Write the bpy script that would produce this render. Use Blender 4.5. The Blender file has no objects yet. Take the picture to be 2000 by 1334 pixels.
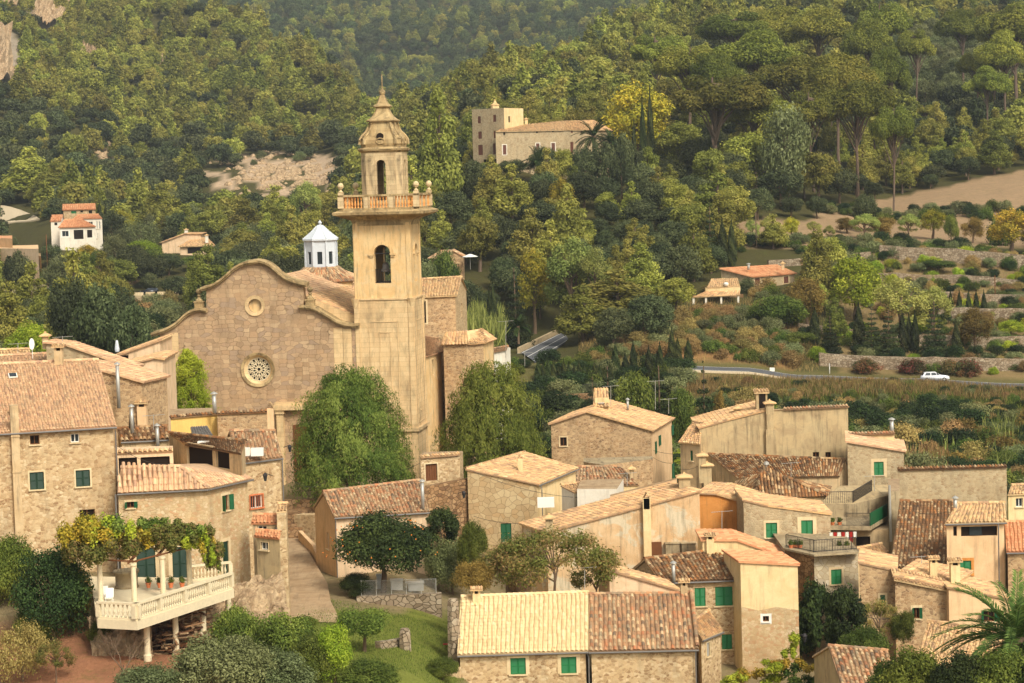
import bpy, math, random
import numpy as np
from mathutils import Vector
SC = bpy.context.scene
COL = SC.collection
# ---------------------------------------------------------------- camera
F_PX = 4500.0; CAMZ = 35.0
PITCH = math.atan((667 - 345) / F_PX); ROLL = 0.028
cF = np.array([0, math.cos(PITCH), -math.sin(PITCH)])
_U0 = np.array([0, math.sin(PITCH), math.cos(PITCH)]); _R0 = np.array([1.0, 0, 0])
cU = _U0 * math.cos(ROLL) + _R0 * math.sin(ROLL)
cR = _R0 * math.cos(ROLL) - _U0 * math.sin(ROLL)
cam = bpy.data.cameras.new('camera'); camo = bpy.data.objects.new('camera', cam); COL.objects.link(camo)
cam.sensor_width = 36; cam.lens = F_PX / 2000 * 36; cam.clip_start = 1; cam.clip_end = 9000
from mathutils import Matrix
camo.matrix_world = Matrix(((cR[0], cU[0], -cF[0], 0), (cR[1], cU[1], -cF[1], 0), (cR[2], cU[2], -cF[2], CAMZ), (0, 0, 0, 1)))
SC.camera = camo
# ---------------------------------------------------------------- light
SUN_EL = math.radians(43); SUN_AZ = math.radians(150)     # azimuth clockwise from +Y
W = bpy.data.worlds.new('World'); SC.world = W; W.use_nodes = True
nt = W.node_tree; nt.nodes.clear()
sky = nt.nodes.new('ShaderNodeTexSky'); sky.sky_type = 'NISHITA'; sky.sun_disc = False
sky.sun_elevation = SUN_EL; sky.sun_rotation = SUN_AZ; sky.dust_density = 4.0; sky.ozone_density = 1.0
hs = nt.nodes.new('ShaderNodeHueSaturation'); hs.inputs['Saturation'].default_value = 0.35
mul = nt.nodes.new('ShaderNodeMix'); mul.data_type = 'RGBA'; mul.blend_type = 'MULTIPLY'; mul.inputs[0].default_value = 1.0
mul.inputs[7].default_value = (1.0, 0.985, 0.94, 1)
bg = nt.nodes.new('ShaderNodeBackground'); bg.inputs[1].default_value = 0.15
ow = nt.nodes.new('ShaderNodeOutputWorld')
nt.links.new(sky.outputs[0], hs.inputs['Color']); nt.links.new(hs.outputs[0], mul.inputs[6])
nt.links.new(mul.outputs[2], bg.inputs[0]); nt.links.new(bg.outputs[0], ow.inputs[0])
sd = bpy.data.lights.new('sun', 'SUN'); sd.energy = 2.3; sd.angle = math.radians(13); sd.color = (1.0, 0.965, 0.89)
so = bpy.data.objects.new('sun', sd); COL.objects.link(so); so.location = (0, 0, 120)
_sv = Vector((math.sin(SUN_AZ) * math.cos(SUN_EL), math.cos(SUN_AZ) * math.cos(SUN_EL), math.sin(SUN_EL)))
so.rotation_euler = _sv.to_track_quat('Z', 'Y').to_euler()
SC.view_settings.view_transform = 'Standard'; SC.view_settings.look = 'None'
SC.view_settings.exposure = 0.3; SC.view_settings.gamma = 1.0
SC.cycles.max_bounces = 5; SC.cycles.diffuse_bounces = 2; SC.cycles.glossy_bounces = 2
SC.cycles.transmission_bounces = 2; SC.cycles.transparent_max_bounces = 4; SC.cycles.volume_bounces = 0
SC.cycles.use_denoising = True
# ---------------------------------------------------------------- projection helpers
def ray(x, y): return cF * F_PX + cR * (x - 1000) + cU * (667 - y)
def P(x, y, d):
    r = ray(x, y); t = d / r[1]; return np.array([r[0] * t, d, CAMZ + r[2] * t])
def Pz(x, y, z):
    r = ray(x, y); t = (z - CAMZ) / r[2]; return np.array([r[0] * t, r[1] * t, z])
def Ppl(x, y, p0, n):
    r = ray(x, y); o = np.array([0, 0, CAMZ]); t = np.dot(np.array(p0) - o, n) / np.dot(r, n); return o + r * t
def proj(p):
    q = np.array(p, float) - np.array([0, 0, CAMZ]); k = F_PX / np.dot(q, cF)
    return 1000 + np.dot(q, cR) * k, 667 - np.dot(q, cU) * k
def A(*a): return np.array(a, float)
# ---------------------------------------------------------------- mesh builder
class MB:
    def __init__(s): s.v = []; s.f = []; s.uv = []; s.r = []; s.m = []; s.mi = 0; s.rn = 0.5; s.n = 0
    def face(s, pts, uv=None, rn=None):
        k = len(pts); s.v.extend([tuple(p) for p in pts]); s.f.append(tuple(range(s.n, s.n + k))); s.n += k
        if uv is None:
            a = np.array(pts[0], float); b = np.array(pts[1], float); nn = np.cross(b - a, np.array(pts[2], float) - a)
            ax = np.argmax(np.abs(nn))
            if ax == 2: uv = [(p[0], p[1]) for p in pts]
            elif ax == 1: uv = [(p[0], p[2]) for p in pts]
            else: uv = [(p[1], p[2]) for p in pts]
        s.uv.extend(uv); s.r.append(s.rn if rn is None else rn); s.m.append(s.mi)
    def box(s, c, h, ax=None):     # centre, half sizes, optional 3 axes
        ax = ax or ((1, 0, 0), (0, 1, 0), (0, 0, 1)); ax = [np.array(a, float) for a in ax]; c = np.array(c, float)
        def q(i, j, k): return c + ax[0] * h[0] * i + ax[1] * h[1] * j + ax[2] * h[2] * k
        for a in ((q(-1,-1,-1), q(1,-1,-1), q(1,-1,1), q(-1,-1,1)), (q(1,1,-1), q(-1,1,-1), q(-1,1,1), q(1,1,1)),
                  (q(1,-1,-1), q(1,1,-1), q(1,1,1), q(1,-1,1)), (q(-1,1,-1), q(-1,-1,-1), q(-1,-1,1), q(-1,1,1)),
                  (q(-1,-1,1), q(1,-1,1), q(1,1,1), q(-1,1,1)), (q(-1,1,-1), q(1,1,-1), q(1,-1,-1), q(-1,-1,-1))): s.face(a)
        return s
    def prism(s, pts, z0, z1):      # CCW footprint from above
        n = len(pts); b = [A(p[0], p[1], z0) for p in pts]; t = [A(p[0], p[1], z1) for p in pts]
        for i in range(n): s.face([b[i], b[(i+1) % n], t[(i+1) % n], t[i]])
        s.face(t); s.face(b[::-1]); return s
    def tube(s, pts, rad, n=8, cap=True):
        pts = [np.array(p, float) for p in pts]
        if not hasattr(rad, '__len__'): rad = [rad] * len(pts)
        rings = []
        for i, p in enumerate(pts):
            d = pts[min(i+1, len(pts)-1)] - pts[max(i-1, 0)]; d = d / (np.linalg.norm(d) + 1e-9)
            u = np.cross(d, (0, 0, 1)) if abs(d[2]) < .95 else np.cross(d, (1, 0, 0)); u /= np.linalg.norm(u); w = np.cross(u, d)
            rings.append([p + (u * math.cos(2*math.pi*k/n) + w * math.sin(2*math.pi*k/n)) * rad[i] for k in range(n)])
        for a, b in zip(rings[:-1], rings[1:]):
            for k in range(n): s.face([a[k], b[k], b[(k+1) % n], a[(k+1) % n]])
        if cap: s.face(rings[0]); s.face(rings[-1][::-1])
        return s
    def lathe(s, c, prof, n=16, ph=0.0, flat=None):    # profile [(r, z)] round a vertical axis
        rg = [[A(c[0] + r * math.cos(ph + 2*math.pi*k/n), c[1] + r * math.sin(ph + 2*math.pi*k/n), c[2] + z) for k in range(n)] for r, z in prof]
        for a, b, pa, pb in zip(rg[:-1], rg[1:], prof[:-1], prof[1:]):
            for k in range(n):
                k2 = (k+1) % n; u0 = k / n * 2 * math.pi * max(pa[0], .3); u1 = (k+1) / n * 2 * math.pi * max(pa[0], .3)
                s.face([a[k], a[k2], b[k2], b[k]], [(u0, pa[1]), (u1, pa[1]), (u1, pb[1]), (u0, pb[1])])
        if prof[0][0] > .01: s.face(rg[0][::-1])
        if prof[-1][0] > .01: s.face(rg[-1])
        return s
    def build(s, name, mats, parent=None, smooth=False, origin=None):
        if not isinstance(mats, (list, tuple)): mats = [mats]
        me = bpy.data.meshes.new(name); O = A(0, 0, 0)
        if parent is not None: O = A(*parent.get('_o', (0, 0, 0)))
        elif origin is not None: O = A(*origin)
        V = np.array(s.v, float).reshape(-1, 3) - O
        me.from_pydata(V.tolist(), [], s.f); uvl = me.uv_layers.new(name='UVMap')
        uvl.data.foreach_set('uv', np.array(s.uv, np.float32).ravel())
        at = me.attributes.new('rnd', 'FLOAT', 'FACE'); at.data.foreach_set('value', np.array(s.r, np.float32))
        for m in mats: me.materials.append(m)
        me.polygons.foreach_set('material_index', np.array(s.m, np.int32))
        if smooth:
            import bmesh
            bm = bmesh.new(); bm.from_mesh(me); bmesh.ops.remove_doubles(bm, verts=bm.verts, dist=1e-4); bm.to_mesh(me); bm.free()
            me.polygons.foreach_set('use_smooth', [True] * len(me.polygons))
        me.update()
        o = bpy.data.objects.new(name, me); COL.objects.link(o)
        if parent is not None: o.parent = parent; o['_o'] = list(O)
        else: o.location = tuple(O); o['_o'] = list(O)
        return o
def tag(o, label=None, cat=None, group=None, kind=None):
    if label: o['label'] = label
    if cat: o['category'] = cat
    if group: o['group'] = group
    if kind: o['kind'] = kind
    return o
def thing(name, loc, label, cat, group=None):
    e = bpy.data.objects.new(name, None); COL.objects.link(e); e.location = tuple(float(c) for c in loc); e.empty_display_size = .5
    e['_o'] = [float(c) for c in loc]; return tag(e, label, cat, group)
RNG = random.Random(7); NR = np.random.RandomState(7)
# ---------------------------------------------------------------- materials
def newmat(name, rough=.85, spec=.25):
    m = bpy.data.materials.new(name); m.use_nodes = True; t = m.node_tree; b = t.nodes['Principled BSDF']
    b.inputs['Roughness'].default_value = rough; b.inputs['Specular IOR Level'].default_value = spec; return m, t, b
def N(t, typ, **kw):
    n = t.nodes.new('ShaderNode' + typ)
    for k, v in kw.items():
        if k.startswith('i_'): n.inputs[k[2:].replace('_', ' ')].default_value = v
        else: setattr(n, k, v)
    return n
def ramp(t, src, stops, interp='LINEAR'):
    r = N(t, 'ValToRGB'); r.color_ramp.interpolation = interp; e = r.color_ramp.elements
    while len(e) > 1: e.remove(e[-1])
    e[0].position = stops[0][0]; e[0].color = (*stops[0][1], 1)
    for p, c in stops[1:]:
        k = e.new(p); k.color = (*c, 1)
    t.links.new(src, r.inputs[0]); return r.outputs[0]
def mix(t, a, b, f, mode='MIX'):
    n = N(t, 'Mix', data_type='RGBA', blend_type=mode)
    for sock, val in ((n.inputs[0], f), (n.inputs[6], a), (n.inputs[7], b)):
        if hasattr(val, 'links') or hasattr(val, 'is_output'): t.links.new(val, sock)
        elif isinstance(val, (int, float)): sock.default_value = val
        else: sock.default_value = (*val, 1)
    return n.outputs[2]
def noise(t, vec, scale, detail=4, rough=.55, dist=0):
    n = N(t, 'TexNoise'); n.inputs['Scale'].default_value = scale; n.inputs['Detail'].default_value = detail
    n.inputs['Roughness'].default_value = rough; n.inputs['Distortion'].default_value = dist
    if vec is not None: t.links.new(vec, n.inputs['Vector'])
    return n.outputs[0]
def mapr(t, src, a, b, c=0., d=1.):
    n = N(t, 'MapRange'); n.inputs[1].default_value = a; n.inputs[2].default_value = b; n.inputs[3].default_value = c; n.inputs[4].default_value = d
    t.links.new(src, n.inputs[0]); return n.outputs[0]
def bump(t, b, h, strength=.5, dist=.05):
    n = N(t, 'Bump'); n.inputs['Strength'].default_value = strength; n.inputs['Distance'].default_value = dist
    t.links.new(h, n.inputs['Height']); t.links.new(n.outputs[0], b.inputs['Normal'])
def uvs(t, sx=1, sy=1, off=0):
    u = N(t, 'UVMap'); mp = N(t, 'Mapping'); mp.inputs['Scale'].default_value = (sx, sy, 1); mp.inputs['Location'].default_value = (off, off * .7, 0)
    t.links.new(u.outputs[0], mp.inputs[0]); return mp.outputs[0]
def c8(r, g, b, k=1.0):      # colour picked from the photo (sRGB 0-255) to linear
    f = lambda v: ((v / 255 + .055) / 1.055) ** 2.4 if v > 10 else v / 255 / 12.92
    return (f(r) * k, f(g) * k, f(b) * k)
def stained(t, col, uv, dark=(.10, .075, .045), amt=.35, sc=.5):
    n1 = noise(t, uvs(t, sc, sc * .35, 3.3), 1.6, 6, .65, .4)
    f = mapr(t, n1, .48, .70, 0, amt); return mix(t, col, dark, f)
def m_stone(name, cols, mortar, scale=3.0, wid=.07, squash=.7, stain=.25, blotch=.35, blotchcol=(.45, .28, .13), bstr=.6):
    m, t, b = newmat(name, .95, .1); uv = uvs(t, squash, 1)
    wob = N(t, 'TexNoise'); wob.inputs['Scale'].default_value = 2.2; t.links.new(uv, wob.inputs['Vector'])
    ad = N(t, 'VectorMath', operation='MULTIPLY_ADD'); t.links.new(wob.outputs['Color'], ad.inputs[0]); ad.inputs[1].default_value = (.25,) * 3; t.links.new(uv, ad.inputs[2])
    v1 = N(t, 'TexVoronoi', feature='F1'); v1.inputs['Scale'].default_value = scale; v2 = N(t, 'TexVoronoi', feature='DISTANCE_TO_EDGE'); v2.inputs['Scale'].default_value = scale
    for v in (v1, v2): v.voronoi_dimensions = '2D'; t.links.new(ad.outputs[0], v.inputs['Vector'])
    sp = N(t, 'SeparateColor'); t.links.new(v1.outputs['Color'], sp.inputs[0])
    st = ramp(t, sp.outputs[0], [((i + .5) / len(cols), c) for i, c in enumerate(cols)])
    fine = noise(t, uv, 14, 5, .7); st = mix(t, st, mix(t, (.35,)*3, (1.25,)*3, fine), .45, 'MULTIPLY')
    e = mapr(t, v2.outputs['Distance'], wid * .35, wid, 0, 1)
    patch = mapr(t, noise(t, uv, .45, 4, .6), .42, .62, 0, 1)       # where mortar smears over the stones
    mm = N(t, 'Math', operation='MULTIPLY'); t.links.new(e, mm.inputs[0]); t.links.new(mapr(t, patch, 0, 1, 1 - blotch, 1), mm.inputs[1])
    col = mix(t, mortar, st, mm.outputs[0])
    col = mix(t, col, blotchcol, mapr(t, noise(t, uv, .22, 3, .5, .5), .5, .75, 0, .45))
    col = stained(t, col, uv, amt=stain)
    t.links.new(col, b.inputs['Base Color'])
    h = N(t, 'Math', operation='MULTIPLY_ADD'); t.links.new(fine, h.inputs[0]); h.inputs[1].default_value = .5; t.links.new(mm.outputs[0], h.inputs[2])
    bump(t, b, h.outputs[0], bstr, .06); return m
def m_ashlar(name, c1, c2, mortar, bw=.8, bh=.38, stain=.3, wob=.02):
    m, t, b = newmat(name, .9, .12); uv = uvs(t)
    wn = N(t, 'TexNoise'); wn.inputs['Scale'].default_value = 1.7; wn.inputs['Detail'].default_value = 4; t.links.new(uv, wn.inputs['Vector'])
    ad = N(t, 'VectorMath', operation='MULTIPLY_ADD'); t.links.new(wn.outputs['Color'], ad.inputs[0]); ad.inputs[1].default_value = (wob * 4,) * 3; t.links.new(uv, ad.inputs[2])
    br = N(t, 'TexBrick'); t.links.new(ad.outputs[0], br.inputs['Vector']); br.inputs['Scale'].default_value = 1; br.inputs['Brick Width'].default_value = bw; br.inputs['Row Height'].default_value = bh
    br.inputs['Mortar Size'].default_value = .018; br.inputs['Mortar Smooth'].default_value = .4; br.inputs['Color1'].default_value = (*c1, 1); br.inputs['Color2'].default_value = (*c2, 1); br.inputs['Mortar'].default_value = (*mortar, 1)
    fine = noise(t, uv, 9, 6, .7); col = mix(t, br.outputs[0], mix(t, (.55,)*3, (1.25,)*3, fine), .5, 'MULTIPLY')
    col = mix(t, col, c8(165, 125, 85), mapr(t, noise(t, uv, .3, 5, .6, .6), .5, .75, 0, .4))
    col = stained(t, col, uv, amt=stain); t.links.new(col, b.inputs['Base Color'])
    h = N(t, 'Math', operation='SUBTRACT'); t.links.new(fine, h.inputs[0]); t.links.new(br.outputs['Fac'], h.inputs[1]); bump(t, b, h.outputs[0], .35, .04); return m
def m_block(name, cols, joint, scale=1.7, squash=.62, stain=.3, mixc=(.4,.27,.15)):
    m, t, b = newmat(name, .93, .1); uv = uvs(t, squash, 1); vs = []
    wn = N(t, 'TexNoise'); wn.inputs['Scale'].default_value = .8; t.links.new(uv, wn.inputs['Vector'])
    ad = N(t, 'VectorMath', operation='MULTIPLY_ADD'); t.links.new(wn.outputs['Color'], ad.inputs[0]); ad.inputs[1].default_value = (.35,) * 3; t.links.new(uv, ad.inputs[2])
    for ft in ('F1', 'F2'):
        v = N(t, 'TexVoronoi', feature=ft, distance='CHEBYCHEV'); v.voronoi_dimensions = '2D'; v.inputs['Scale'].default_value = scale; v.inputs['Randomness'].default_value = .72; t.links.new(ad.outputs[0], v.inputs['Vector']); vs.append(v)
    df = N(t, 'Math', operation='SUBTRACT'); t.links.new(vs[1].outputs['Distance'], df.inputs[0]); t.links.new(vs[0].outputs['Distance'], df.inputs[1])
    sp = N(t, 'SeparateColor'); t.links.new(vs[0].outputs['Color'], sp.inputs[0]); st = ramp(t, sp.outputs[0], [((i+.5)/len(cols), c) for i, c in enumerate(cols)])
    e = mapr(t, df.outputs[0], .0, .075, 0, 1); vis = mapr(t, noise(t, uv, .35, 4, .6), .36, .6, .35, 1); mm = N(t, 'Math', operation='SUBTRACT'); mm.inputs[0].default_value = 1; iv = N(t, 'Math', operation='SUBTRACT'); iv.inputs[0].default_value = 1; t.links.new(e, iv.inputs[1]); ml = N(t, 'Math', operation='MULTIPLY'); t.links.new(iv.outputs[0], ml.inputs[0]); t.links.new(vis, ml.inputs[1]); t.links.new(ml.outputs[0], mm.inputs[1])
    col = mix(t, joint, st, mm.outputs[0]); fine = noise(t, uv, 11, 6, .72); col = mix(t, col, mix(t, (.45,)*3, (1.35,)*3, fine), .6, 'MULTIPLY')
    big = noise(t, uv, .25, 5, .6, .6); col = mix(t, col, mixc, mapr(t, big, .5, .72, 0, .3)); col = stained(t, col, uv, amt=stain); t.links.new(col, b.inputs['Base Color'])
    h = N(t, 'Math', operation='MULTIPLY_ADD'); t.links.new(fine, h.inputs[0]); h.inputs[1].default_value = .6; t.links.new(mm.outputs[0], h.inputs[2]); bump(t, b, h.outputs[0], .7, .06); return m
def m_plaster(name, c, c2=None, stain=.3, patch=.5, patchcol=None, bstr=.25):
    m, t, b = newmat(name, .92, .12); uv = uvs(t); c2 = c2 or tuple(v * .82 for v in c)
    col = mix(t, c, c2, mapr(t, noise(t, uv, .6, 6, .65, .8), .38, .62, 0, 1))
    if patchcol: col = mix(t, col, patchcol, mapr(t, noise(t, uvs(t, 1, 1.2, 5), .5, 7, .62, .9), .50, .56, 0, patch))
    col = mix(t, col, (.07, .055, .04), mapr(t, noise(t, uvs(t, 1.6, .16, 2), 1.5, 6, .72), .5, .74, 0, min(1, stain * 1.7)))
    col = mix(t, col, mix(t, (.6,)*3, (1.2,)*3, noise(t, uv, 8, 6, .75)), .5, 'MULTIPLY')
    t.links.new(col, b.inputs['Base Color']); bump(t, b, noise(t, uv, 7, 6, .7), bstr, .04); return m
def m_flat(name, c, rough=.6, spec=.3, var=.15, metal=0):
    m, t, b = newmat(name, rough, spec); g = N(t, 'TexCoord'); n = noise(t, g.outputs['Object'], 3.5, 5, .65)
    t.links.new(mix(t, tuple(v * (1 - var) for v in c), tuple(v * (1 + var) for v in c), n), b.inputs['Base Color']); b.inputs['Metallic'].default_value = metal; return m
def m_tile(name, cols, lichen=.3, lcol=(.12, .10, .07), lsc=1.2):
    m, t, b = newmat(name, .9, .15); at = N(t, 'Attribute', attribute_name='rnd'); g = N(t, 'TexCoord')
    col = ramp(t, at.outputs['Fac'], [((i + .5) / len(cols), c) for i, c in enumerate(cols)])
    n1 = noise(t, g.outputs['Object'], lsc, 6, .72, .3); col = mix(t, col, lcol, mapr(t, n1, .47, .68, 0, lichen))
    n3 = noise(t, g.outputs['Object'], 5, 4, .7); col = mix(t, col, c8(190, 170, 130), mapr(t, n3, .58, .7, 0, lichen * .7))
    n2 = noise(t, g.outputs['Object'], 14, 4, .7); col = mix(t, col, mix(t, (.6,)*3, (1.25,)*3, n2), .45, 'MULTIPLY')
    t.links.new(col, b.inputs['Base Color']); bump(t, b, n2, .3, .02); return m
def m_leaf(name, cols, trans=.25, hue=.03):
    m, t, b = newmat(name, .75, .2); at = N(t, 'Attribute', attribute_name='rnd'); oi = N(t, 'ObjectInfo')
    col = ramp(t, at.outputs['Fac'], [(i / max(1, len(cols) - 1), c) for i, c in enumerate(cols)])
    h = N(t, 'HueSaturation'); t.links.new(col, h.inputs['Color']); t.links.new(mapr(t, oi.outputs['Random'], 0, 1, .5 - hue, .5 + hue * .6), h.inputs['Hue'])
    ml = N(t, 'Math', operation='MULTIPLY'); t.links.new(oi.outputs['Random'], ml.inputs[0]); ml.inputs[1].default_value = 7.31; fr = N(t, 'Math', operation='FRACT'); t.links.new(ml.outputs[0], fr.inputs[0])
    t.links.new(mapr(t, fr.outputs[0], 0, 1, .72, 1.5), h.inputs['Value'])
    t.links.new(h.outputs[0], b.inputs['Base Color'])
    tr = N(t, 'BsdfTranslucent'); t.links.new(h.outputs[0], tr.inputs[0]); mx = N(t, 'MixShader'); mx.inputs[0].default_value = trans
    out = t.nodes['Material Output']; t.links.new(b.outputs[0], mx.inputs[1]); t.links.new(tr.outputs[0], mx.inputs[2]); t.links.new(mx.outputs[0], out.inputs[0]); return m
# ---------------------------------------------------------------- terrain
# columns: screen x -> [(distance, screen y of the ground there) or (distance, None, height)]
TC = {
 -350: [(60,0,3),(120,0,3.5),(150,0,4),(158,0,6),(163,0,8),(180,0,9),(220,0,9),(300,0,7),(450,655),(545,606),(560,585),(600,560),(680,485),(760,440),(850,340),(1000,200),(1200,20),(1400,-150),(1700,0,260),(2200,0,330),(3300,0,420)],
 0:  [(60,0,-2),(120,0,1),(150,0,3.2),(158,0,5),(163,0,7.4),(180,0,9),(220,0,9),(300,0,7),(450,655),(545,606),(560,585),(600,548),(650,480),(700,440),(760,404),(850,300),(1000,170),(1200,0),(1400,-150),(1700,0,230),(2200,0,300),(3300,0,420)],
 130:[(60,0,-3),(120,0,-1),(150,1282),(158,1235),(161,0,6.9),(180,0,7),(220,0,7),(300,0,6),(450,650),(550,606),(562,580),(600,488),(640,440),(700,415),(800,370),(900,296),(1020,210),(1200,60),(1400,-80),(1700,0,200),(2200,0,280),(3300,0,420)],
 270:[(60,0,-3),(120,0,-1),(148,1300),(158,1262),(166,0,6.5),(180,0,6),(220,0,5),(300,0,4),(450,640),(555,607),(565,568),(600,518),(640,486),(700,455),(800,412),(900,335),(1000,250),(1200,90),(1350,-30),(1700,0,160),(2200,0,250),(3300,0,420)],
 480:[(60,0,-3),(120,0,-2),(150,1300),(158,1262),(163,0,2.5),(180,0,3),(220,0,3),(300,0,4),(450,600),(600,520),(700,450),(800,375),(900,325),(1000,265),(1150,140),(1250,42),(1450,0,100),(1750,0,95),(2100,80),(2600,-60),(3300,-200)],
 620:[(60,0,-3),(120,0,-2),(150,1300),(170,1200),(183,1150),(200,1090),(210,1056),(214,0,4.8),(240,0,5),(300,0,3),(450,600),(600,500),(700,440),(800,375),(900,315),(1000,240),(1120,110),(1300,0,90),(1700,0,90),(2100,100),(2600,-50),(3300,-200)],
 760:[(60,0,-3),(120,0,-3),(150,1310),(172,1210),(177.5,0,1.4),(179,0,2.6),(200,0,3),(212,0,3.5),(214,0,4.8),(240,0,5),(300,0,3),(400,0,7),(500,480),(650,400),(800,325),(900,265),(1000,215),(1200,0,50),(1600,0,75),(2000,160),(2500,-30),(3300,-220)],
 1000:[(60,0,-4),(120,0,-4),(160,0,-2.5),(200,0,0),(240,0,1),(300,0,0),(350,0,2.5),(362,0,5.2),(434,0,5.35),(446,0,13),(480,500),(545,322),(570,318),(650,270),(750,200),(900,150),(1200,0,60),(1600,0,80),(2000,120),(2600,-60),(3300,-220)],
 1100:[(60,0,-4),(120,0,-4),(160,0,-3),(200,0,-1),(300,0,-.5),(348,0,2.5),(360,0,5.2),(434,0,5.35),(450,0,12),(480,490),(548,345),(570,330),(650,262),(750,195),(900,135),(1150,0,70),(1600,0,90),(2000,100),(2600,-65),(3300,-230)],
 1250:[(60,0,-5),(120,0,-5),(200,0,-2),(300,0,-1),(335,0,-.5),(352,747),(362,738),(375,680),(400,640),(430,560),(480,480),(550,380),(600,320),(680,240),(780,180),(900,100),(1000,55),(1250,0,85),(1600,0,110),(2000,60),(2600,-80),(3300,-240)],
 1450:[(60,0,-6),(120,0,-6),(200,0,-3),(300,0,-3),(342,775),(352,752),(362,741),(375,690),(400,628),(425,575),(432,557),(470,485),(500,440),(540,385),(600,310),(680,230),(780,155),(900,65),(1020,-10),(1250,0,120),(1600,0,140),(2100,20),(3300,-260)],
 1560:[(60,0,-6),(120,0,-6),(200,0,-3),(300,0,-3),(335,810),(352,757),(364,745),(376,706),(400,640),(430,570),(440,545),(470,485),(500,445),(545,395),(600,320),(680,230),(780,150),(900,60),(1020,-20),(1250,0,150),(1600,0,190),(3300,-260)],
 1750:[(60,0,-7),(120,0,-7),(200,0,-5),(270,0,-5),(300,905),(325,830),(348,762),(364,748),(376,718),(395,668),(412,620),(432,570),(455,505),(480,478),(520,452),(545,415),(585,385),(620,335),(700,250),(800,160),(900,80),(1000,0),(1200,-140),(1600,0,240),(3300,0,500)],
 2000:[(60,0,-7),(120,0,-7),(200,0,-5),(270,0,-5),(300,915),(325,850),(348,778),(364,762),(376,722),(395,672),(412,622),(432,575),(455,520),(480,500),(510,470),(540,415),(600,345),(650,300),(750,215),(850,130),(1000,20),(1200,-130),(1600,0,260),(3300,0,500)],
 2400:[(60,0,-7),(120,0,-7),(200,0,-5),(270,0,-5),(300,925),(325,860),(348,788),(364,772),(376,732),(395,682),(412,632),(432,580),(455,530),(480,505),(510,470),(540,415),(600,340),(650,290),(750,190),(850,110),(1000,0),(1200,-160),(1600,0,300),(3300,0,560)],
}
_cx = sorted(TC); _dd = np.concatenate([np.arange(60, 700, 2.0), np.arange(700, 3301, 10.0)])
_tab = []
for x in _cx:
    ds = [c[0] for c in TC[x]]; zs = [c[2] if len(c) == 3 else P(x, c[1], c[0])[2] for c in TC[x]]
    _tab.append(np.interp(_dd, ds, zs))
_tab = np.array(_tab); _cs = np.array([(x - 1000) / F_PX for x in _cx])
def vnoise(x, y, seed=0):
    xi = np.floor(x).astype(int); yi = np.floor(y).astype(int); fx = x - xi; fy = y - yi; fx = fx*fx*(3-2*fx); fy = fy*fy*(3-2*fy)
    h = lambda a, b: ((np.sin(a * 127.1 + b * 311.7 + seed * 17.3) * 43758.5453) % 1.0)
    return (h(xi, yi)*(1-fx) + h(xi+1, yi)*fx)*(1-fy) + (h(xi, yi+1)*(1-fx) + h(xi+1, yi+1)*fx)*fy
def hgt(X, Y):
    X = np.asarray(X, float); Y = np.asarray(Y, float); Yc = np.clip(Y, 60, 3299); s = np.clip(X / Yc, _cs[0], _cs[-1] - 1e-6)
    i = np.clip(np.searchsorted(_cs, s, side='right') - 1, 0, len(_cs) - 2); f = (s - _cs[i]) / (_cs[i+1] - _cs[i]); f = f*f*(3-2*f)*.6 + f*.4
    k = np.interp(Yc, _dd, np.arange(len(_dd))); k0 = np.clip(k.astype(int), 0, len(_dd) - 2); g = k - k0
    z = ((_tab[i, k0]*(1-g) + _tab[i, k0+1]*g)*(1-f) + (_tab[i+1, k0]*(1-g) + _tab[i+1, k0+1]*g)*f)
    a = np.clip((Yc - 500) / 700, 0, 1)
    z = z + a * 9 * (vnoise(X/70, Y/70, 1) - .5) + a * 4 * (vnoise(X/25, Y/25, 2) - .5)
    b = np.clip((Yc - 1700) / 600, 0, 1); z = z + b * 60 * (vnoise(X/210, Y/260, 5) - .5)
    z = z + np.clip((Yc - 380) / 80, 0, 1) * .8 * (vnoise(X/8, Y/8, 3) - .5)
    return z
def hg(X, Y): return float(hgt(X, Y))
def G(x, y, d0=120, d1=3200):      # the ground point seen at a pixel
    d = d0; r = ray(x, y)
    while d < d1:
        t = d / r[1]; z = CAMZ + r[2] * t
        if z < hg(r[0] * t, d): return A(r[0] * t, d, hg(r[0] * t, d))
        d += 1.0 if d < 700 else 4
    return A(r[0] * t, d, hg(r[0] * t, d))
def GD(x, d, off=0.0):             # ground point under screen column x at distance d
    X = (x - 1000) / F_PX * d
    for _ in range(3):
        p = A(X, d, hg(X, d)); X += (x - proj(p)[0]) / F_PX * d
    return A(X, d, hg(X, d) + off)
def inell(px, py, cx, cy, rx, ry): return ((px - cx) / rx) ** 2 + ((py - cy) / ry) ** 2 < 1
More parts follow.
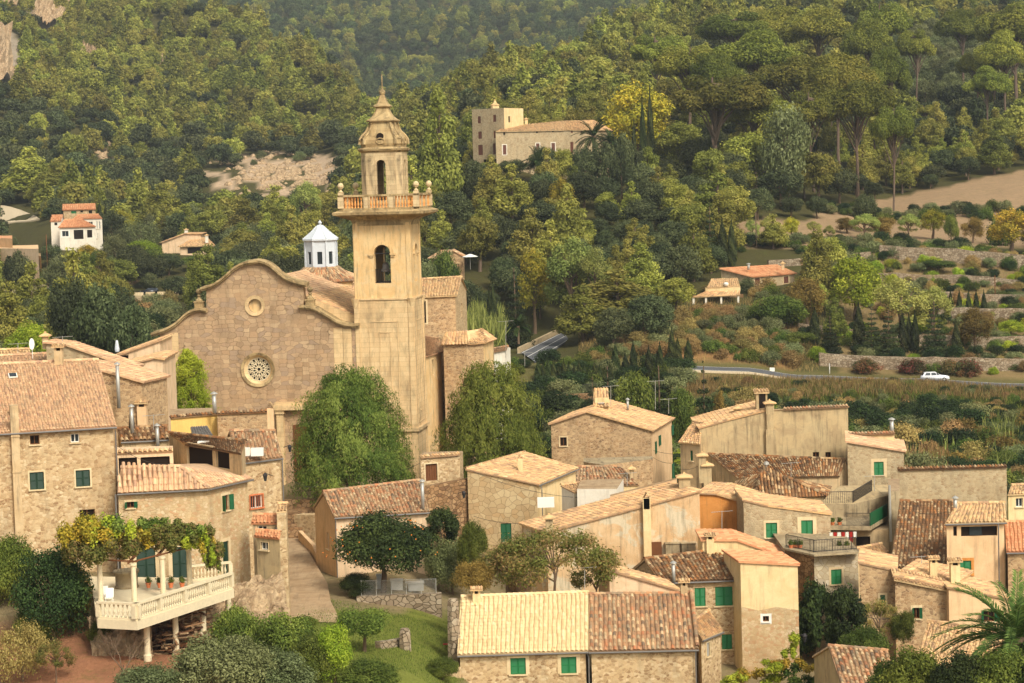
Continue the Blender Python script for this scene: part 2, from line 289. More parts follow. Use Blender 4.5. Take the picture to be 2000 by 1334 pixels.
def open_ground(px, py, d):        # where no forest grows; returns a ground-colour key or None
    if d > 1500: return None
    if 740 < d < 1150:
        if inell(px, py, 545, 340, 150, 44) and float(vnoise(np.array(px/26.), np.array(py/11.), 9)) > .42: return 'scree'
        if inell(px, py, 130, 288, 50, 16) or inell(px, py, 205, 322, 35, 14): return 'scree'
        if inell(px, py, 5, 120, 40, 62): return 'rock'
    if d > 900 and (inell(px, py, 95, 60, 30, 34) or inell(px, py, 60, 22, 34, 16) or inell(px, py, 180, 130, 16, 12) or inell(px, py, 330, 135, 10, 8)): return 'rock'
    if 455 < d < 680 and px > 1600 and py < 484 and (py > 408 - (px - 1640) * .215 or py > 440): return 'field'
    if 440 < d < 520 and px > 1440 and 430 < py < 485: return 'field'
    if 370 < d < 470 and px > 1640: return 'terrace'
    if 362 < d < 400 and 1290 < px < 1560: return 'bank'
    if 560 < d < 700 and inell(px, py, 215, 545, 50, 26): return 'earth'
    if 240 < d < 560 and px < 130 and py < 640: return None
    if d < 372 and px > 1620: return 'bush'
    if d < 372: return 'village'
    return None
us = np.concatenate([np.linspace(-.36, .34, 240)]); ds = np.concatenate([np.arange(-60, 60, 12), np.arange(60, 420, 3.0), np.arange(420, 1000, 6.0), np.arange(1000, 2000, 14.0), np.arange(2000, 3400, 40.)])
UU, DD = np.meshgrid(us, ds); XX = UU * (DD + 110); ZZ = hgt(XX, DD)
gv = np.stack([XX, DD, ZZ], -1).reshape(-1, 3); nu = len(us); nd = len(ds)
idx = np.arange(nu * nd).reshape(nd, nu); gf = np.stack([idx[:-1, :-1], idx[:-1, 1:], idx[1:, 1:], idx[1:, :-1]], -1).reshape(-1, 4)
gm = bpy.data.meshes.new('terrain'); gm.from_pydata(gv.tolist(), [], gf.tolist()); gm.polygons.foreach_set('use_smooth', [True] * len(gf))
GC = {'scree': c8(190, 165, 135), 'rock': c8(165, 150, 130), 'field': c8(160, 134, 102), 'terrace': c8(135, 115, 78), 'bank': c8(150, 115, 75), 'earth': c8(146, 116, 84),
      'village': c8(140, 125, 92), 'bush': c8(110, 100, 55), None: c8(78, 74, 42)}
gcol = np.ones((len(gv), 4), np.float32)
for i, p in enumerate(gv):
    x, y = proj(p) if p[1] > 40 else (1000, 1400); k = open_ground(x, y, p[1]); c = GC[k]
    if p[1] < 200:
        if 540 < x < 900 and y > 1195: c = c8(118, 124, 56)
        elif x < 420 and y > 1225: c = c8(158, 112, 82)
    if 255 < p[1] < 372: c = c8(104, 98, 58)
    gcol[i, :3] = c
ca = gm.color_attributes.new('gcol', 'FLOAT_COLOR', 'POINT'); ca.data.foreach_set('color', gcol.ravel())
m, t, b = newmat('ground', .97, .08); at = N(t, 'Attribute', attribute_name='gcol'); g = N(t, 'NewGeometry')
n1 = noise(t, g.outputs['Position'], .35, 7, .68, .5); n2 = noise(t, g.outputs['Position'], 3, 5, .7)
col = mix(t, at.outputs['Color'], mix(t, (.55,)*3, (1.5, 1.4, 1.3), n1), .75, 'MULTIPLY')
col = mix(t, col, c8(90, 100, 40), mapr(t, noise(t, g.outputs['Position'], .9, 6, .7), .53, .66, 0, .45))
col = mix(t, col, mix(t, (.5,)*3, (1.4,)*3, n2), .6, 'MULTIPLY'); t.links.new(col, b.inputs['Base Color']); bump(t, b, n2, .8, .25)
gm.materials.append(m); go = bpy.data.objects.new('ground', gm); COL.objects.link(go); go['kind'] = 'structure'
# ---------------------------------------------------------------- vegetation meshes
M = {}
M['pine'] = m_leaf('pine_needles', [c8(70, 76, 32), c8(134, 136, 56), c8(176, 172, 80)], .35)
M['ridge'] = m_leaf('far_ridge_oak_leaves', [c8(44, 54, 28), c8(74, 86, 44), c8(100, 110, 62)], .3)
M['umb'] = m_leaf('umbrella_pine_needles', [c8(56, 62, 26), c8(112, 118, 44), c8(156, 154, 62)], .35)
M['oak'] = m_leaf('oak_leaves', [c8(34, 42, 24), c8(66, 74, 42), c8(102, 108, 66)], .25)
M['olive'] = m_leaf('olive_leaves', [c8(62, 70, 36), c8(100, 106, 62), c8(136, 140, 92)])
M['cyp'] = m_leaf('cypress_leaves', [c8(30, 40, 20), c8(52, 60, 28), c8(78, 84, 40)])
M['cedar'] = m_leaf('cedar_needles', [c8(30, 40, 22), c8(50, 60, 30), c8(74, 82, 42)])
M['yellow'] = m_leaf('yellow_leaves', [c8(96, 104, 34), c8(154, 144, 42), c8(196, 170, 54)])
M['poplar'] = m_leaf('pale_green_leaves', [c8(92, 104, 48), c8(140, 146, 70), c8(176, 176, 92)])
M['green'] = m_leaf('green_leaves', [c8(42, 56, 20), c8(80, 96, 34), c8(122, 132, 54)])
M['lime'] = m_leaf('lime_leaves', [c8(96, 118, 30), c8(140, 156, 40), c8(180, 186, 60)])
M['darkgreen'] = m_leaf('dark_green_leaves', [c8(24, 36, 18), c8(46, 62, 28), c8(78, 94, 42)])
M['dry'] = m_leaf('dry_leaves', [c8(104, 88, 48), c8(150, 128, 72), c8(178, 156, 96)])
M['brown'] = m_leaf('rusty_leaves', [c8(84, 76, 34), c8(122, 100, 46), c8(146, 122, 60)], .3, .0)
M['red'] = m_leaf('red_flowers', [c8(50, 62, 30), c8(72, 80, 40), c8(104, 84, 46), c8(150, 84, 60)])
M['pepper'] = m_leaf('pepper_tree_leaves', [c8(46, 64, 24), c8(92, 112, 42), c8(150, 160, 74)], .4, .0); M['pepper2'] = m_leaf('yellowish_pepper_leaves', [c8(62, 76, 28), c8(118, 128, 48), c8(172, 172, 78)], .4, .0)
M['acacia'] = m_leaf('acacia_leaves', [c8(84, 92, 38), c8(116, 120, 54), c8(150, 118, 74)], .35, .0)
M['bark'] = m_flat('bark', c8(112, 92, 72), .95, .1, .35); M['pbark'] = m_flat('pine_bark', c8(110, 92, 76), .95, .1, .35)
def leafmesh(name, cen, nrm, size, asp, rnd, mat, long_dir=None):
    n = len(cen); nrm = nrm / (np.linalg.norm(nrm, axis=1, keepdims=True) + 1e-9)
    a = NR.randn(n, 3) if long_dir is None else long_dir + NR.randn(n, 3) * .25
    u = a - nrm * np.sum(a * nrm, 1, keepdims=True); u /= np.linalg.norm(u, axis=1, keepdims=True) + 1e-9; w = np.cross(nrm, u)
    size = size.reshape(-1, 1); v = np.empty((n, 4, 3)); v[:, 0] = cen - u * size; v[:, 2] = cen + u * size
    v[:, 1] = cen - w * size * asp + u * size * .15; v[:, 3] = cen + w * size * asp + u * size * .15
    me = bpy.data.meshes.new(name); me.vertices.add(n * 4); me.vertices.foreach_set('co', v.reshape(-1).astype(np.float32))
    me.loops.add(n * 4); me.loops.foreach_set('vertex_index', np.arange(n * 4, dtype=np.int32)); me.polygons.add(n)
    me.polygons.foreach_set('loop_start', np.arange(0, n * 4, 4, dtype=np.int32))
    at = me.attributes.new('rnd', 'FLOAT', 'FACE'); at.data.foreach_set('value', np.clip(rnd, 0, 1).astype(np.float32))
    me.materials.append(mat); me.update(calc_edges=True); return me
def lobes_leaves(lobes, n, jit=.18, inner=.18, up=.35, out=1.0):
    L = np.array(lobes, float); area = (L[:, 3] * L[:, 4] + L[:, 4] * L[:, 5] + L[:, 3] * L[:, 5]); pr = area / area.sum()
    k = NR.choice(len(L), n, p=pr); d = NR.randn(n, 3); d /= np.linalg.norm(d, axis=1, keepdims=True)
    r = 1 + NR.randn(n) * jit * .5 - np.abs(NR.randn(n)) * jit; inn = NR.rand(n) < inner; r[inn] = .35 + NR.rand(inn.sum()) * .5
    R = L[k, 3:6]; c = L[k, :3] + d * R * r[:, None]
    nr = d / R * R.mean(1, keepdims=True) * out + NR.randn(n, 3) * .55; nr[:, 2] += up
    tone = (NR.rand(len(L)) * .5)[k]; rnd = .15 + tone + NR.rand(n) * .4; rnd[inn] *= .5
    return c, nr, rnd, inn
def limb_mb(rad, h, limbs, seed=0, bend=.12, n=7):
    mb = MB(); rg = random.Random(seed); pts = []; x = y = 0
    for i in range(6):
        z = h * i / 5; pts.append((x, y, z - (.4 if i == 0 else 0))); x += rg.uniform(-bend, bend) * h / 5; y += rg.uniform(-bend, bend) * h / 5
    mb.tube(pts, [rad * (1.25 - .13 * i * 1.2) for i in range(6)], n)
    for (t, to, r) in limbs:
        k = min(4, int(t * 5)); p = np.array(pts[k]) + (np.array(pts[k+1]) - np.array(pts[k])) * (t * 5 - k); to = np.array(to); m_ = (p + to) / 2 + A(rg.uniform(-.3, .3), rg.uniform(-.3, .3), .15 * np.linalg.norm(to - p))
        mb.tube([p, m_, to], [r, r * .65, r * .25], 5, False)
    return mb
PROTO = {}
def proto(key, crown, trunk_mb, tmat): PROTO[key] = (crown, mesh_of(trunk_mb, tmat) if trunk_mb else None)
def mesh_of(mb, mat):
    o = mb.build('trunk', mat); me = o.data; bpy.data.objects.remove(o); return me
def g_pine(seed, h, rw, nleaf, leaf, mat='pine'):
    r = random.Random(seed); lb = []; limbs = []
    lev = 7
    for i in range(lev):
        f = i / (lev - 1); z = h * (.28 + .66 * f); rr = rw * (1 - f) ** .62 * (.8 + .2 * r.random()) + .2; k = max(1, int(6 * (1 - f) + 1))
        for j in range(k):
            a = 6.283 * (j + r.random() * .7) / k + i; q = rr * (.62 if k > 1 else .1); s = rw * (.40 - .16 * f) * r.uniform(.8, 1.25)
            lb.append((q * math.cos(a), q * math.sin(a), z + r.uniform(-.3, .3), s, s, s * r.uniform(.6, .85))); limbs.append((.3 + .6 * f, (q * math.cos(a), q * math.sin(a), z), h * .008))
    c, n, rn, inn = lobes_leaves(lb, nleaf, .22, .15, .5); s = leaf * (.7 + NR.rand(nleaf) * .6); s[inn] *= 1.4
    return leafmesh('crown', c, n, s, .55, rn, M[mat]), limb_mb(h * .022, h * .85, limbs[::2], seed)
def g_umb(seed, h, rw, nleaf, leaf, mat='umb', low=.42):
    r = random.Random(seed); lb = []; limbs = []
    k = 40
    for j in range(k):
        a = r.random() * 6.283; q = rw * math.sqrt(r.random()) * .82; f = 1 - (q / rw) ** 2; z = h * (low + .10 + (1 - low - .2) * f * r.uniform(.35, 1)); s = rw * r.uniform(.20, .36)
        lb.append((q * math.cos(a), q * math.sin(a), z, s, s, s * r.uniform(.55, .8))); limbs.append((r.uniform(.4, .95), (q * math.cos(a), q * math.sin(a), z - s * .2), h * .008))
    c, n, rn, inn = lobes_leaves(lb, nleaf, .15, .1, .7); s = leaf * (.7 + NR.rand(nleaf) * .6)
    return leafmesh('crown', c, n, s, .55, rn, M[mat]), limb_mb(h * .013, h * .86, limbs, seed, .1)
def g_dome(seed, h, rw, nleaf, leaf, mat, low=.18, k=22, flat=.8, jit=.2, inner=.15, lobe=.36, tr=.03, gap=0):
    r = random.Random(seed); lb = []; limbs = []
    for j in range(k):
        a = r.random() * 6.283; u = r.random(); el = math.asin(u * 1.0) if r.random() < .8 else -r.random() * .5; q = rw * .66 * math.cos(el); zc = h * (low + (1 - low) * .42); z = zc + (h * (1 - low) * .5) * math.sin(el) * .8
        s = rw * lobe * r.uniform(.7, 1.25); lb.append((q * math.cos(a), q * math.sin(a), z, s, s, s * flat)); limbs.append((r.uniform(.5, .95), (q * math.cos(a), q * math.sin(a), z), h * .012))
    if not gap: lb.append((0, 0, h * (low + (1 - low) * .45), rw * .6, rw * .6, h * (1 - low) * .38))
    c, n, rn, inn = lobes_leaves(lb, nleaf, jit, inner, .4); s = leaf * (.65 + NR.rand(nleaf) * .7)
    return leafmesh('crown', c, n, s, .55, rn, M[mat]), limb_mb(h * tr, h * .55, limbs[:10], seed, .15)
def g_cyp(seed, h, rw, nleaf, leaf, mat='cyp'):
    z = NR.rand(nleaf) ** .9; prof = np.sin(np.clip(z * 1.02 + .06, 0, 1) ** .75 * math.pi) ** .6 * (1 - z * .35)
    a = NR.rand(nleaf) * 6.283; lump = 1 + .12 * np.sin(a * 3 + z * 17 + seed) + .08 * np.sin(a * 7 - z * 31); rr = rw * prof * lump * (1 - np.abs(NR.randn(nleaf)) * .14)
    c = np.stack([rr * np.cos(a), rr * np.sin(a), z * h + .1], 1); n = np.stack([np.cos(a), np.sin(a), np.full(nleaf, .35)], 1) + NR.randn(nleaf, 3) * .4
    rn = .3 + .25 * np.sin(a * 3 + z * 17 + seed) + NR.rand(nleaf) * .45; ld = np.tile(A(0, 0, 1.0), (nleaf, 1))
    return leafmesh('crown', c, n, leaf * (.7 + NR.rand(nleaf) * .6), .4, rn, M[mat], ld), limb_mb(rw * .13, h * .3, [], seed, .02)
def g_cedar(seed, h, rw, nleaf, leaf, mat='cedar'):
    r = random.Random(seed); lb = []; lev = 11
    for i in range(lev):
        f = i / (lev - 1); z = h * (.08 + .86 * f); rr = rw * (1 - f) ** .9 + .15; k = max(1, int(7 * (1 - f) + 1))
        for j in range(k):
            a = 6.283 * (j + r.random() * .6) / k + i * 1.3; q = rr * .62; s = rr * .42 + .15
            lb.append((q * math.cos(a), q * math.sin(a), z - q * .12, s, s, s * .42))
    c, n, rn, inn = lobes_leaves(lb, nleaf, .25, .12, .5)
    return leafmesh('crown', c, n, leaf * (.7 + NR.rand(nleaf) * .6), .45, rn, M[mat]), limb_mb(h * .018, h * .9, [], seed, .02)
def g_droop(seed, w, h, nleaf, leaf, mat='pepper', k=26, low=.0, strands=34):
    r = random.Random(seed); cs = []; ns = []; rs = []; ld = []
    per = nleaf // (k * strands)
    for j in range(k):
        a = j * 2.399 + r.random() * .5; zf = ((j + .5) / k) ** 1.15; q = w * .84 * math.sqrt(max(.02, 1 - .93 * zf ** 2)) * math.sqrt(r.uniform(.25, 1)); z0 = h * (.2 + .76 * zf); s = w * r.uniform(.14, .27); tone = r.random() * .5
        for _ in range(strands):
            b_ = r.random() * 6.283; rr = s * math.sqrt(r.random()); x = q * math.cos(a) + rr * math.cos(b_); y = q * math.sin(a) + rr * math.sin(b_); zt = z0 + s * .75 * math.sqrt(max(0, 1 - (rr / s) ** 2)); ln = h * (r.uniform(.07, .2) if r.random() < .8 else r.uniform(.2, .38)); ln = min(ln, zt - h * low - .2)
            tt = NR.rand(per); px = x + tt * NR.randn() * .45 + NR.randn(per) * .15 + tt * math.cos(a) * .25; py = y + tt * NR.randn() * .35 + NR.randn(per) * .15 + tt * math.sin(a) * .25; pz = zt - tt * ln
            cs.append(np.stack([px, py, pz], 1)); d = np.stack([np.full(per, x - q * math.cos(a) * .6), np.full(per, y - q * math.sin(a) * .6), np.full(per, .6)], 1) + NR.randn(per, 3) * .7; ns.append(d); rs.append(.15 + tone + NR.rand(per) * .45 - tt * .1)
            ld.append(np.tile(A(0, 0, -1.0), (per, 1)) + NR.randn(per, 3) * .6)
    c = np.concatenate(cs); n = np.concatenate(ns); rn = np.concatenate(rs); l = np.concatenate(ld); m_ = len(c)
    li = [(r.uniform(.4, .95), (w * .6 * math.cos(q_), w * .6 * math.sin(q_), h * .7), .12) for q_ in [r.random() * 6.28 for _ in range(8)]]
    return leafmesh('crown', c, n, leaf * (.7 + NR.rand(m_) * .6), .32, rn, M[mat], l), limb_mb(.35, h * .6, li, seed, .15)
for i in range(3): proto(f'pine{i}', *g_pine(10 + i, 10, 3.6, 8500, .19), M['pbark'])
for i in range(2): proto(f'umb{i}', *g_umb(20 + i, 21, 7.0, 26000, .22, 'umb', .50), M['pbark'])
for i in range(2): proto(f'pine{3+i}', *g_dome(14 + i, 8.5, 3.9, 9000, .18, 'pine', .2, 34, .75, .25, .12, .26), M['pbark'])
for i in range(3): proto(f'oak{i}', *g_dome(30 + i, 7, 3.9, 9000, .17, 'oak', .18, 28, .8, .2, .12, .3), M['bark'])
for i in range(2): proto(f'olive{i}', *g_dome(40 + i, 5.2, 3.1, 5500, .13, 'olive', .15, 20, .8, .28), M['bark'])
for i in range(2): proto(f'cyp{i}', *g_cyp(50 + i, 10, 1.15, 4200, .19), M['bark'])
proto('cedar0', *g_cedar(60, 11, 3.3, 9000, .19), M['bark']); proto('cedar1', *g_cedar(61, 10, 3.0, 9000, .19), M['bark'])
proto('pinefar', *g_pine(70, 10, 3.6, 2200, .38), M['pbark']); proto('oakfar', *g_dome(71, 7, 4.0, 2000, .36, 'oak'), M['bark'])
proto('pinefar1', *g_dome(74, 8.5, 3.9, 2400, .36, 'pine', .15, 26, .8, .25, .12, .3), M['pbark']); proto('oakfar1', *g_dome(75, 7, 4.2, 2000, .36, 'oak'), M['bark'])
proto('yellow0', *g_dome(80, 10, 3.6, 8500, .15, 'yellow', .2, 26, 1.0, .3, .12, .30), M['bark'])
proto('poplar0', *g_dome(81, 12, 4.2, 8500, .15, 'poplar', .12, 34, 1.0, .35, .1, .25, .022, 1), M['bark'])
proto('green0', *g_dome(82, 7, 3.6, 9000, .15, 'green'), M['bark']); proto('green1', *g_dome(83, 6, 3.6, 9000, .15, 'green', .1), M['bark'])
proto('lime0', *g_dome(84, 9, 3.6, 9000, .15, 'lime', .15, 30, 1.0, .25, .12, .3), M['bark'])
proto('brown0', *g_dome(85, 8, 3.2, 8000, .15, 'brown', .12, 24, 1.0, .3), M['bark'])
proto('shrub0', *g_dome(86, 2.2, 1.7, 1900, .14, 'green', .0, 14), None) if False else None
def bush(key, mat, seed, h=2.2, w=1.7, n=3600, leaf=.10, **kw):
    c, _ = g_dome(seed, h, w, n, leaf, mat, -.12, 14, .85, .25, .15, .42, **kw); PROTO[key] = (c, None)
bush('bgreen', 'green', 90); bush('bdark', 'darkgreen', 91); bush('blime', 'lime', 92); bush('bdry', 'dry', 93); bush('bred', 'red', 94); bush('bolive', 'olive', 95); bush('bbrown', 'brown', 96)
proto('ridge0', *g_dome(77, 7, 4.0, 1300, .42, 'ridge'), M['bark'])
HERE = {}
def plant(key, loc, s, label, cat, group=None, name=None, rz=None, sz=None, names=('crown', 'trunk')):
    cr, tr = PROTO[key]; name = name or 'tree'; sx, szv = (s, sz if sz else s)
    rz = RNG.uniform(0, 6.283) if rz is None else rz
    if tr is None:
        o = bpy.data.objects.new(name, cr); COL.objects.link(o); o.location = tuple(float(c) for c in loc)
    else:
        o = bpy.data.objects.new(name, None); COL.objects.link(o); o.location = tuple(float(c) for c in loc); o.empty_display_size = .5
        for nm, me in zip(names, (cr, tr)):
            k = bpy.data.objects.new(nm, me); COL.objects.link(k); k.parent = o
    o.rotation_euler = (0, 0, rz); o.scale = (sx, sx, szv); return tag(o, label, cat, group)
# ---------------------------------------------------------------- building materials
WARM = [c8(214,186,142), c8(184,150,108), c8(230,206,164), c8(200,166,122), c8(160,126,90)]
M['st_warm'] = m_stone('warm_rubble_stone', WARM, c8(206,176,130), 5.6, .10, .7, .35, .3)
M['st_pale'] = m_stone('pale_rubble_stone', [c8(216,190,146), c8(200,166,120), c8(228,204,164), c8(206,160,116)], c8(196,166,120), 5.0, .10, .7, .25, .38)
M['st_brown'] = m_stone('brown_rubble_stone', [c8(198,164,120), c8(158,122,86), c8(214,182,138), c8(176,136,94), c8(144,114,86)], c8(196,166,124), 5.2, .11, .65, .3, .35, c8(190,136,82))
M['st_grey'] = m_stone('grey_rubble_stone', [c8(196,176,140), c8(176,154,118), c8(206,188,150), c8(168,140,104)], c8(190,166,126), 4.8, .11, .7, .3, .45, c8(180,154,114))
M['st_crazy'] = m_stone('crazy_paved_stone', [c8(196,170,126), c8(182,154,112), c8(206,182,138), c8(190,158,112)], c8(128,106,76), 2.1, .035, .85, .12, .1, c8(190,155,112))
M['st_white'] = m_stone('pale_crazy_stone', [c8(222,206,170), c8(206,186,148), c8(190,176,150), c8(226,210,178)], c8(176,150,112), 2.6, .06, .85, .15, .3)
M['st_dry'] = m_stone('dry_stone', [c8(176,156,128), c8(150,130,104), c8(190,172,144), c8(136,116,92)], c8(84,70,50), 2.9, .07, .7, .3, .1, bstr=1.0)
M['st_dark'] = m_stone('dark_field_stone', [c8(170,132,92), c8(140,106,72), c8(186,150,108), c8(128,96,68)], c8(104,80,54), 3.2, .07, .7, .35, .1, bstr=1.0)
M['ash_fac'] = m_block('facade_masonry', [c8(192,160,122), c8(176,146,112), c8(200,170,132), c8(166,138,106), c8(188,154,116), c8(172,146,118)], c8(134,110,82), 2.2, .6, .35, c8(200,160,112))
M['ash_tow'] = m_ashlar('smooth_ashlar', c8(226,196,146), c8(218,184,134), c8(198,164,116), 1.3, .5, .5, .005)
M['ash_lan'] = m_ashlar('weathered_ashlar', c8(224,198,150), c8(200,174,132), c8(184,156,112), 1.0, .5, .8, .01)
M['pl_tow'] = m_plaster('tower_plaster', c8(232,198,142), c8(220,180,122), .4, .4, c8(222,198,154))
M['pl_cream'] = m_plaster('cream_plaster', c8(240,212,158), c8(230,198,142), .22)
M['pl_peach'] = m_plaster('peach_plaster', c8(236,198,150), c8(224,184,136), .2)
M['pl_pink'] = m_plaster('pink_plaster', c8(236,204,164), c8(222,188,146), .25)
M['pl_ochre'] = m_plaster('ochre_plaster', c8(218,150,80), c8(204,134,66), .25)
M['pl_grey'] = m_plaster('grey_render', c8(196,172,128), c8(178,152,112), .45, .5, c8(206,178,130))
M['pl_stain'] = m_plaster('stained_plaster', c8(222,188,142), c8(208,168,120), .35, .85, c8(216,200,166), .5)
M['pl_old'] = m_plaster('old_beige_plaster', c8(212,184,140), c8(196,166,122), .5, .5, c8(188,164,124), .4)
M['pl_white'] = m_plaster('white_plaster', c8(238,228,206), c8(228,216,192), .15)
M['pl_yellow'] = m_plaster('yellow_plaster', c8(240,200,116), c8(232,190,108), .1)
M['concrete'] = m_plaster('weathered_concrete', c8(176,156,120), c8(150,130,98), .75, .4, c8(196,176,138))
M['trim'] = m_plaster('pale_sandstone_trim', c8(228,204,160), c8(214,188,142), .2)
M['corn'] = m_plaster('lichen_covered_cornice', c8(196,170,122), c8(170,142,98), .5, .6, c8(120,102,70), .6)
M['tl_warm'] = m_tile('warm_mixed_tile', [c8(222,180,134), c8(204,154,114), c8(236,200,152), c8(184,142,112), c8(228,188,140), c8(212,166,126)], .42)
M['tl_new'] = m_tile('new_cream_tile', [c8(240,210,156), c8(232,198,144), c8(244,218,168), c8(228,188,134), c8(238,206,152)], .08)
M['tl_mix'] = m_tile('aged_mixed_tile', [c8(196,146,102), c8(164,130,96), c8(214,180,134), c8(146,116,88), c8(200,130,86), c8(224,196,150), c8(130,108,86)], .5)
M['tl_dark'] = m_tile('dark_mottled_tile', [c8(150,108,70), c8(106,80,56), c8(214,184,138), c8(130,92,62), c8(184,124,72), c8(92,70,52), c8(200,160,112)], .55, (.06,.05,.035), 1.6)
M['tl_pale'] = m_tile('pale_sunbleached_tile', [c8(222,178,122), c8(236,202,148), c8(206,156,106), c8(228,186,130), c8(190,150,108), c8(226,176,128), c8(170,136,102)], .5)
M['tl_or'] = m_tile('orange_tile', [c8(218,150,104), c8(204,134,90), c8(230,176,126), c8(222,160,112)], .2)
M['green'] and None
M['sh_green'] = m_flat('green_shutter_paint', c8(24,112,58), .5, .35, .12); M['sh_dk'] = m_flat('dark_green_shutter_paint', c8(30,56,38), .55, .3, .15)
M['sh_mid'] = m_flat('bottle_green_shutter_paint', c8(22,86,48), .5, .3, .12); M['sh_brown'] = m_flat('brown_shutter_paint', c8(104,62,44), .6, .3, .15)
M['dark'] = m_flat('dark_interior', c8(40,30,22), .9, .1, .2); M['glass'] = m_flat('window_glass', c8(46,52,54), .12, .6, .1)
M['wood'] = m_flat('old_brown_wood', c8(112,70,40), .8, .2, .3); M['gutter'] = m_flat('grey_gutter_metal', c8(110,104,96), .5, .4, .2)
M['iron'] = m_flat('black_iron', c8(44,38,34), .6, .4, .1); M['metal'] = m_flat('galvanised_metal', c8(176,172,160), .4, .5, .1, .3)
M['white'] = m_flat('white_paint', c8(236,230,214), .55, .3, .05); M['bluewhite'] = m_flat('whitewashed_zinc', c8(204,208,208), .6, .3, .12)
M['bal'] = m_flat('cream_balustrade_stone', c8(218,200,162), .85, .2, .2); M['balor'] = m_flat('orange_stained_baluster', c8(226,158,90), .85, .15, .25)
M['asph'] = m_flat('asphalt', c8(92,92,92), .9, .2, .12); M['pave'] = m_plaster('worn_concrete_paving', c8(182,154,118), c8(160,132,98), .25, .3, c8(196,172,136))
M['gravel'] = m_flat('pale_roadside_gravel', c8(204,184,150), .95, .1, .15); M['kerb'] = m_flat('kerb_stone', c8(190,176,150), .9, .2, .1); M['clay'] = m_flat('terracotta', c8(206,120,76), .8, .2, .15)
# ---------------------------------------------------------------- building parts
def nrm(v): v = np.array(v, float); return v / (np.linalg.norm(v) + 1e-12)
class Face:                       # a vertical plane; u runs left to right seen from outside
    def __init__(s, p0, p1):
        s.p0 = A(p0[0], p0[1], 0); s.t = nrm((p1[0]-p0[0], p1[1]-p0[1], 0)); s.n = A(s.t[1], -s.t[0], 0); s.L = math.hypot(p1[0]-p0[0], p1[1]-p0[1])
    def uz(s, x, y): q = Ppl(x, y, s.p0, s.n) - s.p0; return float(np.dot(q, s.t)), float(q[2])
    def pt(s, u, z, out=0.0): return s.p0 + s.t * u + s.n * out + A(0, 0, z)
    def rect(s, x0, y0, x1, y1):
        xm, ym = (x0+x1)/2, (y0+y1)/2; return s.uz(x0, ym)[0], s.uz(xm, y1)[1], s.uz(x1, ym)[0], s.uz(xm, y0)[1]
    def slab(s, mb, u0, z0, u1, z1, o0, o1):
        c = s.pt((u0+u1)/2, (z0+z1)/2, (o0+o1)/2); mb.box(c, (abs(u1-u0)/2, abs(o1-o0)/2, abs(z1-z0)/2), (s.t, -s.n, (0, 0, 1))); return mb
def wall(mb, F, z0, tops, holes=(), rev=.22, u0=0.0):
    # tops: [(u, z), ...] left to right, holes: [(u0, z0, u1, z1)]
    us_ = sorted(set([t[0] for t in tops] + [h[0] for h in holes] + [h[2] for h in holes])); us_ = [u for u in us_ if tops[0][0] - 1e-6 <= u <= tops[-1][0] + 1e-6]
    zt = lambda u: float(np.interp(u, [t[0] for t in tops], [t[1] for t in tops]))
    for a, b in zip(us_[:-1], us_[1:]):
        if b - a < 1e-4: continue
        hs_ = sorted([h for h in holes if h[0] < b - 1e-5 and h[2] > a + 1e-5], key=lambda h: h[1]); za = zb_ = z0
        for h in hs_:
            if h[1] > za: mb.face([F.pt(a, za), F.pt(b, za), F.pt(b, h[1]), F.pt(a, h[1])], [(a, za), (b, za), (b, h[1]), (a, h[1])])
            za = h[3]
        mb.face([F.pt(a, za), F.pt(b, za), F.pt(b, zt(b)), F.pt(a, zt(a))], [(a, za), (b, za), (b, zt(b)), (a, zt(a))])
    for (a, c, b, d) in holes:
        for q in (((a, c), (a, d)), ((b, d), (b, c)), ((a, d), (b, d)), ((b, c), (a, c))):
            (ua, va), (ub, vb) = q; mb.face([F.pt(ua, va), F.pt(ua, va, -rev), F.pt(ub, vb, -rev), F.pt(ub, vb)], [(ua, va), (ua+rev, va), (ub+rev, vb), (ub, vb)])
def shutters(F, u0, z0, u1, z1, out, par, mat, leaves=2, slats=True):
    w = (u1 - u0) / leaves
    for i in range(leaves):
        mb = MB(); a, b = u0 + w*i + .01, u0 + w*(i+1) - .01; fr = min(.07, w * .2)
        for r in ((a, z0, a+fr, z1), (b-fr, z0, b, z1), (a+fr, z0, b-fr, z0+fr), (a+fr, z1-fr, b-fr, z1), (a+fr, (z0+z1)/2-fr/2, b-fr, (z0+z1)/2+fr/2)): F.slab(mb, *r, out, out+.045)
        n = max(5, int((z1-z0)/.085))
        for k in range(n):
            zc = z0 + fr + (z1-z0-2*fr)*(k+.5)/n; hh = (z1-z0-2*fr)/n*.62
            mb.face([F.pt(a+fr, zc-hh, out+.035), F.pt(b-fr, zc-hh, out+.035), F.pt(b-fr, zc+hh, out+.008), F.pt(a+fr, zc+hh, out+.008)])
        mb.build('shutter', M[mat], par)
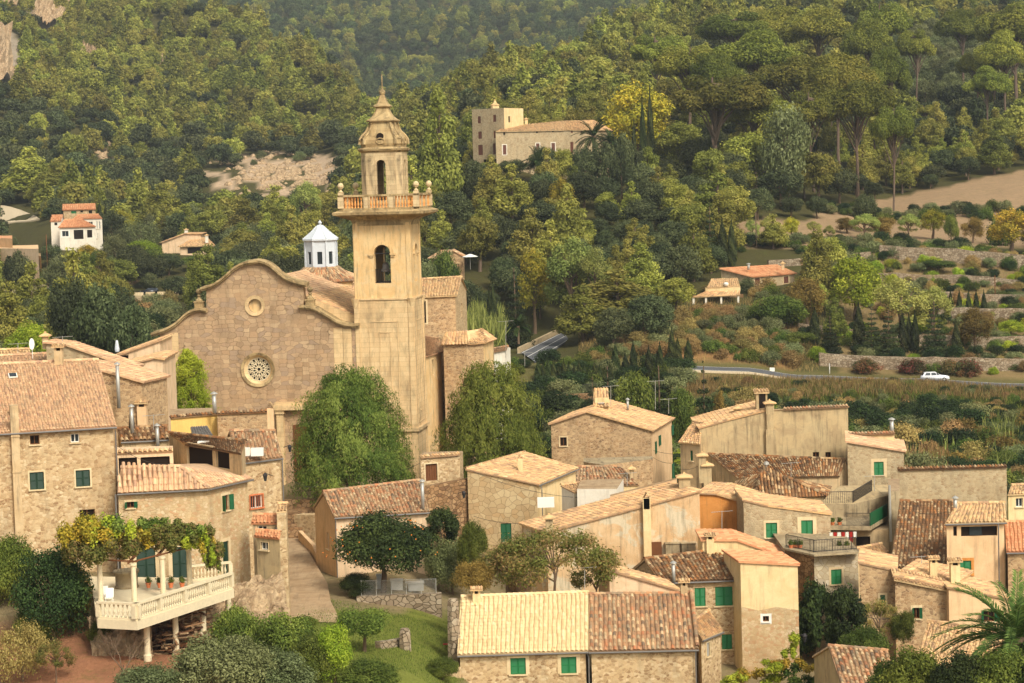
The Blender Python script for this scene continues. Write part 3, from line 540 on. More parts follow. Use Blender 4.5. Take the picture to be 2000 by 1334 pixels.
def opening(F, r, style, par, mat='sh_green', surround=.0, smat='trim', sill=True, rev=.22, leaves=2):
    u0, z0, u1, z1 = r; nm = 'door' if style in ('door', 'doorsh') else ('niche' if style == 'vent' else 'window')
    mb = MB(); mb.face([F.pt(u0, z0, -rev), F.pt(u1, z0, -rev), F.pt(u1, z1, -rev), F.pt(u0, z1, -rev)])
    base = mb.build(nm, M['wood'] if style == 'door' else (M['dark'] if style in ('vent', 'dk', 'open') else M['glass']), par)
    if style in ('sh', 'doorsh'): shutters(F, u0, z0, u1, z1, -.1, base, mat, leaves)
    if style == 'open':           # leaves folded back at an angle
        w = (u1-u0)/2
        for sg, ue in ((-1, u0), (1, u1)):
            a = F.pt(ue, 0, .02); ang = math.radians(20 if sg > 0 else 62); tip = a + F.t * sg * w * math.cos(ang) + F.n * w * math.sin(ang)
            G2 = Face(a, tip) if sg > 0 else Face(tip, a); shutters(G2, 0, z0, w, z1, 0, base, mat, 1)
    if style in ('glass', 'open', 'dk'):
        fm = MB(); f = .06; o = -rev + .02
        for q in ((u0, z0, u0+f, z1), (u1-f, z0, u1, z1), (u0+f, z0, u1-f, z0+f), (u0+f, z1-f, u1-f, z1), ((u0+u1)/2-f/2, z0+f, (u0+u1)/2+f/2, z1-f)): F.slab(fm, *q, o, o+.05)
        fm.build('frame', M['wood'] if style != 'glass' else M['white'], base)
    if style == 'door':
        fm = MB(); k = 5
        for i in range(k): F.slab(fm, u0+(u1-u0)*i/k+.015, z0, u0+(u1-u0)*(i+1)/k-.015, z1, -rev+.01, -rev+.05)
        fm.build('planks', M['wood'], base)
    if surround > 0:
        s = surround; sm = MB(); o = .03
        for q in ((u0-s, z0, u0, z1+s), (u1, z0, u1+s, z1+s), (u0, z1, u1, z1+s)): F.slab(sm, *q, -.02, o)
        if z0 > 0 and style not in ('door', 'doorsh'): F.slab(sm, u0-s, z0-s*.8, u1+s, z0, -.02, o)
        sm.build('surround', M[smat], base)
    if sill and style not in ('door', 'doorsh', 'vent'):
        sm = MB(); F.slab(sm, u0-.12, z0-.09, u1+.12, z0-.005, -.05, .14); sm.build('sill', M[smat], base)
    return base
def tiles(mb, e0, e1, r0, r1, col=.27, row=.42, lift=.035, seed=0, wob=.016, clip=None, fill=True):
    e0, e1, r0, r1 = [np.array(q, float) for q in (e0, e1, r0, r1)]; rg = np.random.RandomState(seed + 5)
    W_ = max(np.linalg.norm(e1-e0), np.linalg.norm(r1-r0)); nc = max(2, int(round(W_/col))); n0 = nrm(np.cross(e1-e0, (r0+r1)/2-(e0+e1)/2))
    if n0[2] < 0: n0 = -n0
    if fill:
        th = .12; q = [e0, e1, r1, r0]; lo = [p - n0*th for p in q]
        for i in range(nc):
            f, g = i/nc, (i+1)/nc; w4 = [e0+(e1-e0)*f, e0+(e1-e0)*g, r0+(r1-r0)*g, r0+(r1-r0)*f]; mb.face([w4[0], w4[1], w4[2]], rn=.15); mb.face([w4[0], w4[2], w4[3]], rn=.15)
            if i % 4 == 0: g = min(1, (i+4)/nc); w4 = [e0+(e1-e0)*f, e0+(e1-e0)*g, r0+(r1-r0)*g, r0+(r1-r0)*f]; mb.face([p - n0*th for p in w4][::-1], rn=.3)
        for i in range(4):
            if np.linalg.norm(q[(i+1)%4]-q[i]) > .05: mb.face([lo[i], lo[(i+1)%4], q[(i+1)%4], q[i]], rn=rg.rand())
    for i in range(nc):
        f = (i+.5)/nc; a = e0 + (e1-e0)*f; b = r0 + (r1-r0)*f; L = np.linalg.norm(b-a)
        if L < .2: continue
        nr_ = max(1, int(round(L/row))); we = np.linalg.norm(e1-e0)/nc; wr = np.linalg.norm(r1-r0)/nc; s = (b-a)/L; t = nrm(e1-e0)
        drift = rg.randn()*wob; colt = rg.rand()*.3
        for k in range(nr_):
            v0 = k/nr_ * L - (.04 if k == 0 else .03); v1 = (k+1)/nr_*L + .02; g = (v0+v1)/2/L; w = (we*(1-g) + wr*g) * .5 * .74
            j = rg.randn()*wob + drift*math.sin(k*.7); d0 = s*v0 + t*j + n0*lift; d1 = s*v1 + t*(j + rg.randn()*wob*.6); rn = (colt + rg.rand()*.85) % 1.0
            wa, wb = w*1.06, w*.86; hh = w*.95
            pa = [a + d0 + t*wa*x + n0*hh*y for x, y in ((-1, 0), (-.62, .72), (0, 1), (.62, .72), (1, 0))]
            pb = [a + d1 + t*wb*x + n0*hh*.85*y for x, y in ((-1, 0), (-.62, .72), (0, 1), (.62, .72), (1, 0))]
            for q in range(4): mb.face([pa[q], pa[q+1], pb[q+1], pb[q]], rn=rn)
def tiles_clip(mb, poly, col=.27, row=.42, lift=.035, seed=0, wob=.012):
    # planar polygon whose first edge is the eave; columns run square to it
    poly = [np.array(p, float) for p in poly]; o = poly[0]; t = nrm(poly[1]-o); n0 = nrm(np.cross(t, poly[2]-o)); 
    if n0[2] < 0: n0 = -n0
    s = np.cross(n0, t); s = s if s[2] > 0 else -s; pu = [(np.dot(p-o, t), np.dot(p-o, s)) for p in poly]; th = .12
    lo = [p - n0*th for p in poly]; mb.face(poly, rn=.15); mb.face(lo[::-1], rn=.3)
    for i in range(len(poly)): mb.face([lo[i], lo[(i+1)%len(poly)], poly[(i+1)%len(poly)], poly[i]], rn=.4)
    u0 = min(p[0] for p in pu); u1 = max(p[0] for p in pu); nc = max(1, int(round((u1-u0)/col))); cw = (u1-u0)/nc
    for i in range(nc):
        u = u0 + (i+.5)*cw; vs = []
        for k in range(len(pu)):
            a, b = pu[k], pu[(k+1) % len(pu)]
            if (a[0]-u)*(b[0]-u) < 0: f = (u-a[0])/(b[0]-a[0]); vs.append(a[1] + f*(b[1]-a[1]))
        if len(vs) < 2: continue
        v0, v1 = min(vs), max(vs)
        if v1 - v0 < .15: continue
        A0 = o + t*(u-cw/2); A1 = o + t*(u+cw/2); tiles(mb, A0 + s*v0, A1 + s*v0, A0 + s*v1, A1 + s*v1, cw, row, lift, seed*31+i, wob, fill=False) if False else None
        L = v1-v0; nr_ = max(1, int(round(L/row))); rg = np.random.RandomState(seed*97+i); w = cw*.5*.74; dr = rg.randn()*wob
        for k in range(nr_):
            va = v0 + k/nr_*L - .03; vb = v0 + (k+1)/nr_*L + .02; j = rg.randn()*wob + dr; base = o + t*(u+j); rn = rg.rand()
            pa = [base + s*va + n0*lift + t*w*1.06*x + n0*w*y for x, y in ((-1, 0), (-.62, .72), (0, 1), (.62, .72), (1, 0))]
            pb = [base + s*vb + t*w*.86*x + n0*w*.85*y for x, y in ((-1, 0), (-.62, .72), (0, 1), (.62, .72), (1, 0))]
            for q in range(4): mb.face([pa[q], pa[q+1], pb[q+1], pb[q]], rn=rn)
def ridge_tiles(mb, a, b, r=.12, row=.42, seed=0):
    a = np.array(a, float); b = np.array(b, float); L = np.linalg.norm(b-a); n = max(1, int(L/row)); s = (b-a)/L; w = nrm(np.cross(s, (0, 0, 1))); up = nrm(np.cross(w, s)); rg = np.random.RandomState(seed+3)
    for k in range(n):
        p = a + s*L*k/n; q = a + s*(L*(k+1)/n+.04); rn = rg.rand(); c = A(0, 0, .05)
        P0 = [p + c + up*.02 + w*r*1.1*x + up*r*y for x, y in ((-1, -.3), (-.65, .72), (0, 1), (.65, .72), (1, -.3))]; P1 = [q + c + w*r*.9*x + up*r*.85*y for x, y in ((-1, -.3), (-.65, .72), (0, 1), (.65, .72), (1, -.3))]
        for i in range(4): mb.face([P0[i], P0[i+1], P1[i+1], P1[i]], rn=rn)
def solve(eL, eR, rL, rR, d, slope):
    if d > 500:          # far off: keep the eave square on, find how far back the ridge lies
        z = P((eL[0]+eR[0])/2, (eL[1]+eR[1])/2, d)[2]; q = lambda x, dd, zz: (lambda p: A(p[0], dd, zz))(P(x, 400, dd)); ym = (rL[1]+rR[1])/2; lo, hi = .2, 14
        for _ in range(40):
            r_ = (lo+hi)/2; y = proj(q((rL[0]+rR[0])/2, d+r_, z + r_*math.tan(math.radians(slope))))[1]
            if y > ym: lo = r_
            else: hi = r_
        zz = z + r_*math.tan(math.radians(slope)); return q(eL[0], d, z), q(eR[0], d, z), q(rL[0], d+r_, zz), q(rR[0], d+r_, zz)
    E0 = P(*eL, d); z = E0[2]; E1 = Pz(*eR, z); tl = nrm(E1[:2]-E0[:2]) ; lo, hi = .02, 12
    def run(h): R0 = Pz(*rL, z+h); R1 = Pz(*rR, z+h); m_ = (R0+R1)/2 - E0; return (m_[0]*-tl[1] + m_[1]*tl[0]), R0, R1
    hi = min(hi, CAMZ - z - .5)
    for _ in range(50):
        h = (lo+hi)/2; r_, R0, R1 = run(h)
        if r_ > 0 and h / r_ < math.tan(math.radians(slope)): lo = h
        else: hi = h
    return E0, E1, R0, R1
def inst(name, mesh, loc, par, rz=0.0):
    o = bpy.data.objects.new(name, mesh); COL.objects.link(o); o.parent = par; L_ = A(*loc) - A(*par.get('_o', (0, 0, 0))); o.location = tuple(L_); o.rotation_euler = (0, 0, rz); o['_o'] = list(par['_o']); return o
def meshonly(mb, mat, smooth=False):
    o = mb.build('piece', mat, None, smooth); me = o.data; bpy.data.objects.remove(o); return me
def chimney(par, p, w=.55, h=1.3, style='cap', mat='pl_old', ax=None, d=None):
    mb = MB(); p = np.array(p, float); d = d or w; x, y, z = p; nm = 'chimney'
    if style in ('cap', 'box', 'tri'):
        mb.box((x, y, z + h/2 - .3), (w/2, d/2, h/2 + .3)); c = mb.build(nm, M[mat], par); t = MB()
        if style == 'cap':
            k = .22; t.box((x, y, z+h+.05), (w/2+k, d/2+k, .05)); t.face([(x-w/2-k+.03, y-d/2-k+.03, z+h+.1), (x+w/2+k-.03, y-d/2-k+.03, z+h+.1), (x, y, z+h+.36)]); t.face([(x+w/2+k-.03, y-d/2-k+.03, z+h+.1), (x+w/2+k-.03, y+d/2+k-.03, z+h+.1), (x, y, z+h+.36)])
            t.face([(x+w/2+k-.03, y+d/2+k-.03, z+h+.1), (x-w/2-k+.03, y+d/2+k-.03, z+h+.1), (x, y, z+h+.36)]); t.face([(x-w/2-k+.03, y+d/2+k-.03, z+h+.1), (x-w/2-k+.03, y-d/2-k+.03, z+h+.1), (x, y, z+h+.36)])
            t.box((x, y, z+h+.38), (.08, .08, .06)); t.build('cap', M['tl_pale'], c)
        elif style == 'box':
            for i in (-1, 1):
                for j in (-1, 1): t.box((x+i*(w/2-.08), y+j*(d/2-.08), z+h+.18), (.07, .07, .18))
            t.build('posts', M[mat], c); t = MB()
            tiles(t, (x-w/2-.18, y-d/2-.2, z+h+.36), (x+w/2+.18, y-d/2-.2, z+h+.36), (x-w/2-.18, y+.02, z+h+.52), (x+w/2+.18, y+.02, z+h+.52), .2, .35); tiles(t, (x+w/2+.18, y+d/2+.2, z+h+.36), (x-w/2-.18, y+d/2+.2, z+h+.36), (x+w/2+.18, y+.03, z+h+.52), (x-w/2-.18, y+.03, z+h+.52), .2, .35); t.build('cap', M['tl_pale'], c)
            k = MB(); k.box((x, y, z+h+.12), (w/2-.16, d/2-.16, .12)); k.build('flue', M['dark'], c)
        else:
            for i in (-1, 1): t.face([(x+i*w*.55, y-d/2-.06, z+h), (x+i*w*.55, y+d/2+.06, z+h), (x-i*.02, y+d/2+.06, z+h+.5), (x-i*.02, y-d/2-.06, z+h+.5)]); t.face([(x+i*(w*.55-.09), y-d/2-.06, z+h), (x+i*(w*.55-.09), y+d/2+.06, z+h), (x-i*.02, y+d/2+.06, z+h+.38), (x-i*.02, y-d/2-.06, z+h+.38)])
            t.build('cap', M['tl_pale'], c)
    else:
        mb.tube([p + A(0, 0, -.3), p + A(0, 0, h)], w/2, 10); c = mb.build(nm, M['metal'], par, True); t = MB(); t.lathe(p + A(0, 0, h+.08), [(w*.9, 0), (w*.85, .06), (w*.15, .2), (.01, .21)], 12); t.build('cap', M['metal'], c)
    return c
def gutter(par, a, b, r=.07, down=None, zb=0):
    mb = MB(); a = np.array(a, float) + A(0, 0, -.12); b = np.array(b, float) + A(0, 0, -.12); mb.tube([a, b], r, 8); mb.build('gutter', M['gutter'], par)
    for q in (down or []):
        p = a + (b-a)*q[0]; n = q[1]; m_ = MB(); m_.tube([p, p + A(*n, -.35), p + A(*n, zb - p[2])], .05, 8); m_.build('downpipe', M['gutter'], par)
def coping_tiles(mb, a, b, w=.4, col=.27, seed=0, back=None):
    a = np.array(a, float); b = np.array(b, float); t = nrm(b-a); n = nrm(A(t[1], -t[0], 0)); tiles(mb, a + n*w*.5 + A(0, 0, 0), b + n*w*.5, a - n*w*.5 + A(0, 0, .16), b - n*w*.5 + A(0, 0, .16), col, .5, .02, seed)
HS = {}
def house(key, label, eL, eR, rL, rR, d, slope=17, kind='gable', wmat='st_warm', rmat='tl_warm', ov=.35, zb=None, ops=(), col=.27, cat='house', name='stone_house', group=None, sides=None, seed=0, gut=None, eave_mat=None, row=.42, gutdown=None, back=None, ridge=True):
    E0, E1, R0, R1 = solve(eL, eR, rL, rR, d, slope); te = nrm(E1-E0); up0 = nrm(A(-te[1], te[0], 0))
    if np.dot(up0, (R0+R1)/2-(E0+E1)/2) < 0: up0 = -up0
    pts = [E0 + up0*ov + te*ov*.6, E1 + up0*ov - te*ov*.6, R1 - te*ov*.6, R0 + te*ov*.6]
    if kind == 'shed': pts[2] = pts[2] - up0*ov*.5; pts[3] = pts[3] - up0*ov*.5
    else:
        B1 = R1 + (R1-E1)*A(1, 1, 0) + A(0, 0, E1[2]-R1[2]); B0 = R0 + (R0-E0)*A(1, 1, 0) + A(0, 0, E0[2]-R0[2])
        if back: B1 = R1 + (B1-R1)*back; B0 = R0 + (B0-R0)*back
    cen = (E0+E1+R0+R1)/4; zb = hg(cen[0], cen[1]) - 1 if zb is None else zb
    T = thing(name, (cen[0], cen[1], zb), label, cat, group); tz = .14
    fw = Face(pts[0], pts[1]); zE = E0[2] - .12 + math.tan(math.radians(slope))*ov; zR = R0[2] - tz
    if kind == 'shed':
        faces = [fw, Face(pts[1], pts[2]), Face(pts[2], pts[3]), Face(pts[3], pts[0])]
        tops = [[(0, zE), (fw.L, zE)], [(0, zE), (faces[1].L, zR)], [(0, zR), (faces[2].L, zR)], [(0, zR), (faces[3].L, zE)]]
    else:
        q1 = B1 - up0*ov - te*ov*.6; q0 = B0 - up0*ov + te*ov*.6; zB = zE + 0
        if back: zB = B0[2] - .12 + math.tan(math.radians(slope))*ov
        faces = [fw, Face(pts[1], q1), Face(q1, q0), Face(q0, pts[0])]
        r1u = np.dot(pts[2]-faces[1].p0, faces[1].t); r0u = np.dot(pts[3]-faces[3].p0, faces[3].t)
        tops = [[(0, zE), (fw.L, zE)], [(0, zE), (r1u, zR), (faces[1].L, zB)], [(0, zB), (faces[2].L, zB)], [(0, zB), (r0u, zR), (faces[3].L, zE)]]
    holes = [[], [], [], []]; todo = []
    for op in ops:
        wi, st, x0, y0, x1, y1 = op[:6]; kw = op[6] if len(op) > 6 else {}; r_ = faces[wi].rect(x0, y0, x1, y1); holes[wi].append(r_); todo.append((faces[wi], r_, st, kw))
    for i in range(4):
        mb = MB(); wm = (sides or {}).get(i, wmat); wall(mb, faces[i], zb, tops[i], holes[i]); mb.build('wall', M[wm], T)
    for F, r_, st, kw in todo: opening(F, r_, st, T, **kw)
    rm = MB(); tiles(rm, E0, E1, R0, R1, col, row, seed=seed); rf = rm.build('roof', M[rmat], T)
    if kind == 'gable':
        rm = MB(); tiles(rm, B1, B0, R1, R0, col, row, seed=seed+1); rm.build('roof', M[rmat], T)
    if ridge: rm = MB(); ridge_tiles(rm, R0, R1, .13, seed=seed); rm.build('ridge', M[rmat], rf)
    if gut: gutter(T, E0 - up0*.06, E1 - up0*.06, down=gutdown, zb=zb)
    nn = nrm(np.cross(E1-E0, R0-E0)); H = dict(T=T, E0=E0, E1=E1, R0=R0, R1=R1, faces=faces, n=nn, zb=zb, roof=rf, up=up0, zE=zE, tops=tops); HS[key] = H
    return H
def onroof(H, x, y): return Ppl(x, y, H['E0'], H['n'])
def vhouse(key, label, tops, L, yaw=0, wmat='st_warm', rmat='tl_warm', zb=None, ops=(), ov=.25, col=.27, name='stone_house', cat='house', group=None, flat=(), seed=0, sides=None, fov=None, covers=None):
    # front wall top line [(x, y, d)...] left to right; the body runs back L metres along yaw (degrees, clockwise from straight back)
    T3 = [P(*t) for t in tops]; v = A(math.sin(math.radians(yaw)), math.cos(math.radians(yaw)), 0) * L
    F = Face(T3[0], T3[-1]); zb = hg(T3[0][0], T3[0][1] + L/2) - 1 if zb is None else zb; c = (T3[0]+T3[-1])/2 + v/2
    T = thing(name, (c[0], c[1], zb), label, cat, group); us_ = [float(np.dot(p - F.p0, F.t)) for p in T3]; T3 = [F.pt(u, p[2]) for u, p in zip(us_, T3)]
    drop = A(0, 0, -.2*L if flat else 0); fl_ = set(flat); back = [p + v + (drop if (i in fl_ or i-1 in fl_) else 0) for i, p in enumerate(T3)]; faces = [F, Face(T3[-1], back[-1]), Face(back[-1], back[0]), Face(back[0], T3[0])]
    tz = .13; tp = [[(u, p[2]-tz) for u, p in zip(us_, T3)], [(0, T3[-1][2]-tz), (faces[1].L, back[-1][2]-tz)], [(F.L-u, p[2]-tz) for u, p in list(zip(us_, back))[::-1]], [(0, back[0][2]-tz), (faces[3].L, T3[0][2]-tz)]]
    holes = [[], [], [], []]; todo = []
    for op in ops:
        wi, st, x0, y0, x1, y1 = op[:6]; kw = op[6] if len(op) > 6 else {}; r_ = faces[wi].rect(x0, y0, x1, y1); holes[wi].append(r_); todo.append((faces[wi], r_, st, kw))
    for i in range(4):
        mb = MB(); wall(mb, faces[i], zb, tp[i], holes[i]); mb.build('wall', M[(sides or {}).get(i, wmat)], T)
    for F_, r_, st, kw in todo: opening(F_, r_, st, T, **kw)
    fo = F.n * (ov if fov is None else fov); vb = nrm(v) * ov; planes = []
    for i in range(len(T3)-1):
        a, b = T3[i], T3[i+1]; dz = b[2]-a[2]; t = nrm(b-a); aa, bb = a.copy(), b.copy()
        if i == 0: aa = a - t*ov
        if i == len(T3)-2: bb = b + t*ov
        mb = MB()
        if i in flat:
            q = [aa+fo, bb+fo, bb+v+drop, aa+v+drop]; mb.face(q); mb.face([p + A(0, 0, -.12) for p in q][::-1]); mb.face([q[0] + A(0, 0, -.12), q[1] + A(0, 0, -.12), q[1], q[0]]); r_ = mb.build('roof', M['pave'], T)
        else:
            if dz > 0: tiles(mb, aa+v+vb, aa+fo, bb+v+vb, bb+fo, col, seed=seed+i)
            else: tiles(mb, bb+fo, bb+v+vb, aa+fo, aa+v+vb, col, seed=seed+i)
            r_ = mb.build('roof', M[rmat], T)
        nn = nrm(np.cross(bb-aa, v)); planes.append((aa, nn, r_))
    H = dict(T=T, faces=faces, planes=planes, zb=zb, T3=T3, v=v, E0=T3[0], n=planes[-1][1], roof=planes[-1][2]); HS[key] = H; return H
# ---------------------------------------------------------------- the church
YAW = math.radians(7.6); ct = A(math.cos(YAW), -math.sin(YAW), 0); cb = A(math.sin(YAW), math.cos(YAW), 0)
DC = 235.0; c0 = P(692, 620, DC); FC = Face(c0, c0 + ct)          # the church's front plane, u = 0 at the tower's left edge
CH = thing('church', (c0[0] - 8, c0[1] + 10, 2), 'big tan stone church with curved gable front, round rose window and tiled side roofs', 'church')
def cu(x, y): return FC.uz(x, y)
ZB = 2.0
top_px = [(312,652),(322,647),(345,634),(362,618),(380,608),(402,606),(403,606),(403,566),(412,562),(430,552),(448,537),(462,525),(480,516),(500,513),(520,517),(538,528),(553,541),(570,551),(592,558),(592,603),(605,603),(622,608),(640,618),(660,630),(680,636),(694,637)]
tl = [cu(*p) for p in top_px]; tu = [p[0] for p in tl]
for i in range(1, len(tu)): tu[i] = max(tu[i], tu[i-1] + .004)
tz_ = [p[1] for p in tl]; rose = (*cu(504, 722), 1.50); ocul = (*cu(498, 597), .72)
mb = MB(); xs = sorted(set(list(np.linspace(tu[0], tu[-1], 60)) + tu + [c[0] + c[2]*math.cos(a) for c in (rose, ocul) for a in np.linspace(0, math.pi, 25)]))
for a, b in zip(xs[:-1], xs[1:]):
    if b - a < 1e-4: continue
    zt = lambda u: float(np.interp(u, tu, tz_)); cuts = [(ZB, ZB)]; m_ = (a+b)/2
    for c in (rose, ocul):
        if abs(m_ - c[0]) < c[2]:
            ha = math.sqrt(max(0, c[2]**2 - (a-c[0])**2)); hb = math.sqrt(max(0, c[2]**2 - (b-c[0])**2)); cuts += [(c[1]-ha, c[1]-hb), (c[1]+ha, c[1]+hb)]
    cuts.append((zt(a+1e-5), zt(b-1e-5)))
    cuts.sort(key=lambda q: q[0]+q[1])
    for k in range(0, len(cuts), 2):
        (za, zb1), (zc, zd) = cuts[k], cuts[k+1]; mb.face([FC.pt(a, za), FC.pt(b, zb1), FC.pt(b, zd), FC.pt(a, zc)], [(a, za), (b, zb1), (b, zd), (a, zc)])
wob = [FC.pt(tu[i], tz_[i], -1.1) for i in range(len(tu))]
for i in range(len(tu)-1): mb.face([FC.pt(tu[i], tz_[i]), FC.pt(tu[i+1], tz_[i+1]), wob[i+1], wob[i]])
mb.face([FC.pt(tu[0], ZB), FC.pt(tu[0], tz_[0]), wob[0], FC.pt(tu[0], ZB, -1.1)]); mb.face([FC.pt(tu[-1], ZB, -1.1)] + [wob[-1], FC.pt(tu[-1], tz_[-1]), FC.pt(tu[-1], ZB)])
for i in range(len(tu)-1): mb.face([FC.pt(tu[i+1], ZB, -1.1), FC.pt(tu[i], ZB, -1.1), wob[i], wob[i+1]])
for c in (rose, ocul):
    for k in range(36):
        a, b = 2*math.pi*k/36, 2*math.pi*(k+1)/36; dp = .8 if c is rose else .4
        q = [FC.pt(c[0]+c[2]*math.cos(t_), c[1]+c[2]*math.sin(t_), o) for t_, o in ((a, 0), (b, 0), (b, -dp), (a, -dp))]; mb.face(q)
mb.build('facade', M['ash_fac'], CH)
# curved cornices
def sweep(px, h=.42, out=.55, back=1.3, extra=0):
    mb = MB(); L_ = [cu(*p) for p in px]
    for k, (o, z0, z1) in enumerate(((out, 0, h*.55), (out*.6, -h*.45, 0))):
        for i in range(len(L_)-1):
            (ua, za), (ub, zb1) = L_[i], L_[i+1]; q = lambda u, z, w: FC.pt(u, z, w)
            mb.face([q(ua, za+z0, o), q(ub, zb1+z0, o), q(ub, zb1+z1, o), q(ua, za+z1, o)]); mb.face([q(ua, za+z1, o), q(ub, zb1+z1, o), q(ub, zb1+z1+.1, -back), q(ua, za+z1+.1, -back)])
            mb.face([q(ub, zb1+z0, o), q(ua, za+z0, o), q(ua, za+z0, -back), q(ub, zb1+z0, -back)])
        for (u, z), s in ((L_[0], 1), (L_[-1], -1)):
            f = [FC.pt(u, z+z0, -back), FC.pt(u, z+z0, o), FC.pt(u, z+z1, o), FC.pt(u, z+z1+.1, -back)]; mb.face(f if s > 0 else f[::-1])
    return mb
sweep([(297,654),(310,650),(322,646),(334,640),(345,633),(354,625),(362,617),(371,611),(380,607),(392,605),(405,607)]).build('cornice', M['corn'], CH)
sweep([(394,565),(403,563),(412,560),(421,556),(430,550),(439,543),(448,535),(455,528),(462,523),(471,518),(480,515),(490,513),(500,512),(510,513),(520,516),(529,521),(538,528),(545,535),(553,541),(561,546),(570,550),(583,554),(599,557)]).build('cornice', M['corn'], CH)
sweep([(586,601),(595,600),(605,601),(613,603),(622,607),(631,613),(640,618),(650,624),(660,630),(670,634),(680,636),(691,637),(703,635)]).build('cornice', M['corn'], CH)
# pilasters at the two edges
for x0, x1, yt in ((314, 333, 662), (334, 352, 650), (655, 673, 640), (674, 690, 642)):
    u0, z0, u1, z1 = FC.rect(x0, yt, x1, 900); m2 = MB(); FC.slab(m2, cu(x0, 760)[0], ZB, cu(x1, 760)[0], cu((x0+x1)/2, yt)[1], 0, .07 if x0 in (314, 674) else .04); m2.build('pilaster', M['ash_tow'], CH)
# rose window
def ring(c, r0, r1, o0, o1, n=40):
    mb = MB()
    for k in range(n):
        a, b = 2*math.pi*k/n, 2*math.pi*(k+1)/n; p = lambda r, t_, o: FC.pt(c[0]+r*math.cos(t_), c[1]+r*math.sin(t_), o)
        mb.face([p(r0, a, o0), p(r1, a, o1), p(r1, b, o1), p(r0, b, o0)]); mb.face([p(r1, a, o1), p(r1, a, 0), p(r1, b, 0), p(r1, b, o1)])
    return mb
rw = MB(); R_ = rose[2]
for k in range(40):
    a, b = 2*math.pi*k/40, 2*math.pi*(k+1)/40; rw.face([FC.pt(rose[0], rose[1], -.75), FC.pt(rose[0]+R_*math.cos(a), rose[1]+R_*math.sin(a), -.75), FC.pt(rose[0]+R_*math.cos(b), rose[1]+R_*math.sin(b), -.75)])
rwo = rw.build('rose_window', M['dark'], CH)
m2 = ring(rose, R_-.30, R_, -.45, -.05); m2.build('inner_moulding', M['ash_tow'], rwo); m2 = ring(rose, R_, R_+.28, .02, .14); m2.build('outer_moulding', M['corn'], rwo)
tr = MB(); Rt = R_ - .30
def loop(cx, cy, a_, rr, rt, w=.042):
    pts = [FC.pt(rose[0] + math.cos(a_)*(cx + rr*math.cos(q)) - math.sin(a_)*rt*math.sin(q), rose[1] + math.sin(a_)*(cx + rr*math.cos(q)) + math.cos(a_)*rt*math.sin(q), -.4) for q in np.linspace(0, 2*math.pi, 13)]; tr.tube(pts, w, 5, False)
for k in range(12):
    a = 2*math.pi*k/12; loop(Rt*.74, 0, a, Rt*.25, Rt*.17); loop(Rt*.36, 0, a + .26, Rt*.2, Rt*.1, .035); loop(Rt*.60, 0, a + .26, Rt*.34, Rt*.14, .035)
for r in (Rt, Rt*.17): tr.tube([FC.pt(rose[0]+r*math.cos(q), rose[1]+r*math.sin(q), -.4) for q in np.linspace(0, 2*math.pi, 33)], .05, 5, False)
tr.build('tracery', M['bal'], rwo)
m2 = MB()
for k in range(24):
    a, b = 2*math.pi*k/24, 2*math.pi*(k+1)/24; r = ocul[2]; m2.face([FC.pt(ocul[0], ocul[1], -.38), FC.pt(ocul[0]+r*math.cos(a), ocul[1]+r*math.sin(a), -.38), FC.pt(ocul[0]+r*math.cos(b), ocul[1]+r*math.sin(b), -.38)])
oo = m2.build('oculus', M['pl_tow'], CH); ring(ocul, ocul[2]-.02, ocul[2]+.34, .02, .10, 30).build('outer_moulding', M['ash_tow'], oo)
# pinnacles
for x, y in ((389, 603), (606, 599)):
    u, z = cu(x, y); p = FC.pt(u, z + .05, -.1); m2 = MB(); m2.box(p + A(0, 0, .3), (.42, .42, .32), (ct, cb, (0,0,1))); m2.box(p + A(0, 0, .66), (.5, .5, .06), (ct, cb, (0,0,1)))
    m2.lathe(p + A(0, 0, .7), [(.34, 0), (.38, .12), (.2, .3), (.13, .5), (.24, .58), (.13, .66), (.10, .74), (.26, .88), (.33, 1.04), (.26, 1.2), (.08, 1.3), (.01, 1.34)], 12); m2.build('pinnacle', M['corn'], CH)
# portal surround (mostly behind the trees)
m2 = MB(); ua, za = cu(548, 800); ub, _ = cu(640, 800)
for u in (ua, ub): FC.slab(m2, u-.35, ZB, u+.35, za, 0, .5); FC.slab(m2, u-.5, za-.4, u+.5, za, 0, .65)
FC.slab(m2, ua-.7, za, ub+.7, za+.5, 0, .8); FC.slab(m2, ua-.5, za+.5, ub+.5, za+.8, 0, .6); m2.build('portal', M['ash_tow'], CH)
m2 = MB(); FC.slab(m2, (ua+ub)/2-1.2, ZB, (ua+ub)/2+1.2, za-1.6, 0, .12); m2.build('door', M['wood'], CH)
# nave and aisles behind the front
def cpt(u, b_, z): return FC.pt(u, z) + cb*b_
u0n, u1n = cu(403, 600)[0], cu(592, 600)[0]; zn = cu(500, 590)[1]; zr = cu(500, 548)[1]; ua0, ua1 = tu[0]+.3, tu[-1]+3.2; za1 = cu(320, 668)[1]
m2 = MB()
def cprism(mb, pts, z0, z1): mb.prism([cpt(u, b_, 0)[:2] for u, b_ in pts], z0, z1)
cprism(m2, [(u0n, 1.05), (u1n, 1.05), (u1n, 38), (u0n, 38)], ZB, zn); cprism(m2, [(ua0, 1.06), (u0n-.01, 1.06), (u0n-.01, 32), (ua0, 32)], ZB, za1); cprism(m2, [(u1n+.01, 1.06), (ua1, 1.06), (ua1, 22), (u1n+.01, 22)], ZB, cu(688, 660)[1])
m2.build('nave', M['pl_old'], CH)
m2 = MB(); um = (u0n+u1n)/2
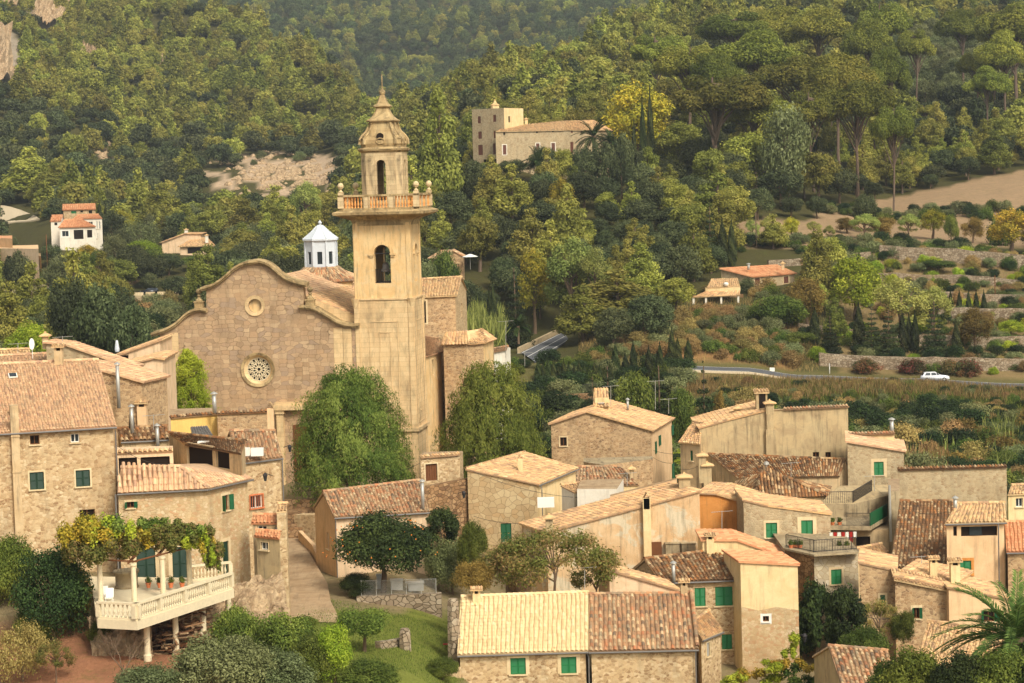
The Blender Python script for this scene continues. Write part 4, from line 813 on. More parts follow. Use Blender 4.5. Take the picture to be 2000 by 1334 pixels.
tiles(m2, cpt(u0n-.3, 38, zn), cpt(u0n-.3, 1.1, zn), cpt(um, 38, zr), cpt(um, 1.1, zr), .3); tiles(m2, cpt(u1n+.3, 1.1, zn), cpt(u1n+.3, 38, zn), cpt(um, 1.1, zr), cpt(um, 38, zr), .3)
m2.build('roof', M['tl_warm'], CH)
m2 = MB(); zc = cu(614, 578)[1]; zd = cu(688, 624)[1]
tiles(m2, cpt(ua1+.2, 1.1, zd-1.2), cpt(ua1+.2, 22, zd-1.2), cpt(u1n, 1.1, zc), cpt(u1n, 22, zc), .3, seed=3); tiles(m2, cpt(ua0-.1, 32, za1), cpt(ua0-.1, 1.1, za1), cpt(u0n, 32, cu(403, 618)[1]), cpt(u0n, 1.1, cu(403, 618)[1]), .3, seed=4); m2.build('aisle_roof', M['tl_pale'], CH); m2 = MB(); zx = cu(688, 660)[1]; m2.face([cpt(u1n, 1.08, zx-.1), cpt(ua1+.2, 1.08, zx-.1), cpt(ua1+.2, 1.08, zd-1.22), cpt(u1n, 1.08, zc-.03)]); m2.build('aisle_gable', M['ash_tow'], CH)
# dome drum with tiled roof and white lantern
dc = P(629, 560, 262); m2 = MB(); zt_ = P(629, 549, 262)[2]; m2.lathe((dc[0], dc[1], 0), [(3.75, 10), (3.75, zt_)], 8, math.pi/8); dr = m2.build('drum', M['pl_tow'], CH)
m2 = MB(); zt2 = P(629, 521, 262)[2]
for k in range(8):
    a0, a1 = math.pi/8 + k*math.pi/4, math.pi/8 + (k+1)*math.pi/4; q = lambda r, a, z: A(dc[0]+r*math.cos(a), dc[1]+r*math.sin(a), z)
    tiles(m2, q(4.15, a0, zt_), q(4.15, a1, zt_), q(1.9, a0, zt2), q(1.9, a1, zt2), .3, seed=k)
    ridge_tiles(m2, q(4.15, a0, zt_), q(1.9, a0, zt2), .12)
m2.build('dome_roof', M['tl_mix'], dr)
LN = bpy.data.objects.new('lantern_anchor', None) if False else None
z0l, z1l, z2l, z3l = P(629,521,262)[2], P(629,469,262)[2], P(629,466,262)[2], P(627,438,262)[2]
m2 = MB(); rl = 1.85
for k in range(8):
    a0, a1 = math.pi/8 + k*math.pi/4, math.pi/8 + (k+1)*math.pi/4; f = Face((dc[0]+rl*math.cos(a0), dc[1]+rl*math.sin(a0)), (dc[0]+rl*math.cos(a1), dc[1]+rl*math.sin(a1)))
    wall(m2, f, z0l, [(0, z1l), (f.L, z1l)], [(f.L/2-.28, z0l+.35, f.L/2+.28, z0l+1.75)], .15); f.slab(m2, -.09, z0l, .09, z1l, .0, .1)
ln = m2.build('lantern', M['bluewhite'], CH)
m2 = MB()
for k in range(8):
    a0, a1 = math.pi/8 + k*math.pi/4, math.pi/8 + (k+1)*math.pi/4; f = Face((dc[0]+rl*math.cos(a0), dc[1]+rl*math.sin(a0)), (dc[0]+rl*math.cos(a1), dc[1]+rl*math.sin(a1))); m2.face([f.pt(f.L/2-.28, z0l+.35, -.14), f.pt(f.L/2+.28, z0l+.35, -.14), f.pt(f.L/2+.28, z0l+1.75, -.14), f.pt(f.L/2-.28, z0l+1.75, -.14)])
m2.build('panes', M['glass'], ln)
m2 = MB(); m2.lathe((dc[0], dc[1], 0), [(1.9, z1l-.1), (2.12, z1l), (2.12, z2l), (1.5, z2l+.45), (.95, z2l+.9), (.5, z2l+1.35), (.2, z3l-.1), (.08, z3l)], 8, math.pi/8)
for k in range(8):
    a = math.pi/8 + k*math.pi/4; m2.tube([A(dc[0]+r*math.cos(a), dc[1]+r*math.sin(a), z+.02) for r, z in ((2.12, z2l), (1.5, z2l+.45), (.95, z2l+.9), (.5, z2l+1.35), (.2, z3l-.1))], .05, 5)
m2.lathe((dc[0], dc[1], z3l), [(.08, 0), (.2, .1), (.22, .22), (.1, .36), (.01, .5)], 8); m2.build('lantern_roof', M['bluewhite'], ln)
# ---------------------------------------------------------------- bell tower (part of the church)
tow = thing('bell_tower', (c0[0]+3, c0[1]+3, 2), 'tall ochre bell tower with balustraded balcony and carved stone cupola beside the church front', 'bell tower')
def zt(y, x=752): return P(x, y, DC+.2)[2]
TA = (ct, cb, A(0, 0, 1)); wl = 3.05; tc = FC.pt(wl, 0) + cb*(wl+.1)      # tower centre
def tbox(mb, hw, z0, z1, hd=None): mb.box(tc + A(0, 0, (z0+z1)/2), (hw, hd or hw, (z1-z0)/2), TA)
FT = Face(tc - ct*wl - cb*wl, tc + ct*wl - cb*wl); FR = Face(tc + ct*wl - cb*wl, tc + ct*wl + cb*wl); FB = Face(tc + ct*wl + cb*wl, tc - ct*wl + cb*wl); FL = Face(tc - ct*wl + cb*wl, tc - ct*wl - cb*wl)
zmid = zt(582)
m2 = MB()
for f in (FT, FR, FB, FL): wall(m2, f, ZB, [(0, zmid), (f.L, zmid)])
m2.build('lower_shaft', M['ash_tow'], tow)
m2 = MB()
for f, (xa, xb) in ((FT, (720, 778)), (FR, None)) if False else ():
    pass
for f in (FT, FR):
    for (a, b, za, zc_) in ((1.45, 4.5, zt(828), zt(627)), (2.5, 3.7, zt(808), zt(648))):
        for q in ((a, za, a+.09, zc_), (b-.09, za, b, zc_), (a, zc_-.09, b, zc_), (a, za, b, za+.09)): f.slab(m2, *q, 0, .05)
    f.slab(m2, .0, ZB, .5, zmid-.2, 0, .10); f.slab(m2, f.L-.5, ZB, f.L, zmid-.2, 0, .10)
m2.build('panel_mouldings', M['ash_tow'], tow)
m2 = MB(); tbox(m2, wl+.28, zt(838)-.2, zt(838)+.14); m2.build('plinth_moulding', M['ash_tow'], tow); m2 = MB(); tbox(m2, wl+.12, zmid-.16, zmid); m2.build('string_course', M['ash_tow'], tow)
for i in (-1, 1):
    for j in (-1, 1):
        p = tc + ct*i*(wl-.15) + cb*j*(wl-.15); m2 = MB(); m2.lathe((p[0], p[1], zmid-1.4), [(.05, 0), (.2, .25), (.42, 1.1), (.5, 1.38), (.05, 1.39)], 10); m2.build('corner_corbel', M['ash_tow'], tow)
wu = 2.92; ztop = zt(428)
FU = [Face(tc + ct*a*wu + cb*b_*wu, tc + ct*c_*wu + cb*d_*wu) for a, b_, c_, d_ in ((-1,-1,1,-1), (1,-1,1,1), (1,1,-1,1), (-1,1,-1,-1))]
m2 = MB(); aw = .85; za, zs = zt(553), zt(494)
for f in FU:
    # arched opening cut as strips
    um_ = f.L/2; xs_ = [0, um_-aw] + [um_ - aw*math.cos(t_) for t_ in np.linspace(.15, math.pi-.15, 13)] + [um_+aw, f.L]
    for a, b in zip(xs_[:-1], xs_[1:]):
        F4 = lambda z_a, z_b, z_c, z_d: m2.face([f.pt(a, z_a), f.pt(b, z_b), f.pt(b, z_c), f.pt(a, z_d)], [(a, z_a), (b, z_b), (b, z_c), (a, z_d)])
        if b <= um_-aw+1e-6 or a >= um_+aw-1e-6: F4(zmid, zmid, ztop, ztop)
        else:
            ha = zs + math.sqrt(max(0, aw**2-(a-um_)**2)); hb = zs + math.sqrt(max(0, aw**2-(b-um_)**2)); F4(zmid, zmid, za, za); F4(ha, hb, ztop, ztop); m2.face([f.pt(a, ha), f.pt(a, ha, -.9), f.pt(b, hb, -.9), f.pt(b, hb)])
    m2.face([f.pt(um_-aw, za), f.pt(um_-aw, zs), f.pt(um_-aw, zs, -.9), f.pt(um_-aw, za, -.9)]); m2.face([f.pt(um_+aw, za), f.pt(um_+aw, za, -.9), f.pt(um_+aw, zs, -.9), f.pt(um_+aw, zs)]); m2.face([f.pt(um_-aw, za), f.pt(um_-aw, za, -.9), f.pt(um_+aw, za, -.9), f.pt(um_+aw, za)])
m2.build('belfry_shaft', M['pl_tow'], tow)
m2 = MB()                                                # dark floor and ceiling inside the belfry, inner walls
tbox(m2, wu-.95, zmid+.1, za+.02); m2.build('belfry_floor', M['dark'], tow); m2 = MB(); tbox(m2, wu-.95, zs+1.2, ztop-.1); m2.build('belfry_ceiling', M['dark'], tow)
m2 = MB()
for f in FU:
    um_ = f.L/2; f.slab(m2, .0, zmid, .42, ztop, 0, .07); f.slab(m2, f.L-.42, zmid, f.L, ztop, 0, .07)
    pts = [(aw+.2)*1.0, ]
    for k in range(14):
        a, b = math.pi*k/14, math.pi*(k+1)/14; q = lambda r, t_, o: f.pt(um_ - r*math.cos(t_), zs + r*math.sin(t_), o)
        for r0, r1, o in ((aw, aw+.16, .1), (aw+.16, aw+.34, .05)): m2.face([q(r0, a, o), q(r0, b, o), q(r1, b, o), q(r1, a, o)]); m2.face([q(r1, a, o), q(r1, b, o), q(r1, b, 0), q(r1, a, 0)]); m2.face([q(r0, a, 0), q(r0, b, 0), q(r0, b, o), q(r0, a, o)])
    for s in (-1, 1): f.slab(m2, um_+s*(aw+.25)-.28, zs-.22, um_+s*(aw+.25)+.28, zs-.02, 0, .22); f.slab(m2, um_+s*(aw+.25)-.18, zs-.4, um_+s*(aw+.25)+.18, zs-.22, 0, .14)
m2.build('arch_moulding', M['pl_tow'], tow)
for f in FU[:2]:
    um_ = f.L/2; m2 = MB()
    for k in range(9): u = um_ - aw + (k+.5)*2*aw/9; m2.tube([f.pt(u, za, -.35), f.pt(u, za+1.45, -.35)], .018, 4)
    for z in (za+.1, za+1.42): m2.tube([f.pt(um_-aw, z, -.35), f.pt(um_+aw, z, -.35)], .025, 5)
    m2.build('railing', M['iron'], tow); m2 = MB(); m2.tube([f.pt(um_-aw, zs-.05, -.35), f.pt(um_+aw, zs-.05, -.35)], .05, 5); m2.build('beam', M['iron'], tow)

for f in (): pass
m2 = MB(); bz = za+1.1; bc = tc + A(0, 0, 0) - cb*1.2
m2.lathe((bc[0], bc[1], bz), [(.52, 0), (.45, .12), (.36, .5), (.3, .8), (.16, .95), (.02, 1.0)], 16); m2.tube([bc + A(0, 0, bz+1), bc + A(0, 0, zs+1)], .05); m2.build('bell', M['gutter'], tow, True)
# cornice flaring to the balcony
m2 = MB(); zf = zt(415); q4 = lambda hw, z: [tc + ct*a*hw + cb*b_*hw + A(0, 0, z) for a, b_ in ((-1,-1), (1,-1), (1,1), (-1,1))]
prof = [(wu+.02, zt(440)), (wu+.1, zt(432)), (wu+.22, zt(429)), (wu+.55, zt(426)), (wu+1.0, zt(423)), (wu+1.45, zt(420)), (wu+1.5, zt(419)), (wu+1.72, zt(418)), (wu+1.78, zt(413)), (wu+1.62, zt(411.5)), (wu+1.2, zt(409))]
for (h0, z0), (h1, z1) in zip(prof[:-1], prof[1:]):
    a, b = q4(h0, z0), q4(h1, z1)
    for k in range(4): m2.face([a[k], a[(k+1)%4], b[(k+1)%4], b[k]])
m2.face(q4(wu+1.2, zt(409))); m2.build('balcony_cornice', M['corn'], tow)
hb_ = 3.88; zb0 = zt(409); zb1 = zt(379)
m2 = MB(); PO = []; BAL = []; hh = zb1-.2-zb0-.22
for k in range(4):
    a = q4(hb_, 0)[k]; b = q4(hb_, 0)[(k+1) % 4]; f = Face(a, b)
    f.slab(m2, -.22, zb0-.02, f.L+.22, zb0+.22, -.22, .22); f.slab(m2, -.26, zb1-.2, f.L+.26, zb1, -.26, .26)
    for i in range(4):
        u = f.L*i/3
        if i < 3 or True: pass
        if i in (1, 2): pp = MB(); f.slab(pp, u-.22, zb0+.22, u+.22, zb1-.2, -.2, .2); PO.append(pp)
    pp = MB(); PO.append(pp); f.slab(pp, -.3, zb0+.22, .3, zb1-.2, -.3, .3)
    for i in range(3):
        for j in range(6):
            u = f.L*i/3 + .35 + (f.L/3-.7)*(j+.5)/6; BAL.append(f.pt(u, zb0+.22))
    c_ = q4(hb_, zb1)[k]; pp.box(c_ + A(0, 0, .14), (.26, .26, .14), TA); pp.lathe(c_ + A(0, 0, .28), [(.2, 0), (.24, .08), (.09, .2), (.08, .3), (.2, .36), (.31, .55), (.31, .72), (.2, .9), (.03, .98)], 14)
r_ = m2.build('balcony_rails', M['corn'], tow); 
for pp in PO: pp.build('post', M['ash_lan'], r_)
bb = MB(); bb.lathe((0, 0, 0), [(.1, 0), (.1, .06), (.05, .12), (.11, hh*.32), (.09, hh*.42), (.045, hh*.62), (.06, hh*.72), (.1, hh-.06), (.1, hh)], 8); bme = meshonly(bb, M['balor'])
for p in BAL: inst('baluster', bme, p, r_)
# octagonal-looking lantern of the tower
wn_ = 2.05; zl0, zl1 = zt(411), zt(296); chf = .55
def octa(hw, c_=None):
    c_ = chf*hw/wn_ if c_ is None else c_; q = [(-hw+c_,-hw), (hw-c_,-hw), (hw,-hw+c_), (hw,hw-c_), (hw-c_,hw), (-hw+c_,hw), (-hw,hw-c_), (-hw,-hw+c_)]
    return [tc + ct*a*1.04 + cb*b_*1.0 for a, b_ in q]
m2 = MB(); oc = octa(wn_); zaa, zss = zt(372), zt(321)
for k in range(8):
    f = Face(oc[k], oc[(k+1) % 8])
    if k % 2 == 0:
        um_, w_ = f.L/2, .48; xs_ = [0, um_-w_] + [um_ - w_*math.cos(t_) for t_ in np.linspace(.2, math.pi-.2, 9)] + [um_+w_, f.L]
        for a, b in zip(xs_[:-1], xs_[1:]):
            F4 = lambda z_a, z_b, z_c, z_d: m2.face([f.pt(a, z_a), f.pt(b, z_b), f.pt(b, z_c), f.pt(a, z_d)], [(a, z_a), (b, z_b), (b, z_c), (a, z_d)])
            if b <= um_-w_+1e-6 or a >= um_+w_-1e-6: F4(zl0, zl0, zl1, zl1)
            else: ha = zss + math.sqrt(max(0, w_**2-(a-um_)**2)); hb = zss + math.sqrt(max(0, w_**2-(b-um_)**2)); F4(ha, hb, zl1, zl1); F4(zl0, zl0, zaa-1, zaa-1); m2.face([f.pt(a, ha), f.pt(a, ha, -.5), f.pt(b, hb, -.5), f.pt(b, hb)])
        m2.face([f.pt(um_-w_, zaa-1), f.pt(um_-w_, zss), f.pt(um_-w_, zss, -.5), f.pt(um_-w_, zaa-1, -.5)]); m2.face([f.pt(um_+w_, zaa-1), f.pt(um_+w_, zaa-1, -.5), f.pt(um_+w_, zss, -.5), f.pt(um_+w_, zss)])
        for a, b in ((.12, um_-w_-.14), (um_+w_+.14, f.L-.12)):
            if b-a > .2: f.slab(m2, a, zl0+.4, a+.05, zl1-.5, 0, .04); f.slab(m2, b-.05, zl0+.4, b, zl1-.5, 0, .04); f.slab(m2, a, zl1-.55, b, zl1-.5, 0, .04)
    else: wall(m2, f, zl0, [(0, zl1), (f.L, zl1)])
    ins = Face(oc[(k+1) % 8] + (tc-oc[(k+1) % 8])*A(.24,.24,0), oc[k] + (tc-oc[k])*A(.24,.24,0))
    if k % 2: m2.face([ins.pt(0, zl0), ins.pt(ins.L, zl0), ins.pt(ins.L, zl1), ins.pt(0, zl1)])
m2.build('cupola_drum', M['ash_lan'], tow)
m2 = MB(); ctr = A(tc[0], tc[1], 0)
def orings(mb, prof):
    R8 = [[p + A(0, 0, z) for p in octa(hw)] for hw, z in prof]
    for a, b in zip(R8[:-1], R8[1:]):
        for k in range(8): mb.face([a[k], a[(k+1)%8], b[(k+1)%8], b[k]])
    mb.face(R8[-1]); mb.face(R8[0][::-1])
orings(m2, [(2.0, zl1-.12), (2.12, zl1), (2.28, zl1+.12), (2.34, zl1+.3), (2.1, zl1+.42), (1.98, zl1+.5), (2.08, zt(280)), (2.05, zt(272)), (1.85, zt(264)), (1.5, zt(256)), (1.32, zt(248)), (1.24, zt(240)), (1.27, zt(237)), (1.5, zt(236)), (1.52, zt(234)), (1.25, zt(231)), (.95, zt(225)), (.72, zt(217)), (.62, zt(209)), (.85, zt(207)), (.85, zt(205.5)), (.55, zt(201)), (.38, zt(193)), (.26, zt(186)), (.2, zt(183))])
for k in range(8):
    pts = [octa(hw + .06)[k] + A(0, 0, z) for hw, z in ((2.08, zt(281)), (2.06, zt(272)), (1.85, zt(264)), (1.5, zt(256)), (1.32, zt(248)), (1.26, zt(239)))]; m2.tube(pts, [.2, .17, .15, .12, .1, .12], 6)
for k in range(8):
    f = Face(octa(2.06)[k], octa(2.06)[(k+1) % 8]); p = f.pt(f.L/2, zt(275), .03); m2.tube([p + f.t*.45*math.cos(q) + A(0, 0, .3*math.sin(q)) for q in np.linspace(0, 2*math.pi, 13)], .07, 5, False)
m2.build('cupola', M['corn'], tow)
m2 = MB(); m2.tube([FC.pt(3.05, zt(266), -1.05) , FC.pt(3.05, zt(266), -1.35)], .36, 16); m2.build('round_opening', M['dark'], tow)
m2 = MB(); m2.lathe(ctr + A(0, 0, zt(184)), [(.15, 0), (.3, .14), (.34, .32), (.26, .5), (.08, .62), (.05, .7)], 12); m2.tube([ctr + A(0, 0, zt(174)), ctr + A(0, 0, zt(143))], .06, 6); m2.tube([ctr + ct*-.28 + A(0, 0, zt(158)), ctr + ct*.28 + A(0, 0, zt(158))], .025, 5) if False else None
m2.build('finial', M['corn'], tow)
# ---------------------------------------------------------------- chapels on the church's right side
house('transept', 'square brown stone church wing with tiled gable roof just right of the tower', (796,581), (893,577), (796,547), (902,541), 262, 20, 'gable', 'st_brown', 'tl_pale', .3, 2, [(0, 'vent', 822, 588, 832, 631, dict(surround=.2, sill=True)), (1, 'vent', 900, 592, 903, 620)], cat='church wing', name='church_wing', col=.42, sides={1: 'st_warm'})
def polyblock(name, label, cat, tops, zb, wm, group=None, roofs=(), rmat='tl_pale', holes=None, mats=None, closed=None, capm=None, col=.27):
    # footprint top corners [(x, y)] at the height of the first (x, y, d), left to right as seen; closed by going straight back
    z = P(*tops[0])[2]; pts = [P(*tops[0])] + [Pz(t[0], t[1], z) for t in tops[1:]]; pts += [A(q[0], q[1], z) for q in (closed or [])]
    c = sum(pts)/len(pts); T = thing(name, (c[0], c[1], zb), label, cat, group); n = len(pts)
    for i in range(n):
        F = Face(pts[i], pts[(i+1) % n]); mb = MB(); hs_ = []; td = []
        for (wi, st, x0, y0, x1, y1, kw) in (holes or []):
            if wi == i: r_ = F.rect(x0, y0, x1, y1); hs_.append(r_); td.append((r_, st, kw))
        wall(mb, F, zb, [(0, z), (F.L, z)], hs_); mb.build('wall', M[(mats or {}).get(i, wm)], T)
        for r_, st, kw in td: opening(F, r_, st, T, **kw)
    if capm: mb = MB(); mb.face(pts); mb.build('top', M[capm], T)
    return T, pts, z
def backpts(p_last, p_first, L, yaw=0): v = A(math.sin(math.radians(yaw)), math.cos(math.radians(yaw)), 0)*L; return [p_last + v, p_first + v]
z = P(866,673,250)[2]; q0, q1, q2, q3 = P(866,673,250), Pz(911,672,z), Pz(944,669,z), Pz(963,663,z)
T, pts, z = polyblock('church_chapel', 'angular stone chapel with low tiled roofs below the church wing', 'chapel', [(866,673,250), (911,672), (944,669), (963,663)], 1, 'st_brown', closed=[q3 + A(0, 8, 0), q0 + A(0, 14, 0)], mats={0: 'st_brown', 1: 'st_brown', 2: 'pl_tow'})
mb = MB(); ap0, ap1 = Pz(869,650,z+1.3), Pz(912,646,z+1.3); o = A(-.3, -.3, 0)
tiles(mb, pts[0]+o, pts[1]+A(.1,-.4,0), ap0, ap1, .4, seed=1); tiles_clip(mb, [pts[1]+A(.2,-.3,0), pts[2]+A(.4,-.2,0), ap1 + A(1.6, 3, 0), ap1], .34, seed=2); tiles_clip(mb, [pts[2]+A(.4,-.2,0), pts[3]+A(.4,0,0), ap1 + A(1.6, 3, 0)], .34, seed=3); mb.face([ap0, ap1, ap1+A(1.6,3,0), pts[4], pts[5]], rn=.5); mb.build('roof', M['tl_pale'], T)
house('sidechapel', 'low tiled lean-to against the church wall beside the tower foot', (829,697), (868,686), (818,657), (858,662), 246, 20, 'shed', 'pl_tow', 'tl_warm', .3, 2, [(0, 'vent', 844, 702, 848, 732, dict(sill=False))], cat='side chapel', name='side_chapel', col=.3)
house('whitehut', 'small white walled building with brown porch beyond the chapel', (958,689), (990,683), (958,682), (992,676), 275, 18, 'gable', 'pl_white', 'tl_mix', .25, 0, cat='house', name='white_house')
# ---------------------------------------------------------------- village houses
SG = dict(mat='sh_green', surround=.28); SGN = dict(mat='sh_green', surround=0); SD = dict(mat='sh_dk', surround=.12)
# big stone house at the left edge
H = house('B1', 'large stone house at left edge with broad orange roof and dark green shutters', (-70,850), (228,832), (-95,716), (192,703), 165, 19, 'gable', 'st_warm', 'tl_warm', .35, 6.5,
  [(0,'sh',58,922,86,956,SD), (0,'sh',148,918,176,950,SD), (0,'dk',58.5,850,77,868,{}), (0,'glass',138,847,155,864,{}), (0,'dk',156,995,186,1030,{})], col=.235, gut=True, gutdown=[(.985, (0, .25))])
T = H['T']; f = H['faces'][0]
m2 = MB(); u0, z0, u1, z1 = f.rect(24, 815, 40, 1040); f.slab(m2, u0, z0-2, u1, z1+.9, .0, .42); f.slab(m2, u0-.04, z1-1.4, u1+.04, z1-1.3, .0, .47); f.slab(m2, u0-.04, z1-4, u1+.04, z1-3.9, .0, .47); c = m2.build('chimney_breast', M['pl_old'], T)
chimney(T, onroof(H, 116, 716), .62, 1.25, 'box', 'pl_old'); m2 = MB(); p = onroof(H, 25, 738); s_ = nrm(H['R0']-H['E0']); t_ = nrm(H['E1']-H['E0']); nn = nrm(np.cross(t_, s_)); m2.box(p + nn*.2, (.33, .4, .05), (t_, s_, nn)); sk = m2.build('skylight', M['white'], T)
m2 = MB(); m2.box(p + nn*.26, (.26, .33, .02), (t_, s_, nn)); m2.build('pane', M['glass'], sk)
m2 = MB(); m2.box(onroof(H, 28, 812) + A(0,0,.25), (.27, .3, .55)); m2.build('chimney', M['pl_old'], T)
# lower stone house with the terrace
z = P(229, 963, 165.2)[2]; E = P(229, 963, 165.2); Bc = Pz(407, 954, z); Cc = Pz(495, 934, z)
FA = Face(E, Bc); FBr = Face(Bc, Cc)
T = thing('stone_house', (Bc[0], Bc[1]+4, 2), 'pale stone house with hipped tile roof standing behind the balustraded terrace', 'house')
ins = lambda p, dx, dy: A(p[0]+dx, p[1]+dy, p[2])
a0, a1, a2 = ins(E, 0, .35), ins(Bc, -.15, .4), ins(Cc, -.45, -.05); back = [a2 + A(-3, 10, 0), A(a0[0], a2[1]+9, z)]
ops = {0: [('open', 247,980,262,992, dict(mat='sh_mid', surround=.15)), ('doorsh', 267,1070,304,1137, dict(mat='sh_dk', surround=.25)), ('doorsh', 337,1068,366,1134, dict(mat='sh_dk', surround=.3))],
       1: [('open', 434,967,447,997, dict(mat='sh_mid', surround=.2)), ('doorsh', 435,1057,447,1121, dict(mat='sh_dk', surround=.25))]}
pts = [a0, a1, a2] + back
for i in range(5):
    F = Face(pts[i], pts[(i+1)%5]); mb = MB(); td = [(F.rect(*o[1:5]), o[0], o[5]) for o in ops.get(i, [])]; wall(mb, F, 1.5, [(0, z-.1), (F.L, z-.1)], [t[0] for t in td]); mb.build('wall', M['st_pale'], T)
    for r_, st, kw in td: opening(F, r_, st, T, **kw)
D_, E_ = Pz(236, 914, z+1.55), Pz(352, 912, z+1.55); rm = MB(); tiles_clip(rm, [E, Bc, E_, D_], .36, seed=4, row=.5); tiles_clip(rm, [Bc, Cc, E_], .3, seed=5, row=.5); ridge_tiles(rm, Bc, E_, .14); ridge_tiles(rm, D_, E_, .14)
rm.face([Cc, back[0] + A(0,0,.1), back[1] + A(0,0,.1), D_, E_], rn=.5); rm.build('roof', M['tl_warm'], T); gutter(T, E, Bc); gutter(T, Bc, Cc)
m2 = MB(); m2.tube([E + A(-.15, .1, -.1), E + A(-.15, .1, -10)], .07, 8); m2.build('downpipe', M['gutter'], T)
# terrace with balustrade, columns and pergola
ZT = 7.1
bm_ = MB(); bm_.lathe((0, 0, 0), [(.07, 0), (.07, .07), (.035, .14), (.085, .36), (.06, .5), (.035, .66), (.07, .8), (.07, .86)], 7); TBM = meshonly(bm_, M['bal'])
tp = [Pz(190, 1209, ZT), Pz(268, 1213, ZT), Pz(457, 1150, ZT), Pz(398, 1146, ZT) + A(0, 3.5, 0), Pz(150, 1150, ZT) + A(0, 5, 0)]
T = thing('terrace', (tp[1][0], tp[1][1], 0), 'raised terrace slab with cream balustrade standing on round columns below the stone house', 'terrace')
m2 = MB(); m2.prism([p[:2] for p in tp], ZT-.6, ZT); m2.build('slab', M['bal'], T)
m2 = MB(); m2.prism([(p[0]*1.0+.0, p[1]+.6) for p in (tp[0], tp[1], tp[2])][::1] + [tuple(tp[3][:2]), tuple(tp[4][:2])], -2, ZT-.76) if False else None
for (a, b, nb, dv) in ((tp[0], tp[1], 9, 1), (tp[1], tp[2], 44, 4), (Pz(372,1136,ZT), Pz(452,1128,ZT), 12, 1)):
    F = Face(a, b); r1 = MB(); F.slab(r1, 0, ZT+.0, F.L, ZT+.14, -.32, -.08); F.slab(r1, -.05, ZT+1.0, F.L+.05, ZT+1.14, -.36, -.02)
    for i in range(dv+1): F.slab(r1, F.L*i/dv-.14, ZT+.14, F.L*i/dv+.14, ZT+1.0, -.34, -.05)
    rr = r1.build('balustrade', M['bal'], T)
    for i in range(nb):
        u = F.L*(i+.5)/nb
        if min(abs(u - F.L*k/dv) for k in range(dv+1)) < .22: continue
        inst('baluster', TBM, F.pt(u, ZT+.14, -.2), rr)
for x, y, x1, y1 in ((284,1218,285,1284), (340,1198,341,1276), (394,1181,395,1240), (444,1165,445,1207)):
    p = Pz(x, y, ZT-.7) + A(0, .4, 0); q = P(x1, y1, p[1]); m2 = MB(); m2.lathe((p[0], p[1], 0), [(.27, q[2]-.6), (.27, q[2]+.15), (.21, q[2]+.25), (.2, ZT-.85), (.26, ZT-.75), (.26, ZT-.6)], 14); m2.build('column', M['bal'], T)
PT = thing('pergola', (tp[1][0], tp[1][1]+2, ZT), 'pergola on slim cream columns above the terrace carrying yellow and rust vine', 'pergola')
ZPG = 10.0
cols = []
for x, y in ((197,1168), (263,1173), (319,1158), (371,1141)):
    p = Pz(x, y+2, ZT+.25); cols.append(p); m2 = MB(); m2.lathe((p[0], p[1], 0), [(.24, ZT), (.24, ZT+.12), (.19, ZT+.2), (.17, ZPG-.3), (.24, ZPG-.2), (.24, ZPG-.06)], 12); m2.build('column', M['bal'], PT)
m2 = MB()
for p in cols: m2.box((p[0]-.3, p[1]+4.2, ZPG), (.06, 4.4, .07))
m2.tube([cols[0] + A(-.3, 0, ZPG-ZT-.2), cols[1] + A(.3, 0, ZPG-ZT-.2)], .06, 6); m2.tube([cols[1] + A(0, 0, ZPG-ZT-.2), cols[3] + A(.5, .5, ZPG-ZT-.2)], .06, 6); m2.build('beams', M['wood'], PT)
def vine(name, label, pts, rx, n, leaf, mats, cat='vine', thick=.5, group=None):
    # foliage that lies over a line of points; several colours along it
    L = []
    for (p, r, rz, mk) in pts:
        for _ in range(7): q = p + A(RNG.uniform(-r, r), RNG.uniform(-r, r), RNG.uniform(-.2, .3)); L.append((mk, (q[0], q[1], q[2], r*.5, r*.5, rz*RNG.uniform(.7, 1.2))))
    c0_ = sum(p[0] for p in pts)/len(pts); T_ = thing(name, tuple(c0_), label, cat, group)
    for mk in sorted(set(l[0] for l in L)):
        lb = [l[1] for l in L if l[0] == mk]; k = int(n*len(lb)/len(L)); c, nn, rn, inn = lobes_leaves(lb, k, .3, .2, .4); c = c - A(*T_['_o'])
        me = leafmesh('leaves', c, nn, leaf*(.6+NR.rand(k)*.8), .6, rn, M[mk]); o = bpy.data.objects.new('leaves', me); COL.objects.link(o); o.parent = T_
    return T_
vp = []
for x, y, mk, r, rz in ((150,1040,'yellow',1.0,.9), (175,1030,'yellow',1.0,.8), (200,1035,'lime',.9,.8), (165,1065,'acacia',1.0,.9), (195,1075,'acacia',.9,.8), (215,1050,'yellow',.8,.6), (235,1040,'lime',.8,.5), (240,1062,'acacia',1.,.7), (265,1050,'acacia',.9,.6), (290,1040,'yellow',.8,.5), (285,1062,'acacia',.8,.5), (310,1045,'lime',.8,.5), (325,1040,'acacia',.8,.6), (345,1048,'acacia',.8,.6), (365,1045,'acacia',.7,.5), (385,1052,'lime',.7,.6), (405,1062,'yellow',.6,.7), (412,1085,'lime',.5,.8), (415,1100,'acacia',.4,.5), (145,1080,'acacia',.6,.8), (222,1030,'green',.8,.5), (250,1078,'acacia',.7,.4), (298,1028,'green',.8,.4), (335,1062,'acacia',.8,.4), (355,1030,'acacia',.7,.4), (375,1040,'green',.7,.5), (395,1045,'acacia',.7,.5), (300,1052,'yellow',.8,.4), (185,1050,'yellow',1.,.6), (420,1075,'acacia',.5,.7)):
    d = 153 if x < 250 else 156.5; vp.append((P(x, y, d), r, rz, mk))
vine('grapevine', 'yellow and rust coloured grapevine spread over the pergola on the terrace', vp, 1, 46000, .10, None, 'vine')
